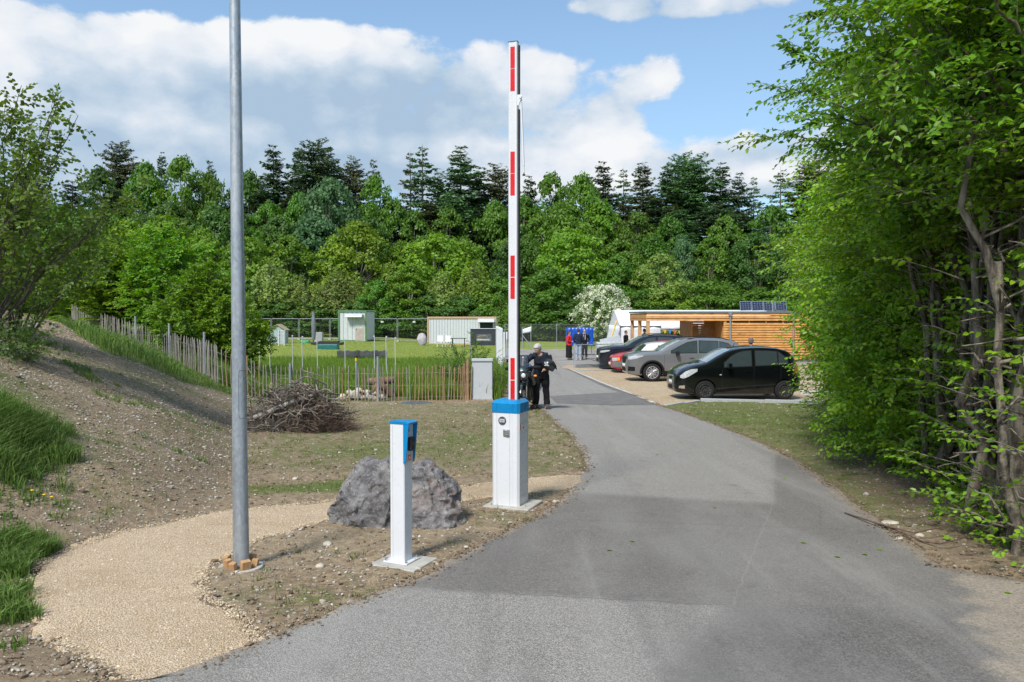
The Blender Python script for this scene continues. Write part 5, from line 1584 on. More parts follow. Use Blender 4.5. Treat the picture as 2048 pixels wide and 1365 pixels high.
for k in range(26):
    a = random.uniform(0, 6.28); e = random.uniform(.0, 1.2); p = V((math.cos(a) * math.cos(e) * .09, .03 + math.sin(a) * math.cos(e) * .10, .04 + math.sin(e) * .09)); mb.ball(p, random.uniform(.012, .022), 6, 5)
fuse(mb, 'hair', M_HAIRG, rider, .010, 1)
mb = MB(); mb.sheet([[(-.03 + .055 * i, -.335 + .012 * (i - 1) ** 2, 1.15 + .10 * j) for j in range(2)] for i in range(3)])
# helmet held in front
hm = thing('motorcycle_helmet', mp + V((.17, -.34, 1.17)), 'black motorcycle helmet with white lettering and open visor held by the motorcyclist', 'helmet', None, R(20))
mb = MB(); mb.ball((0, 0, .0), (.135, .155, .15), 22, 16, rot=(0, R(35), 0)); mb.tube([(.02, -.06, -.05), (.12, -.13, -.14)], [.10, .055], 12)
shell = fuse(mb, 'shell', plain('helmet_black', (.02, .022, .025), .22, spec=.8), hm, .009, 2)
mb = MB(); mb.tube([(.08, -.10, .06), (.16, -.12, -.05), (.20, -.11, -.13)], [.055, .035, .01], 8); mb.build('peak', M_BLACK, shell)
mb = MB()
for dx_ in (-.135, -.105, -.075, -.045): mb.tube([(dx_, -.125 + abs(dx_ + .09) * .2, .07), (dx_ + .022, -.145, -.02)], .009, 5)
mb.tube([(-.14, -.12, -.02), (-.03, -.15, -.03)], .008, 5)
mb.build('lettering', M_WHITE, shell)

# ---- motorcycle
bp = stand(1060, 20.75)
bk = thing('motorcycle', bp, 'black touring enduro motorcycle with twin round headlights on its side stand', 'motorcycle', None, R(-14))
bk.rotation_euler = (0, R(-3), R(-14))
P_BK = plain('motorcycle_paint', (.02, .03, .035), .25, spec=.8, coat=.6); M_ENG = plain('engine_metal', (.16, .155, .15), .45, .7, dirt=.5)


def bwheel(y_, r_, nm):
    e = bpy.data.objects.new('wheel', None); COL.objects.link(e); e.parent = bk; e.location = (0, y_, r_)
    mb = MB(); n = 40; vs = []; prof = [(r_ - .10, -.04), (r_ - .05, -.055), (r_ - .015, -.045), (r_, 0), (r_ - .015, .045), (r_ - .05, .055), (r_ - .10, .04)]
    for k in range(n):
        a = 2 * math.pi * k / n
        for (q_, xx) in prof: vs.append((xx, q_ * math.cos(a), q_ * math.sin(a)))
    m_ = len(prof); mb.add(vs, [(k * m_ + j, k * m_ + j + 1, ((k + 1) % n) * m_ + j + 1, ((k + 1) % n) * m_ + j) for k in range(n) for j in range(m_ - 1)], True); mb.build('tyre', M_TYRE, e)
    mb = MB(); mb.ring((0, 0, 0), r_ - .115, r_ - .095, .07, 'x', 36); mb.build('rim', M_ALLOY, e)
    mb = MB(); mb.cyl((0, 0, 0), .045, .14, 'x', 16); mb.build('hub', M_ENG, e)
    mb = MB()
    for k in range(18):
        a = k * 6.283 / 18; sx = .05 if k % 2 else -.05; mb.tube([(sx, math.cos(a) * .04, math.sin(a) * .04), (0, math.cos(a + .25) * (r_ - .10), math.sin(a + .25) * (r_ - .10))], .0025, 4, False)
    mb.build('spokes', M_STEEL, e)
    mb = MB(); mb.ring((.065, 0, 0), .08, .135, .006, 'x', 28); mb.build('brake_disc', M_STEEL, e)


bwheel(-.78, .335, 'front'); bwheel(.76, .32, 'rear')
for sx in (-1, 1):
    mb = MB(); mb.tube([(sx * .10, -.78, .34), (sx * .10, -.52, 1.02)], [.028, .024], 12); mb.build('fork_leg', M_ENG, bk)
mb = MB(); mb.sheet([[(math.sin(a2) * .075, -.78 + math.cos(a1) * .37, .34 + math.sin(a1) * .37 + .015 * math.cos(a2)) for a2 in (-1.2, -.6, 0, .6, 1.2)] for a1 in np.linspace(.5, 2.9, 14)]); mb.build('front_mudguard', P_BK, bk, solid=.008)
mb = MB(); mb.tube([(0, -.86, .98), (0, -.76, .97), (0, -.60, .98), (0, -.38, .92)], [.06, .155, .20, .17], 20); mb.ball((0, -.74, .90), (.175, .13, .13), 18, 12); mb.tube([(-.19, -.55, .92), (-.17, -.3, .68)], [.07, .11], 10); mb.tube([(.19, -.55, .92), (.17, -.3, .68)], [.07, .11], 10)
fair = fuse(mb, 'fairing', P_BK, bk, .012, 4)
for sx in (-1, 1):
    mb = MB(); mb.cyl((sx * .078, -.862, .915), .062, .05, 'y', 28); hl = mb.build('headlight', plain('lamp_bezel', (.10, .10, .10), .3), fair)
    mb = MB(); mb.ball((sx * .078, -.885, .915), (.056, .014, .056), 20, 10); mb.build('lens', plain('headlight_lens', (.72, .74, .74), .12, .2, var=.2, scale=30), hl)
rows = [[(math.sin(a) * (.19 - .05 * t), -.74 + .22 * t - math.cos(a) * .10 + .10, 1.05 + .36 * t) for a in np.linspace(-1.25, 1.25, 11)] for t in np.linspace(0, 1, 7)]
m_, b, nt = newmat('tinted_screen'); g1 = b.n('ShaderNodeBsdfTransparent'); g1.inputs[0].default_value = (.45, .48, .5, 1); g2 = b.n('ShaderNodeBsdfGlossy'); g2.inputs[1].default_value = .08; ms = b.n('ShaderNodeMixShader'); ms.inputs[0].default_value = .14
nt.links.new(g1.outputs[0], ms.inputs[1]); nt.links.new(g2.outputs[0], ms.inputs[2]); finish(b, nt, ms.outputs[0])
mb = MB(); mb.sheet(rows); mb.build('windscreen', m_, bk, solid=.004)
mb = MB(); mb.box((.0, -.835, 1.075), (.10, .006, .022), rot=(R(-20), 0, 0)); mb.build('green_sticker', plain('green_sticker', (.02, .30, .16), .4), fair)
mb = MB(); mb.box((.01, -.848, 1.045), (.12, .006, .018), rot=(R(-20), 0, 0)); mb.build('white_sticker', M_WHITE, fair)
mb = MB(); mb.tube([(-.42, -.40, 1.08), (-.30, -.46, 1.10), (-.1, -.50, 1.05), (.1, -.50, 1.05), (.30, -.46, 1.10), (.42, -.40, 1.08)], .013, 8); mb.build('handlebar', M_TRIM, bk)
for sx in (-1, 1):
    mb = MB(); mb.tube([(sx * .24, -.56, 1.10), (sx * .36, -.60, 1.09), (sx * .45, -.52, 1.08)], [.03, .055, .04], 10); mb.build('hand_guard', M_TRIM, bk)
    mb = MB(); mb.tube([(sx * .26, -.47, 1.11), (sx * .34, -.5, 1.26)], .007, 6); mb.box((sx * .36, -.5, 1.28), (.15, .03, .09)); mb.build('mirror', M_TRIM, bk, bevel=.012)
    mb = MB(); mb.tube([(sx * .17, -.58, .88), (sx * .29, -.62, .88)], [.012, .012], 6); ind = mb.build('indicator', M_TRIM, bk); mb = MB(); mb.ball((sx * .325, -.63, .88), (.045, .03, .03), 12, 8); mb.build('amber_lens', M_AMBER, ind)
mb = MB(); mb.tube([(0, -.42, 1.0), (0, -.2, 1.04), (0, .05, .96)], [.13, .17, .12], 16); mb.build('fuel_tank', P_BK, bk)
mb = MB(); mb.tube([(0, .0, .90), (0, .35, .88), (0, .8, .95)], [.11, .14, .10], 12); mb.build('seat', M_BLACK, bk)
mb = MB(); mb.box((0, -.15, .46), (.34, .42, .36), rot=(.3, 0, 0)); mb.cyl((0, -.32, .60), .10, .22, 'x', 18); mb.cyl((0, .05, .42), .15, .30, 'x', 20)
for k in range(5): mb.box((0, -.42 - .01 * k, .55 + .035 * k), (.30, .16, .010))
mb.build('engine', M_ENG, bk, bevel=.012)
for sx in (-1, 1):
    mb = MB(); mb.tube([(sx * .20, -.52, .80), (sx * .22, -.45, .42), (sx * .18, -.1, .26)], .014, 8); mb.build('crash_bar', M_TRIM, bk)
mb = MB(); mb.tube([(.1, -.4, .5), (.13, -.44, .30), (.14, -.1, .24), (.17, .4, .45), (.19, .85, .62)], [.024, .024, .026, .05, .05], 10); mb.build('exhaust', M_ENG, bk)
mb = MB(); mb.tube([(-.12, .0, .28), (.30, -.18, .0)], .012, 8); mb.box((.31, -.19, .006), (.07, .06, .012)); mb.build('side_stand', M_TRIM, bk)
mb = MB(); mb.tube([(.14, -.02, .32), (.27, -.02, .31)], .014, 8); mb.build('footrest', M_TRIM, bk)
mb = MB(); mb.box((-.27, .55, .75), (.2, .45, .36)); mb.build('pannier', M_TRIM, bk, bevel=.03)
# ------------------------------------------------------------------ pavilion, marquee, containers, fences and yard things
M_LARCH = mk_wood('larch_cladding', (.44, .195, .05), (.66, .34, .11), 5, (.12, 1, 1), .65)
M_LARCHV = mk_wood('larch_posts', (.46, .26, .11), (.62, .40, .20), 5, (1, 1, .1), .65)
M_DOORW = mk_wood('door_boards', (.30, .16, .07), (.44, .26, .12), 5, (1, 1, .1), .7)
M_ROOFM = plain('roof_metal', (.22, .235, .25), .4, .5)
M_ZINC = plain('zinc_pipe', (.36, .38, .40), .4, .6)
M_TENT = plain('marquee_canvas', (.70, .71, .74), .6, var=.04, bump=.5, bscale=6)
M_PVCW = plain('container_panel', (.55, .58, .60), .5, var=.05, dirt=.18)
M_GREENF = plain('green_frame', (.10, .20, .10), .5, dirt=.3)
M_BEIGEF = plain('beige_frame', (.50, .33, .20), .6, dirt=.2)
M_TARP = plain('blue_tarpaulin', (.01, .08, .42), .3, var=.3, scale=4, bump=.8, bscale=5)


def m_of(px_, Y_): return (px_ - 1024) / 1600 * Y_


def boards(mb, x0, x1, y_, z0, z1, n, th=.02, axis='x'):
    """overlapping horizontal boards"""
    h_ = (z1 - z0) / n
    for k in range(n):
        za = z0 + k * h_
        if axis == 'x': mb.prism([(y_ - th - .034, za + .022), (y_ - th - .0, za + h_ - .002), (y_, za + h_ - .002), (y_, za + .022)], x0, x1, 'x')
        else: mb.prism([(y_ - th - .014, za + .003), (y_ - th - .002, za + h_ - .002), (y_, za + h_ - .002), (y_, za + .003)], x0, x1, 'y')


PV = (m_of(1293, 45.0), 45.0)
gzp = gz(12, 48)
pav = thing('pavilion', (PV[0], PV[1], gzp), 'long flat roofed pavilion clad in orange brown larch boards behind the parked cars', 'pavilion')
zt_ = P(1293, 625, 45).z - gzp; W_ = 13.5; D_ = 6.2
zf = zt_ - .50
def bld(mb, nm, mat, par=None, **k): return mb.build(nm, mat, par or pav, **k)
mb = MB(); boards(mb, 0, W_, 0, zf, zt_ - .05, 3); bld(mb, 'fascia', M_LARCH)
mb = MB(); boards(mb, 0, D_, 0, zf, zt_ - .05, 3, axis='y'); bld(mb, 'side_fascia', M_LARCH)
mb = MB(); mb.box((W_ / 2, D_ / 2, zt_ + .01), (W_ + .16, D_ + .16, .09)); rf_ = bld(mb, 'roof', M_ROOFM, bevel=.01)
mb = MB(); mb.box((W_ / 2, D_ / 2, zf + .10), (W_ - .1, D_ - .1, .12)); bld(mb, 'ceiling', M_LARCHV)
for px_, yy in ((1293, 0), (1275, 2.9), (1255, 5.9)):
    mb = MB(); mb.box((.10, yy + .10, zf / 2), (.19, .19, zf)); bld(mb, 'post', M_LARCHV, bevel=.01)
xa, xb_ = m_of(1395, 45) - PV[0], m_of(1447, 45) - PV[0]
wx1 = W_
mb = MB(); boards(mb, xb_, wx1, .02, .10, zf - .10, 15); bld(mb, 'front_wall', M_LARCH)
mb = MB(); mb.box(((xb_ + wx1) / 2, .07, zf - .05), (wx1 - xb_, .04, .10)); bld(mb, 'vent_band', plain('vent_dark', (.05, .035, .025), .9))
mb = MB()
for k in range(9): mb.box((xb_ + .5 + k * .95, .035, zf - .05), (.06, .03, .10))
bld(mb, 'vent_spacers', M_LARCHV)
mb = MB(); mb.box(((xb_ + wx1) / 2, .25, .05), (wx1 - xb_, .4, .1)); bld(mb, 'plinth', M_CONC)
mb = MB(); mb.box((xb_ + .09, .02, zf / 2), (.16, .06, zf - .02)); bld(mb, 'corner_board', M_LARCHV)
# recess
mb = MB(); boards(mb, xa, xb_ + .02, 2.2, .0, zf, 16); bld(mb, 'recess_wall', M_LARCH)
mb = MB(); mb.box((xa + .05, 3.2, zf / 2), (.10, 3.2, zf)); mb.box((xb_ + .05, 1.2, zf / 2), (.10, 2.0, zf)); bld(mb, 'recess_side', M_LARCH)
for k, dxx in enumerate((.30, .95, 1.12)):
    if k == 2: continue
    mb = MB(); mb.box((xa + dxx, 2.15, 1.02), (.46, .06, 2.0)); dr_ = bld(mb, 'door', M_DOORW, bevel=.006)
    mb = MB(); mb.box((xa + dxx + .17, 2.10, 1.0), (.10, .03, .025)); mb.build('handle', M_STEEL, dr_)
mb = MB(); mb.box((W_ / 2 + 2, D_ - .05, zf / 2), (W_ - 4 - xa / 2, .1, zf)); bld(mb, 'rear_wall', M_LARCH)
for px_ in (1460.5, 1587):
    x_ = m_of(px_, 44.9) - PV[0]
    mb = MB(); mb.tube([(x_, -.10, zt_ - .02), (x_, -.10, zt_ - .20)], [.12, .10], 14); mb.tube([(x_, -.10, zt_ - .2), (x_, -.10, .1)], .045, 12); bld(mb, 'downpipe', M_ZINC)
# solar panels and pipe on the roof
for k in range(4):
    x_ = m_of(1480 + k * 23.6, 47.0)
    so = thing('solar_panel', (x_ + .34, 47.0, gzp + zt_ + .12), 'dark tilted solar panel on the pavilion roof, ' + ['leftmost', 'second from the left', 'third from the left', 'rightmost beside the pipe'][k], 'solar panel', 'solar panels on the pavilion roof')
    so.rotation_euler = (R(-14), R(-1.5), 0)
    mb = MB(); mb.box((0, 0, .27), (.655, .03, .56)); fr_ = mb.build('frame', M_STEEL, so)
    m2 = MB(); m2.box((0, -.017, .27), (.61, .006, .515)); m2.build('cells', plain('solar_cells', (.012, .018, .05), .12, var=.2, bump=0, spec=.7), so)
    m2 = MB()
    for q in range(1, 4): m2.box((-.305 + q * .1525, -.0215, .27), (.006, .002, .515))
    for q in range(1, 4): m2.box((0, -.0215, .012 + q * .129), (.61, .002, .005))
    m2.build('cell_lines', plain('cell_lines', (.35, .37, .42), .4), so)
x_ = m_of(1545, 46.2)
mb = MB(); mb.tube([(0, 0, 0), (0, 0, .62)], .035, 12); mb.tube([(0, 0, .62), (0, 0, .66)], [.07, .05], 12); mb.tube([(0, 0, .30), (0, 0, .34)], .05, 12)
put(mb.build('vent_pipe', M_STEEL, None, (x_, 46.2, gzp + zt_ + .05)), 'thin steel vent pipe standing up from the pavilion roof', 'vent pipe')

# marquee
tx0, ty0 = m_of(1240, 53.5), 53.5
tz = gz(9, 55)
mq = thing('marquee', (tx0, ty0, tz), 'white canvas marquee with low sloping roof standing behind the pavilion', 'marquee')
ez = P(1300, 652, ty0).z - tz; rz_ = P(1300, 620.5, 56.5).z - tz
x1_ = m_of(1322, ty0) - tx0; x2_ = m_of(1440, ty0) - tx0 + 4
nx_ = 24
rows = [[(x_, yy, zz + (-.05 * abs(math.sin(x_ * 1.9)) if 0 < i < 3 else 0)) for x_ in np.linspace(-.02, x2_, nx_)] for i, (yy, zz) in enumerate(((-.08, ez), (1.0, ez + (rz_ - ez) * .36), (2.0, ez + (rz_ - ez) * .69), (3.0, rz_), (6.0, ez)))]
mb = MB(); mb.sheet(rows); mb.build('roof_canvas', M_TENT, mq, solid=.02)
mb = MB(); mb.sheet([[(x_, -.09 - .02 * math.sin(x_ * 9), ez + .02) for x_ in np.linspace(x1_, x2_, 40)], [(x_, -.10 - .03 * math.sin(x_ * 9), ez - .26 - .05 * abs(math.sin(x_ * 2.4))) for x_ in np.linspace(x1_, x2_, 40)]]); mb.build('valance', M_TENT, mq, solid=.01)
mb = MB(); mb.sheet([[(x_, .03 * math.sin(x_ * 7 + z_ * .8), z_) for x_ in np.linspace(0, x1_, 30)] for z_ in np.linspace(.02, ez, 8)]); mb.build('front_canvas', M_TENT, mq, solid=.01)
mb = MB(); mb.sheet([[(-.45 * (1 - z_ / ez) ** 1.5 + .02 * math.sin(yy * 6), yy, z_) for yy in np.linspace(0, 6, 20)] for z_ in np.linspace(.02, ez, 6)]); mb.add([(0, 0, ez), (0, 3, rz_), (0, 6, ez)], [(0, 1, 2)]); mb.build('side_canvas', M_TENT, mq, solid=.01)
for x_ in (0, x1_, x1_ + 3.1, x1_ + 6.2):
    mb = MB(); mb.tube([(x_, -.04, 0), (x_, -.04, ez + .05)], .035, 10); mb.build('pole', M_ZINC, mq)
for x_ in (x1_ * .5,):
    mb = MB(); mb.tube([(x_, -.045, .02), (x_, -.045, ez)], .006, 6); mb.build('seam', M_ZINC, mq)
# bunting
bt = thing('bunting', (tx0 + x1_ + .1, ty0 - .2, tz + ez - .28), 'string of small coloured pennants hanging across the open side of the marquee', 'bunting')
cols = [(.75, .45, .05), (.05, .25, .6), (.7, .12, .1), (.8, .5, .08), (.05, .35, .5), (.05, .3, .6), (.7, .12, .1), (.05, .4, .35), (.75, .45, .05), (.05, .3, .6)]
lnp = [(k * .33, 0, -.06 * math.sin(k / 10 * 3.14)) for k in range(11)]
mb = MB(); mb.tube(lnp, .006, 4); mb.build('string', M_WHITE, bt)
for k in range(10):
    x_, _, z_ = lnp[k]
    mb = MB(); mb.prism([(x_ + .02, z_), (x_ + .24, z_), (x_ + .13, z_ - .30)], -.004, .004, 'y'); mb.build('pennant', plain('pennant_%d' % (k % 8), cols[k], .7), bt)
# yellow ladder leaning on the marquee
l0, l1 = GX(1213, 51.5), P(1233, 642, 53.3)
ld = thing('ladder', l0, 'yellow ladder leaning steeply against the side of the white marquee', 'ladder')
M_YEL = plain('yellow_paint', (.75, .50, .03), .5)
dv = l1 - l0
for s_ in (-.12, .12):
    mb = MB(); mb.tube([(s_ * .3, s_, 0), (dv.x + s_ * .3, dv.y + s_, dv.z)], .028, 6); mb.build('rail', M_YEL, ld)
for k in range(1, 8):
    t = k / 8; mb = MB(); mb.tube([(dv.x * t - .036, dv.y * t - .12, dv.z * t), (dv.x * t + .036, dv.y * t + .12, dv.z * t)], .016, 6); mb.build('rung', M_YEL, ld)
# white caged water tank
tk = GX(1211, 46); s_ = 46 / 1600
tn = thing('water_tank', tk, 'white plastic water tank in a metal cage behind the mesh gate', 'water tank')
mb = MB(); mb.box((0, .5, .58), (.92, .95, .92)); mb.build('tank', plain('tank_plastic', (.60, .66, .62), .4, var=.06), tn, bevel=.05, seg=3)
mb = MB()
for k in range(6):
    mb.tube([(-.49 + k * .196, .0, .1), (-.49 + k * .196, .0, 1.1)], .011, 5, False)
for k in range(5): mb.tube([(-.49, .0, .12 + k * .24), (.49, .0, .12 + k * .24)], .011, 5, False); mb.tube([(-.49, .0, .12 + k * .24), (-.49, 1.0, .12 + k * .24)], .011, 5, False)
mb.build('cage', M_WHITE, tn); mb = MB(); mb.box((0, .5, .06), (1.0, 1.0, .12)); mb.build('pallet', M_ZINC, tn)
mb = MB(); mb.cyl((-.22, -.01, .32), .05, .04, 'y', 14); mb.build('cap', M_REDL, tn)
# blue tarpaulin over a frame
tb = GX(1159, 52.5); s_ = 52.5 / 1600
t_ = thing('tarpaulin_stand', tb, 'bright blue tarpaulin draped over a tall stand beside the three people', 'tarpaulin')
hh_ = P(1159, 655, 52.5).z - tb.z
mb = MB(); rows = []
for z_ in np.linspace(.62, hh_, 7):
    rows.append([((x_) * s_, -.35 + .03 * math.sin(x_ * .9 + z_ * 2), z_ - .05 * (abs(x_) > 22) * (z_ > hh_ - .1)) for x_ in np.linspace(-27, 27, 28)])
rows.append([(x_ * s_, .35, hh_) for x_ in np.linspace(-27, 27, 28)]); rows.append([(x_ * s_, .4, .6) for x_ in np.linspace(-27, 27, 28)])
mb.sheet(rows)
for sx in (-1, 1): mb.add([(sx * 27 * s_, -.34, .62), (sx * 27 * s_, -.34, hh_), (sx * 27 * s_, .35, hh_), (sx * 27 * s_, .4, .6)], [(0, 1, 2, 3)])
mb.build('tarpaulin', M_TARP, t_)
for sx in (-1, 1):
    mb = MB(); mb.tube([(sx * 24 * s_, 0, 0), (sx * 24 * s_, 0, hh_ - .05)], .025, 6); mb.build('leg', M_ZINC, t_)
# tilted panel leaning by the tank
p = GX(1222, 50); mb = MB(); mb.box((0, 0, .95), (1.3, .04, .7), rot=(R(-35), R(-12), 0)); mb.tube([(0, .2, 0), (0, .2, .95)], .03, 6)
put(mb.build('tilted_panel', plain('panel_grey', (.28, .31, .34), .3), None, p), 'grey tilted panel standing behind the white water tank', 'panel')
# dark box behind the marquee opening
p = GX(1372, 55.5); mb = MB(); mb.box((0, 0, .5), (2.6, .8, .95)); put(mb.build('counter', plain('grey_counter', (.42, .40, .36), .6), None, p, bevel=.02), 'grey counter under the coloured pennants inside the marquee', 'counter')

# ---- gate of galvanised tube and chain link
ga, gb_ = GX(1149, 39.6), GX(1262, 41.6)
gate = thing('mesh_gate', ga, 'galvanised chain link gate standing open along the edge of the parking lot', 'gate')
dg_ = gb_ - ga; hg = P(1149, 689, 39.6).z - ga.z


def frame_seg(par, a, b, z0, z1, r_, name, mat=M_GALV, cross=True):
    mb = MB(); mb.tube([(a.x, a.y, z0), (b.x, b.y, z0)], r_, 8); mb.build('bottom_' + name, mat, par)
    mb = MB(); mb.tube([(a.x, a.y, z1), (b.x, b.y, z1)], r_, 8); mb.build('top_' + name, mat, par)


def mesh_wires(par, a, b, z0, z1, step, r_, diag=True, nm='mesh', mat=None):
    L_ = (b - a).length; n = max(2, int(L_ / step)); H_ = z1 - z0
    segs = []
    A_ = np.array(a); Bv = np.array(b); u = (Bv - A_) / L_
    if diag:
        t = -H_
        while t < L_:
            for sg in (0, 1):
                t0, t1 = t, t + H_; q0, q1 = 0.0, 1.0
                if t0 < 0: q0 = -t0 / H_
                if t1 > L_: q1 = (L_ - t0) / H_
                if q1 > q0:
                    za, zb_ = (z0 + H_ * q0, z0 + H_ * q1) if sg == 0 else (z1 - H_ * q0, z1 - H_ * q1)
                    pa = A_ + u * (t0 + H_ * q0); pb2 = A_ + u * (t0 + H_ * q1)
                    segs.append([[pa[0], pa[1], za], [pb2[0], pb2[1], zb_]])
            t += step
    else:
        for k in range(n + 1):
            p_ = A_ + u * (k * L_ / n); segs.append([[p_[0], p_[1], z0], [p_[0], p_[1], z1]])
        for k in range(1, 6):
            zz = z0 + H_ * k / 6; segs.append([[A_[0], A_[1], zz], [Bv[0], Bv[1], zz]])
    v, f = twig_geo(np.array(segs), r_, r_)
    return np_mesh(nm, v, f, mat or M_WIRE, par)


_tg = None
for x_, hgt in ((0, hg + .02), (1, hg)):
    q = dg_ * x_; mb = MB(); mb.box((q.x, q.y, hgt / 2 + (q.z if x_ else 0)), (.09, .09, hgt)); mb.build('gate_post', M_GALV, gate)
frame_seg(gate, Vector((0, 0, 0)), Vector((dg_.x, dg_.y, 0)), .16, hg - .03, .022, 'rail')
mb = MB(); mb.box((dg_.x / 2, dg_.y / 2, .06), (dg_.length, .12, .14), rot=(0, 0, math.atan2(dg_.y, dg_.x))); mb.build('ground_beam', M_GALV, gate)
qq = dg_ * .66
mb = MB(); mb.tube([(qq.x, qq.y, .1), (qq.x, qq.y, hg)], .02, 8); mb.build('middle_bar', M_GALV, gate)
mb = MB(); mb.tube([(.05, -.03, hg * .62), (dg_.x * .72, dg_.y * .7 - .5, -.1)], .024, 8); mb.build('strut', M_GALV, gate)
mesh_wires(gate, Vector((0, 0, 0)), Vector((dg_.x, dg_.y, 0)), .16, hg - .04, .09, .0028)
# ---- far chain link fence behind the yard
fa, fb = GX(1010, 66), GX(1215, 67)
cf = thing('chain_link_fence', fa, 'tall green grey chain link fence in front of the wood behind the yard', 'fence')
dv = fb - fa
for k in range(5):
    q = dv * (k / 4); mb = MB(); mb.tube([(q.x, q.y, 0), (q.x, q.y, 1.95)], .03, 6); mb.build('post', M_GALV, cf)
mesh_wires(cf, Vector((0, 0, 0)), dv, .02, 1.9, .11, .0032)
mb = MB(); mb.tube([(0, 0, 1.9), (dv.x, dv.y, 1.9)], .008, 5); mb.build('top_wire', M_WIRE, cf)
p = GX(1053, 62); mb = MB(); rows = [[(-.36 + .105 * i, .02 * math.sin(i * 1.3 + j), 1.20 + .11 * j + (.035 * i if j > 1 else .02 * i)) for i in range(8)] for j in range(4)]; mb.sheet(rows)
put(mb.build('banner', M_TENT, None, p, solid=.01), 'crumpled white banner tied to the fence right of the boom', 'banner')
p = GX(1058, 60); mb = MB(); mb.tube([(-.5, 0, 1.15), (.35, 0, .02)], .035, 8); mb.box((.4, 0, .03), (.3, .2, .06)); mb.tube([(-.5, 0, 0), (-.5, 0, 1.7)], .03, 8)
put(mb.build('support_post', M_GALV, None, p), 'leaning galvanised support post with foot below the white banner', 'support post')
# ---- construction fence behind the plot
mfw = plain('fence_frame', (.36, .38, .40), .45, .5)
pn = ['leftmost behind the blue playhouse', 'second from the left behind the playhouse', 'third from the left behind the grey parasol', 'fourth from the left, beside the green framed container', 'fifth from the left, right of the green framed container', 'sixth from the left, ending at the long container']
edges_ = [497, 543, 598, 660, 735, 795, 862]
for k in range(6):
    a, b_ = GX(edges_[k] + 1, 71 + .15 * k), GX(edges_[k + 1] - 1, 71.3 + .15 * k)
    o = thing('fence_panel', a, 'wire mesh construction fence panel, ' + pn[k], 'fence panel', 'mobile construction fence panels behind the lawn')
    q = b_ - a; h_ = P(600, 638, 71).z - a.z - .0
    mb = MB()
    for pts in ([(0, 0, .1), (0, 0, h_)], [(q.x, q.y, .1), (q.x, q.y, h_)], [(0, 0, h_), (q.x, q.y, h_)], [(0, 0, .12), (q.x, q.y, .12)]): mb.tube(pts, .024, 6)
    mb.build('frame', mfw, o)
    mesh_wires(o, Vector((0, 0, 0)), Vector((q.x, q.y, 0)), .12, h_, .12, .004, False)
    mb = MB(); mb.box((0, 0, .07), (.25, .7, .14)); mb.build('foot', M_CONC, o, bevel=.02)
    if k in (2, 4, 5): mb = MB(); mb.box((q.x * .5, -.04, h_ - .28), (.24, .01, .13)); mb.build('sign_plate', M_WHITE, o)


def container(px0, px1, Y0, Y1, pxc, ytop, frame, label, name, ndiv):
    """front face px0..px1 at depth Y0; the right end face runs back to column pxc at depth Y1"""
    a, b_ = GX(px0, Y0), GX(px1, Y0 - .0)
    base = min(a.z, b_.z); h_ = P(px1, ytop, Y0).z - base; w_ = b_.x - a.x
    o = thing(name, (a.x, Y0, base), label, 'container'); d_ = Y1 - Y0
    ex_ = m_of(pxc, Y1) - b_.x
    mb = MB()
    for k in range(ndiv):      # ribbed wall
        xx = w_ * (k + .5) / ndiv; mb.box((xx, .03, h_ / 2), (w_ / ndiv * .86, .05, h_ - .1))
    mb.box((w_ / 2, .08, h_ / 2), (w_, .06, h_ - .05)); mb.build('wall', M_PVCW, o)
    mb = MB(); mb.prism([(w_, .04), (w_ + ex_, d_), (w_ - .06 + ex_, d_), (w_ - .06, .04)], .05, h_ - .05); mb.build('end_wall', M_PVCW, o)
    mb = MB(); mb.prism([(0, .05), (w_, .05), (w_ + ex_, d_), (ex_, d_)], h_ - .04, h_ + .0); mb.build('roof', M_PVCW, o)
    fw = .10
    mb = MB()
    mb.box((w_ / 2, -.01, h_ - .07), (w_ + .04, .12, .16)); mb.build('top_beam', frame, o)
    mb = MB(); mb.box((w_ / 2, -.005, .07), (w_ + .04, .10, .12)); mb.build('bottom_beam', frame, o)
    for xx in (.0, w_): mb = MB(); mb.box((xx, -.012, h_ / 2), (.14 if xx else .12, .13, h_)); mb.build('corner_post', frame, o)
    for zz in (h_ - .07, .07):
        mb = MB(); mb.tube([(w_ + .02, 0, zz), (w_ + ex_ + .02, d_, zz)], .07, 4, smooth=False); mb.build('end_beam', frame, o)
    return o, w_, h_


gc, w_, h_ = container(678, 732, 68, 70.5, 749, 621, M_GREENF, 'small white site container with green frame and door canopy on the lawn', 'site_container', 6)
mb = MB(); mb.box((w_ * .79, -.045, 1.02), (w_ * .36, .03, 1.95)); d_o = mb.build('door', plain('old_door', (.48, .50, .47), .6, dirt=.4), gc, bevel=.006)
mb = MB(); mb.box((w_ * .76, -.075, .62), (w_ * .30, .02, 1.0)); mb.build('door_panel', plain('stained_panel', (.42, .36, .32), .6, dirt=.6), d_o); mb = MB(); mb.box((w_ * .66, -.08, 1.05), (.04, .04, .12)); mb.build('handle', M_DGREY, d_o)
mb = MB(); mb.sheet([[(w_ * .26 + .07 * j, -.05 - .55 * t, h_ - .30 - .30 * t ** 1.6) for j in range(0, 22)] for t in np.linspace(0, 1, 6)]); mb.build('canopy', plain('grey_canopy', (.50, .53, .58), .35), gc, solid=.03)
lc, w_, h_ = container(856, 991, 72, 75, 996, 634, M_BEIGEF, 'long low white ribbed container with beige frame beyond the meadow', 'long_container', 24)
mb = MB(); mb.box((w_ * .865, -.03, h_ - .9), (w_ * .19, .06, .9)); mb.build('hatch_shade_panel', plain('opening_shade', (.01, .012, .016), .6), lc)  # near-black panel on the uncut wall: shade inside the hatch put into colour
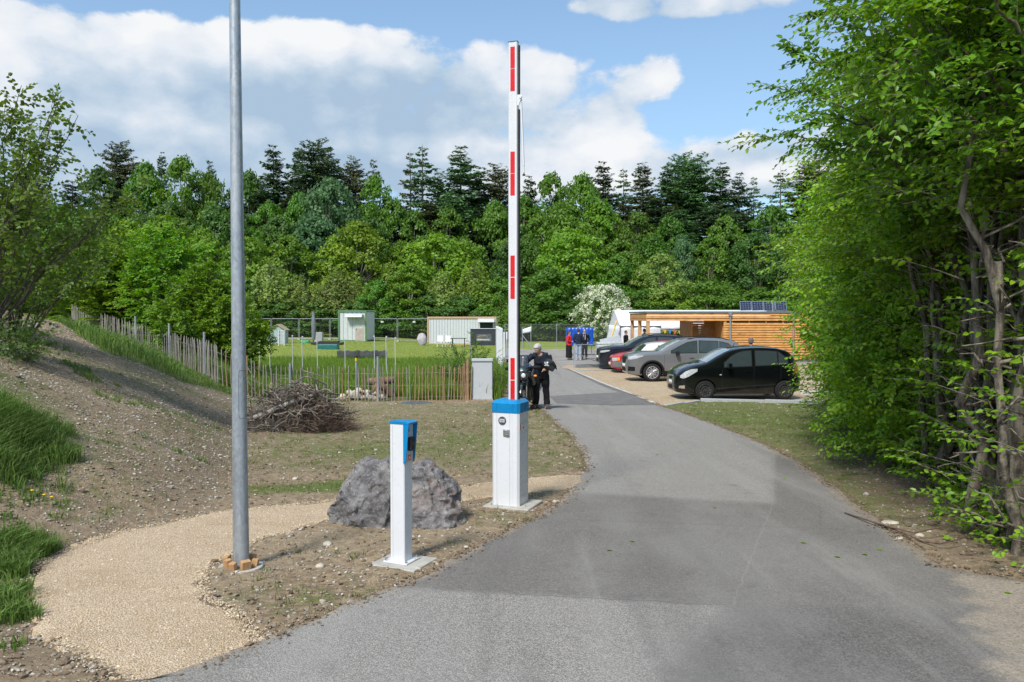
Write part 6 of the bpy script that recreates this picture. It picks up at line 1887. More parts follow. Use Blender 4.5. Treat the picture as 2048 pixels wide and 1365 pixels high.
mb = MB(); mb.sheet([[(w_ * .74 + j * .1, -.06 - .5 * t, h_ - .18 - .32 * t) for j in range(0, 16)] for t in np.linspace(0, 1, 4)]); mb.build('hatch_flap', plain('flap_grey', (.5, .52, .55), .5), lc, solid=.03)
M_CHW = plain('white_plastic_chair', (.62, .63, .64), .5)
for px_, nm in ((880, 'left one with its back to the long container'), (896, 'right one beside the dark table')):
    p = GX(px_, 66); o = thing('garden_chair', p, 'white plastic garden chair, ' + nm, 'chair', 'white garden chairs by the long container')
    for sx in (-.22, .22):
        for sy in (-.2, .2): mb = MB(); mb.tube([(sx, sy, 0), (sx * .9, sy * .9, .44)], .022, 6); mb.build('leg', M_CHW, o)
    mb = MB(); mb.box((0, 0, .45), (.50, .46, .04)); mb.build('seat', M_CHW, o, bevel=.01); mb = MB(); mb.box((0, .22, .72), (.50, .04, .5), rot=(R(-10), 0, 0)); mb.build('backrest', M_CHW, o, bevel=.01)
p = GX(917, 66); o = thing('garden_table', p, 'dark garden table in front of the long container', 'table'); mb = MB(); mb.box((0, 0, .74), (1.3, .8, .05)); mb.build('tabletop', M_DGREY, o)
for sx in (-.5, .5):
    for sy in (-.3, .3): mb = MB(); mb.tube([(sx, sy, 0), (sx, sy, .72)], .025, 6); mb.build('leg', M_DGREY, o)
# covered heap
p = GX(844, 68); hh_ = P(844, 666, 68).z - p.z
o = rock('covered_mound', (p.x, p.y, p.z + hh_ * .36), (.40, .34, hh_ * .55), plain('grey_cover', (.36, .34, .36), .6, bump=.9, bscale=7), 5, 4, 6, .06); put(o, 'small heap under a grey cover left of the long container', 'covered heap')
# screen panel with a poster, mesh frame
pa_, pb2 = GX(941, 46), GX(992, 46)
sc2 = thing('screen_panel', pa_, 'dark screened fence panel with a faded poster left of the boom', 'fence panel')
w_ = pb2.x - pa_.x; h0_ = P(960, 692, 46).z - pa_.z; h1_ = P(960, 658, 46).z - pa_.z
mb = MB(); mb.box((w_ / 2, 0, (h0_ + h1_) / 2), (w_ - .06, .01, h1_ - h0_ - .04)); mb.build('screen', plain('dark_screen', (.035, .04, .045), .8), sc2)
mb = MB()
for pts in ([(0, -.02, 0), (0, -.02, h1_)], [(w_, -.02, 0), (w_, -.02, h1_)], [(0, -.02, h1_), (w_, -.02, h1_)]): mb.tube(pts, .028, 8)
mb.build('frame', M_GALV, sc2)
mb = MB(); mb.box((w_ * .52, -.012, h1_ * .72), (w_ * .6, .006, .42)); po = mb.build('poster', plain('faded_poster', (.10, .12, .12), .6, var=.5, scale=5), sc2)
mb = MB(); mb.box((w_ * .5, -.018, h1_ * .66), (w_ * .48, .004, .08)); mb.build('poster_strip', plain('poster_pale', (.45, .46, .46), .6), po)
mb = MB(); mb.box((w_ * .45, -.018, h1_ * .78), (w_ * .34, .004, .05), rot=(0, R(-8), 0)); mb.build('poster_mark', plain('poster_ochre', (.35, .22, .08), .6), po)
# white slatted gate, nearly edge on
sg = GX(1004, 37.6); g_o = thing('slatted_gate', sg, 'white vertical slat gate seen almost edge on just left of the boom', 'gate')
for k in range(10):
    yy = 37.6 + k * .95; x_ = m_of(1003.5 - k * 1.15, yy) - sg.x; zb_ = gz(x_ + sg.x, yy) - sg.z
    mb = MB(); mb.box((x_, yy - 37.6, zb_ + 1.0), (.09, .16, 2.0)); mb.build('slat', M_WHITE2, g_o, bevel=.01)
mb = MB(); mb.tube([(0, 0, 1.85), (m_of(1003.5 - 9 * 1.15, 37.6 + 8.55) - sg.x, 8.55, 1.9)], .03, 6); mb.build('top_rail', M_WHITE2, g_o)
sg = GX(1012, 50); g_o = thing('slatted_gate', sg, 'second white slat gate leaf, farther back behind the boom', 'gate')
for k in range(4):
    mb = MB(); mb.box((-.12 + .16 * k, .5 * k, .78), (.10, .14, 1.6)); mb.build('slat', M_WHITE2, g_o, bevel=.01)
mb = MB(); mb.tube([(-.3, 0, .0), (-.3, 0, 1.75)], .04, 8); mb.tube([(-.3, 0, 1.7), (.6, 1.5, 1.72)], .025, 6); mb.build('frame', M_GALV, g_o)
# playhouse and odds and ends on the lawn
ph_ = GX(559, 62); s_ = 62 / 1600
o = thing('playhouse', ph_, 'small pale blue playhouse with gabled roof on the lawn', 'playhouse')
hz_ = P(559, 660, 62).z - ph_.z; ht_ = P(559, 650.5, 62).z - ph_.z
M_PB = plain('pale_blue_wood', (.34, .42, .47), .7, dirt=.2)
mb = MB(); mb.prism([(-14 * s_, 0), (14 * s_, 0), (14 * s_, hz_), (0, ht_), (-14 * s_, hz_)], -.5, .5, 'y'); mb.build('wall', M_PB, o)
for sx in (-1, 1): mb = MB(); mb.prism([(0, ht_ + .02), (sx * 17 * s_, hz_ - .06), (sx * 17 * s_, hz_ - .01), (0, ht_ + .08)], -.62, .6, 'y'); mb.build('roof', mk_wood('playhouse_roof', (.32, .27, .16), (.46, .40, .26)), o)
p = GX(564, 58); hz_ = P(564, 660.5, 58).z - p.z
o = thing('shelf_rack', p, 'white slatted rack standing in front of the playhouse', 'rack')
for sx in (-.2, .2): mb = MB(); mb.box((sx, 0, hz_ / 2), (.05, .3, hz_)); mb.build('upright', M_CHW, o)
for k in range(11): mb = MB(); mb.box((0, 0, .08 + k * (hz_ - .12) / 10), (.36, .3, .025)); mb.build('slat', M_CHW, o)
p = GX(627, 63); hz_ = P(627, 623, 63).z - p.z
o = thing('folded_parasol', p, 'tall folded grey parasol in its cover on the lawn', 'parasol')
mb = MB(); mb.tube([(0, 0, .25), (.02, 0, .8), (.03, 0, 1.5), (0, 0, hz_ - .1), (0, 0, hz_)], [.14, .17, .20, .09, .02], 12); mb.build('cover', cloth('grey_cover_cloth', (.16, .18, .20)), o)
mb = MB(); mb.tube([(0, 0, 0), (0, 0, .4)], .04, 8); mb.build('pole', plain('blue_pole', (.05, .15, .4), .5), o); mb = MB(); mb.box((0, 0, .04), (.8, .6, .09)); mb.build('base', M_DGREY, o)
p = GX(610, 63); mb = MB(); mb.ball((0, 0, .05), (.36, .3, .16), 14, 8); mb.box((0, 0, .12), (.7, .5, .16)); put(mb.build('sandpit_shell', plain('green_plastic', (.03, .30, .14), .4), None, p, bevel=.03), 'low bright green plastic sandpit shell beside the parasol', 'sandpit')
p = GX(638, 64.5); mb = MB(); mb.box((0, 0, .42), (.62, .5, .82)); put(mb.build('storage_box', plain('grey_box', (.34, .36, .37), .6), None, p, bevel=.02), 'upright grey storage box right of the folded parasol', 'box')
p = GX(657, 55); mb = MB(); mb.box((0, 0, .16), (1.35, .8, .34)); put(mb.build('planter', plain('teal_plastic', (.02, .14, .13), .4), None, p, bevel=.03), 'long low teal planter box at the edge of the lawn', 'planter')
p = GX(655, 60); mb = MB(); mb.box((0, 0, .10), (2.3, 1.0, .12)); mb.box((.1, .1, .22), (1.5, .7, .10)); put(mb.build('black_mats', M_BLACK, None, p, bevel=.03), 'stack of black mats lying behind the teal planter', 'mats')
p = GX(723, 47); mb = MB(); rows = [[(-1.45 + .145 * i, .1 * math.sin(i * .8), .02 + z_ + .03 * math.sin(i * 1.7)) for i in range(21)] for z_ in (0, .22, .42, .5)]
rows.append([(q[0], q[1] + .35, .42) for q in rows[-1]]); rows.append([(q[0], q[1], .0) for q in rows[-1]]); mb.sheet(rows)
put(mb.build('wrapped_hay_roll', plain('dark_net', (.06, .068, .07), .8, var=.4, scale=10), None, p, solid=.01), 'long low roll wrapped in dark netting at the edge of the meadow', 'netting roll')
p = GX(527, 62); o = thing('swing_frame', p, 'small blue and white play frame left of the playhouse', 'play frame')
for sx in (-.42, .42): mb = MB(); mb.tube([(sx, 0, 0), (sx, 0, .82)], .025, 6); mb.build('upright', plain('blue_frame', (.05, .22, .48), .5), o)
mb = MB(); mb.tube([(-.46, 0, .82), (.46, 0, .82)], .02, 6); mb.build('crossbar', M_WHITE, o)
mb = MB(); mb.box((-.3, .05, .35), (.16, .12, .22)); mb.build('bucket', M_WHITE, o, bevel=.02)

# ---- kerbs round the parking lot
def kerb_run(pts, w_, h_, nm, mat, gap=.012, step=1.0, sink=.1):
    tot = 0
    for (a, b_) in zip(pts[:-1], pts[1:]):
        a, b_ = Vector((*a, 0)), Vector((*b_, 0)); L_ = (b_ - a).length; n = max(1, round(L_ / step))
        ang = math.atan2(b_.y - a.y, b_.x - a.x)
        for k in range(n):
            c = a.lerp(b_, (k + .5) / n); mb = MB(); mb.box((0, 0, 0), (L_ / n - gap, w_, h_ + sink))
            o = mb.build(nm, mat, None, (c.x, c.y, gz(c.x, c.y) + h_ / 2 - sink / 2), bevel=.01); o.rotation_euler = (0, 0, ang); put(o, kind='structure')


M_GRAN = plain('granite_kerb', (.36, .38, .39), .8, var=.25, scale=60, bump=.5)
kp = [tuple(q) for q in gl([(1330, 813), (1400, 804), (1662, 809)])]
kerb_run([kp[0], kp[1]], .10, .05, 'kerb', M_GRAN, step=1.2); kerb_run([kp[1], kp[2], (12.5, kp[2][1] + .1)], .12, .10, 'kerb', M_GRAN, gap=.03, step=1.65)
kerb_run([tuple(q) for q in gl([(1136, 738), (1180, 756), (1262, 788), (1324, 812)])], .12, .012, 'edging_stone', plain('pale_edging', (.50, .50, .48), .8), step=1.3)
kerb_run([tuple(q) for q in gl([(1150, 743), (1262, 741), (1330, 741)])], .12, .06, 'kerb', M_GRAN, step=1.5)
kerb_run([(9.2, 25.4), (11.0, 24.3), (14, 23.3)], .14, .14, 'kerb', plain('white_kerb', (.55, .54, .50), .8, var=.2), step=1.2)

# ---- brush pile
def curve_pts(a, b_, n, wob, r_, arch=0):
    a, b_ = np.array(a, float), np.array(b_, float); t = np.linspace(0, 1, n)
    p = a + (b_ - a) * t[:, None]; o = np.cumsum(r_.normal(size=(n, 3)), 0) * wob; o -= o[0]; o -= t[:, None] * o[-1]
    p = p + o; p[:, 2] += arch * np.sin(np.pi * t); return p


bp0 = G(590, 868); bY = bp0.y + .55; bX = m_of(592, bY); bZ = gz(bX, bY)
M_TWIG = barkmat('twig_grey', (.10, .08, .065), (.25, .215, .18), 14); M_TWIGR = barkmat('twig_reddish', (.07, .042, .032), (.16, .10, .075), 14)
pile = thing('brush_pile', (bX, bY, bZ), 'tangled heap of cut grey and reddish branches beside the lamp post', 'brush pile')
r_ = np.random.default_rng(33); sp_ = bY / 1600
mb = MB()
for k in range(190):
    a = r_.uniform(0, 6.28); rr = r_.uniform(.1, .95); h0_ = r_.uniform(0, 1.0) * (1 - rr * .6)
    c = np.array([math.cos(a) * rr * .95, math.sin(a) * rr * .5, h0_ + .05]); d_ = np.array([r_.normal(), r_.normal() * .6, r_.normal() * .28]); d_ /= np.linalg.norm(d_); L_ = r_.uniform(.35, 1.0)
    p = curve_pts(c - d_ * L_ * .5, c + d_ * L_ * .5, 8, .035, r_, .08); p[:, 2] = np.clip(p[:, 2], .0, 1.2 - .6 * np.abs(p[:, 0]))
    r0_ = r_.uniform(.006, .024); mb.tube(p, list(np.linspace(r0_, r0_ * .4, 8)), 6)
for k in range(46):
    a = r_.uniform(0, 6.28); q0 = np.array([math.cos(a) * r_.uniform(.2, .7), math.sin(a) * .3, r_.uniform(.05, .55)]); d_ = np.array([math.cos(a) * r_.uniform(.4, 1), math.sin(a) * .4, r_.uniform(-.15, .8)]); L_ = r_.uniform(.35, .85)
    p = curve_pts(q0, q0 + d_ * L_, 8, .03, r_, .05); p[:, 2] = np.clip(p[:, 2], .01, 1.15); mb.tube(p, list(np.linspace(.009, .0025, 8)), 5)
mb.build('branches', M_TWIG, pile)
for nm_, mat_, n_, x0_, cx_ in (('fine_twigs', M_TWIG, 1500, .95, -.1), ('reddish_twigs', M_TWIGR, 1500, .75, .35)):
    a = r_.uniform(0, 6.28, n_); rr = r_.random(n_) ** .6
    c = np.stack([cx_ + np.cos(a) * rr * x0_, np.sin(a) * rr * .5, r_.random(n_) ** 1.2 * .98 * (1.05 - rr * .85)], 1)
    d_ = unit(r_.normal(size=(n_, 3)) * np.array([1, .7, .4]) + np.array([.3 if cx_ > 0 else 0, 0, 0])); L_ = r_.uniform(.1, .35, n_)[:, None]
    ln = np.stack([c - d_ * L_, c + r_.normal(size=(n_, 3)) * .03, c + d_ * L_ + r_.normal(size=(n_, 3)) * .05], 1); ln[..., 2] = np.clip(ln[..., 2], .0, None)
    v, f = twig_geo(ln, .0045, .0018); np_mesh(nm_, v, f, mat_, pile)
def bpnt(px_, py_, dy=0): return np.array(P(px_, py_, bY + dy)) - np.array([bX, bY, bZ])
main = np.array([bpnt(508, 836, -.35), bpnt(540, 824, -.3), bpnt(575, 808, -.2), bpnt(610, 797, -.1), bpnt(635, 787, 0), bpnt(648, 782, .05)])
mb = MB(); mb.tube(main, [.045, .05, .046, .042, .036, .022], 10); mb.tube([main[4], bpnt(634, 770)], [.026, .022], 8)
mb.tube([main[4], bpnt(655, 798, 0), bpnt(672, 799, 0), bpnt(687, 794, 0)], [.022, .018, .015, .01], 8); mb.tube([bpnt(572, 812, -.3), bpnt(544, 822, -.35), bpnt(548, 845, -.4), bpnt(552, 852, -.4), bpnt(545, 864, -.45)], [.02, .02, .018, .014, .012], 8)
lg = mb.build('dead_limb', barkmat('birch_limb', (.20, .18, .16), (.46, .43, .39), 22), None, (bX, bY, bZ)); put(lg, 'thick pale grey dead limb lying across the top of the brush pile', 'branch')
mb = MB()
for q in (((494, 734), (512, 762), (525, 790), (535, 815)), ((494, 760), (515, 790), (530, 815), (540, 825)), ((590, 766), (588, 790), (578, 800), (570, 812)), ((606, 742), (640, 752), (665, 758)), ((620, 750), (633, 765), (640, 790)), ((500, 800), (505, 830), (498, 850)), ((600, 862), (625, 850), (640, 820), (648, 805)), ((592, 866), (625, 868), (650, 856))):
    mb.tube([bpnt(px_, py_, r_.uniform(-.3, .2)) for px_, py_ in q], list(np.linspace(.013, .005, len(q))), 6)
mb.build('loose_branches', M_TWIG, pile)

# ---- stone heap, stump and slab behind the fence
sY = 23.9
c = GX(722, sY); r_ = np.random.default_rng(35); pts, szs = [], []
bm0 = MB(); nst = 0
M_STN = mk_peb = None
stn = plain('pale_field_stone', (.44, .40, .33), .85, var=.25, scale=6, bump=.6)
names_ = []
for k in range(46):
    q = r_.random() ** .6; a = r_.uniform(0, 6.28)
    x_ = c.x + math.cos(a) * q * .72 ; y_ = sY + math.sin(a) * q * .3; z_ = gz(x_, y_) + (1 - q) * .38 * r_.uniform(.3, 1) + .03; s_ = r_.uniform(.05, .11)
    if k < 4:
        ro = rock('field_stone', (x_, y_, z_), (s_, s_ * .9, s_ * .75), stn, 50 + k, 2, 8, .05); ro.rotation_euler = (0, 0, a); names_.append(ro)
    else:
        ro = names_[k % 4].copy(); COL.objects.link(ro); ro.location = (x_, y_, z_); ro.rotation_euler = (r_.uniform(0, 3), r_.uniform(0, 3), a); ro.scale = [r_.uniform(.8, 1.3)] * 3
    put(ro, 'pale rounded field stone in the heap beside the old stump', 'stone', 'field stones heaped by the stump')
st = GX(762, 24.1); o = thing('tree_stump', st, 'rotten brown tree stump with a cut log on top behind the stakes', 'stump')
M_ROT = barkmat('rotten_wood', (.085, .05, .032), (.26, .17, .11), 10)
mb = MB()
for k in range(9):
    a = r_.uniform(-.6, .6) + (k % 3 - 1) * .5; mb.tube(curve_pts((r_.normal() * .12, r_.normal() * .1, .42), (r_.normal() * .1 + math.sin(a) * .55, r_.normal() * .15, -.02), 6, .03, r_), list(np.linspace(.11, .04, 6)), 8)
mb.tube(curve_pts((-.05, 0, .0), (.0, 0, .5), 5, .02, r_), [.24, .2, .17, .16, .17], 12); mb.build('stump', M_ROT, o)
mb = MB(); mb.tube(curve_pts((-.42, 0, .50), (.38, .05, .56), 8, .012, r_), [.10, .115, .12, .12, .115, .12, .11, .095], 14); mb.build('log', M_ROT, o)
sb = GX(588, 21.9); mb = MB()
o = crag('broken_slab', (sb.x, sb.y, sb.z + .1), [((.05, 0, .1), (.5, .2, .26), 71, [((-.6, -.3, .7), .6), ((.9, 0, .3), .7)]), ((.25, 0, .2), (.26, .16, .3), 73, [((-.8, 0, .5), .6)])], barkmat('lichen_stone', (.20, .17, .12), (.36, .32, .24), 7), .02); put(o, 'pointed lichen covered rock slab behind the brush pile', 'rock')
sb = GX(548, 22.1); mb = MB(); mb.tube(curve_pts((0, 0, 0), (-.02, 0, .85), 10, .025, r_), [.07, .08, .06, .075, .05, .065, .045, .06, .035, .02], 9)
put(mb.build('dead_wood', barkmat('rotten_trunk', (.10, .08, .06), (.30, .26, .21), 12), None, sb), 'short knobbly dead stem standing upright behind the stakes', 'dead wood')
# flat stone and dead twig by the hedge, dandelions
fs = G(1782, 1046); o = rock('flat_stone', (fs.x, fs.y, fs.z + .0), (.085, .06, .022), stn, 90, 3, 8, .05); put(o, 'flat pale stone lying at the edge of the asphalt below the hedge', 'stone')
for i, (px_, py_, s_) in enumerate([(655, 1091, .035), (640, 1135, .03), (905, 990, .02), (1800, 1080, .028), (1840, 1075, .035), (835, 1141, .024), (1110, 1005, .022), (590, 960, .03)]):
    fs = G(px_, py_); o = rock('cobble', (fs.x, fs.y, fs.z + s_ * .35), (s_ * 1.2, s_, s_ * .75), stn, 95 + i, 2, 8, .05)
    put(o, 'pale rounded cobble lying ' + ['left of the boulder foot', 'in the soil between lamp post and reader post', 'on the soil right of the boulder', 'below the hedge trunks', 'right of another cobble below the hedge', 'against the slab of the reader post', 'behind the barrier slab', 'on the bare soil behind the path'][i], 'stone')
mb = MB()
for q in (((1690, 1030), (1760, 1060), (1830, 1085), (1880, 1080), (1925, 1060)), ((1750, 1050), (1800, 1075), (1850, 1105)), ((1830, 1085), (1880, 1100), (1930, 1095))):
    mb.tube([G(*k_) + Vector((0, 0, .02 + .03 * i)) for i, k_ in enumerate(q)], list(np.linspace(.009, .004, len(q))), 6)
put(mb.build('dead_branch', M_TWIGR), 'thin dead branch lying on the soil below the hedge', 'branch')
M_YF = plain('dandelion_yellow', (.80, .50, .01), .6)
for i, (px_, py_, hh_) in enumerate([(62, 975, .16), (86, 983, .14), (101, 987, .13), (711, 925, .10)]):
    b_ = G(px_ + 3, py_ + [42, 38, 36, 14][i]); o = thing('dandelion', b_, 'yellow dandelion, ' + ['highest of the three at the left frame edge', 'middle one of the three at the left frame edge', 'rightmost of the three at the left frame edge', 'single flower behind the boulder'][i], 'flower')
    mb = MB(); mb.tube([(0, 0, 0), (.004, 0, hh_ * .6), (0, 0, hh_)], .0022, 5); mb.build('stem', plain('stem_green', (.12, .2, .04), .6), o); mb = MB(); mb.ball((0, 0, hh_), (.015, .015, .006), 12, 6); mb.build('flower_head', M_YF, o)
# ------------------------------------------------------------------ vegetation tools
def leaf_geo(pos, dr, nr, L, W, fold=.18, round_=True):
    """pos base points, dr leaf axis, nr leaf normal -> vertices, quad faces"""
    n = len(pos)
    L = np.broadcast_to(np.asarray(L, float), (n,))[:, None]; W = np.broadcast_to(np.asarray(W, float), (n,))[:, None]
    dr = unit(dr); s_ = unit(np.cross(nr, dr)); up = np.cross(dr, s_)
    if round_:
        droop = -up * L * .12
        vs = np.stack([pos, pos + dr * L * .28 + s_ * W * .5 + up * W * fold, pos + dr * L * .68 + s_ * W * .42 + up * W * fold * .8 + droop * .5,
                       pos + dr * L + droop, pos + dr * L * .68 - s_ * W * .42 + up * W * fold * .8 + droop * .5, pos + dr * L * .28 - s_ * W * .5 + up * W * fold], 1)
        base = np.arange(n)[:, None] * 6
        f = np.concatenate([base + np.array([0, 1, 2, 3]), base + np.array([0, 3, 4, 5])], 0)
    else:
        vs = np.stack([pos, pos + dr * L * .45 + s_ * W * .5, pos + dr * L, pos + dr * L * .45 - s_ * W * .5], 1)
        f = np.arange(n)[:, None] * 4 + np.array([0, 1, 2, 3])
    return vs.reshape(-1, 3), f


def rand_dirs(r_, n): return unit(r_.normal(size=(n, 3)))


def sprays(r_, org, dr, ln, k, L, W, droop=.25, spread=.75, outw=0.0):
    """flat sprays of k leaves on each twig; returns leaf geometry and twig polylines"""
    n = len(org)
    dr = unit(dr); ln = np.broadcast_to(np.asarray(ln, float), (n,))
    side = unit(np.cross(dr, np.tile([0, 0, 1.0], (n, 1)) + .35 * r_.normal(size=(n, 3))))
    up = unit(np.cross(side, dr))
    up *= np.sign(up[:, 2:3] + 1e-6)
    t = (np.arange(k) + .6) / k
    P_ = org[:, None, :] + dr[:, None, :] * (t[None, :, None] * ln[:, None, None]) - np.array([0, 0, 1.0]) * (t[None, :, None] ** 2 * ln[:, None, None] * droop)
    sgn = np.where(np.arange(k) % 2, 1.0, -1.0)[None, :, None]
    D_ = dr[:, None, :] * .55 + side[:, None, :] * sgn * spread + .22 * r_.normal(size=(n, k, 3)) - np.array([0, 0, .28])
    N_ = up[:, None, :] + .42 * r_.normal(size=(n, k, 3))
    if outw: N_ = N_ + outw * unit(org * np.array([1, 1, .15]))[:, None, :]
    sc_ = r_.uniform(.7, 1.15, (n, k)) * (1 - .25 * t[None, :])
    v, f = leaf_geo(P_.reshape(-1, 3), D_.reshape(-1, 3), N_.reshape(-1, 3), (L * sc_).ravel(), (W * sc_).ravel())
    tips = np.stack([org, P_[:, k // 2], P_[:, -1]], 1)
    return v, f, tips


def merge(geos):
    vs, fs, o = [], [], 0
    for v, f in geos:
        vs.append(v); fs.append(f + o); o += len(v)
    return np.concatenate(vs), np.concatenate(fs)


L_BRIGHT = leafmat('leaf_bright', (0.122, 0.237, 0.017), (0.208, 0.351, 0.031), (0.086, 0.192, 0.014))
L_YELLOW = leafmat('leaf_yellow_green', (0.160, 0.268, 0.023), (0.246, 0.362, 0.039), (0.111, 0.208, 0.019))
L_MID = leafmat('leaf_mid', (0.082, 0.190, 0.019), (0.140, 0.268, 0.031), (0.062, 0.148, 0.017))
L_PALE = leafmat('leaf_pale', (0.163, 0.238, 0.050), (0.258, 0.344, 0.078), (0.125, 0.203, 0.036))
L_DARK = leafmat('leaf_dark', (0.064, 0.142, 0.025), (0.110, 0.211, 0.037), (0.049, 0.115, 0.023))
L_BLUE = leafmat('leaf_blue_green', (0.090, 0.186, 0.070), (0.136, 0.245, 0.098), (0.067, 0.148, 0.056))
L_FIR = leafmat('needle_dark', (0.039, 0.092, 0.034), (0.073, 0.151, 0.047), (0.073, 0.088, 0.038), trans=.12)
L_FIRB = leafmat('needle_brownish', (0.073, 0.115, 0.042), (0.121, 0.151, 0.062), (0.109, 0.102, 0.047), trans=.12)
L_FIRG = leafmat('needle_green', (0.058, 0.151, 0.047), (0.104, 0.227, 0.070), (0.073, 0.155, 0.047), trans=.15)
L_LARCH = leafmat('needle_larch', (0.113, 0.241, 0.109), (0.178, 0.321, 0.147), (0.101, 0.202, 0.087), trans=.2)
L_HORN = leafmat('leaf_hornbeam', (0.156, 0.300, 0.015), (0.261, 0.428, 0.031), (0.097, 0.223, 0.012), trans=.34, rough=.42, scale=.9)
L_HAZEL = leafmat('leaf_hazel', (0.086, 0.161, 0.023), (0.142, 0.234, 0.039), (0.062, 0.134, 0.016), trans=.4)
L_BLOSSOM = leafmat('blossom', (.62, .60, .48), (.75, .73, .62), (.22, .28, .12), trans=.2, rough=.7, scale=3)
BARK = barkmat('bark_grey', (.11, .095, .075), (.24, .215, .18))
BARK_D = barkmat('bark_dark', (.055, .043, .034), (.12, .10, .08))
BARK_H = barkmat('bark_hornbeam', (.045, .034, .026), (.25, .215, .165), 13)


def crown_lumps(r_, h0, h1, rad, prof, n_l, n_leaf, leafL, lump=(.16, .26), asym=.12):
    """rounded leafy crown: lumps of leaf cards through the crown's volume"""
    H_ = h1 - h0
    t = r_.random(n_l) ** .85
    ph = r_.random(n_l) * 6.283
    rr = np.array([prof(q) for q in t]) * rad * np.sqrt(r_.uniform(.18, 1.0, n_l)) * (1 + asym * np.sin(ph * 2 + r_.random() * 6))
    c = np.stack([np.cos(ph) * rr, np.sin(ph) * rr, h0 + H_ * (.06 + .9 * t)], 1)
    c[0] = (0, 0, h1 - rad * .22); c[1] = (rad * .12, 0, h1 - rad * .4)
    lr = r_.uniform(lump[0], lump[1], n_l) * rad * (1.15 - .45 * t)
    per = (n_leaf * lr ** 2 / np.sum(lr ** 2)).astype(int) + 5
    ci = np.repeat(np.arange(n_l), per); n = len(ci)
    dv = rand_dirs(r_, n); dv[:, 2] = np.abs(dv[:, 2]) * 1.0 - .35; dv = unit(dv)
    sh = r_.uniform(.45, 1.08, n) ** .6
    sq = np.array([1.0, 1.0, .8])
    pos = c[ci] + dv * sq * (lr[ci] * sh)[:, None]
    pos += r_.normal(size=(n, 3)) * .04 * rad * .5
    axis = np.stack([c[ci][:, 0], c[ci][:, 1], np.zeros(n)], 1)
    nr = unit(dv * 1.0 + unit(axis) * .35 + .55 * r_.normal(size=(n, 3)) + np.array([0, 0, .35]))
    dd = rand_dirs(r_, n) + dv * .8
    dd = dd - nr * np.sum(dd * nr, 1)[:, None]
    sz = leafL * r_.uniform(.6, 1.25, n)
    return leaf_geo(pos, dd, nr, sz, sz * .72, round_=False), c, lr


def limb_mesh(r_, base, tips, r0, h_split, n_seg=5):
    mb = MB()
    top = Vector((0, 0, 0))
    for i, tp in enumerate(tips):
        tp = Vector(tp); h = h_split * (1 + .5 * r_.random())
        a = Vector((r_.normal() * .08, r_.normal() * .08, h))
        pts = [a]
        for k in range(1, n_seg + 1):
            q = k / n_seg
            p = a.lerp(tp, q) + Vector((r_.normal(), r_.normal(), 0)) * .12 * (1 - q) + Vector((0, 0, math.sin(q * 3.14) * .25))
            pts.append(p)
        mb.tube(pts, list(np.linspace(r0 * .38, r0 * .06, len(pts))), 5, False)
    return mb


def deciduous(name, seed, h, rad, leaves, n_leaf, leafL, prof=None, h0=.16, n_l=70, lump=(.16, .27), bark=None, label=None, cat='tree', trunk_r=None):
    r_ = np.random.default_rng(seed)
    prof = prof or (lambda t: (math.sin(math.pi * min(1, (t + .18) / 1.18) ** .9) ** .6))
    root = thing(name, (0, 0, 0), label, cat)
    (v, f), c, lr = crown_lumps(r_, h * h0, h, rad, prof, n_l, n_leaf, leafL, lump)
    np_mesh('crown', v, f, leaves, root)
    tr = trunk_r or h * .016
    mb = limb_mesh(r_, None, c[r_.permutation(len(c))[:16]], tr, h * .28)
    mb.tube([(0, 0, -.3), (0, 0, 0), (r_.normal() * .1, r_.normal() * .1, h * .3), (r_.normal() * .15, r_.normal() * .15, h * .6), (0, 0, h * .93)], [tr * 1.5, tr * 1.15, tr * .9, tr * .5, tr * .08], 8)
    mb.build('trunk', bark or BARK, root)
    return root


def shrub(name, seed, h, rad, leaves, n_rod, per, leafL, label=None, cat='shrub', bark=None, spread=.11):
    """feathery upright shrub: leaves along rods that rise and fan out"""
    r_ = np.random.default_rng(seed)
    root = thing(name, (0, 0, 0), label, cat)
    ph = r_.random(n_rod) * 6.283; q = r_.random(n_rod) ** .6
    hh = h * (1 - .55 * q ** 1.6) * r_.uniform(.78, 1.04, n_rod)
    tip = np.stack([np.cos(ph) * q * rad, np.sin(ph) * q * rad, hh], 1)
    b = np.stack([np.cos(ph) * .12 * rad * q, np.sin(ph) * .12 * rad * q, np.zeros(n_rod)], 1)
    mid = (b + tip) / 2 + np.stack([np.cos(ph) * rad * .10, np.sin(ph) * rad * .10, h * .05 * np.ones(n_rod)], 1)
    k = r_.random((n_rod, per)) ** .75
    k = .10 + .92 * k
    A = (1 - k)[..., None] ** 2 * b[:, None] + 2 * ((1 - k) * k)[..., None] * mid[:, None] + (k ** 2)[..., None] * tip[:, None]
    w_ = spread * rad * (1.15 - k) ** .6
    pos = (A + r_.normal(size=A.shape) * w_[..., None]).reshape(-1, 3)
    n = len(pos)
    dv = unit(tip - b)
    dv = np.repeat(dv, per, 0)
    out = unit(np.stack([pos[:, 0], pos[:, 1], np.full(n, .3 * rad)], 1))
    nr = unit(out + .6 * r_.normal(size=(n, 3)) + np.array([0, 0, .3]))
    dd = dv * .9 + rand_dirs(r_, n) * .8
    dd = dd - nr * np.sum(dd * nr, 1)[:, None]
    pos[:, 2] = np.abs(pos[:, 2])
    sz = leafL * r_.uniform(.6, 1.25, n)
    v, f = leaf_geo(pos, dd, nr, sz, sz * .55, round_=False)
    np_mesh('crown', v, f, leaves, root)
    lines = np.stack([b, mid * .5 + b * .5 * .5 + .0, mid, tip], 1)
    v, f = twig_geo(np.stack([b, (b + 2 * mid + tip) / 4, tip], 1), .02 + .012 * rad, .006)
    np_mesh('trunk', v, f, bark or BARK, root)
    return root


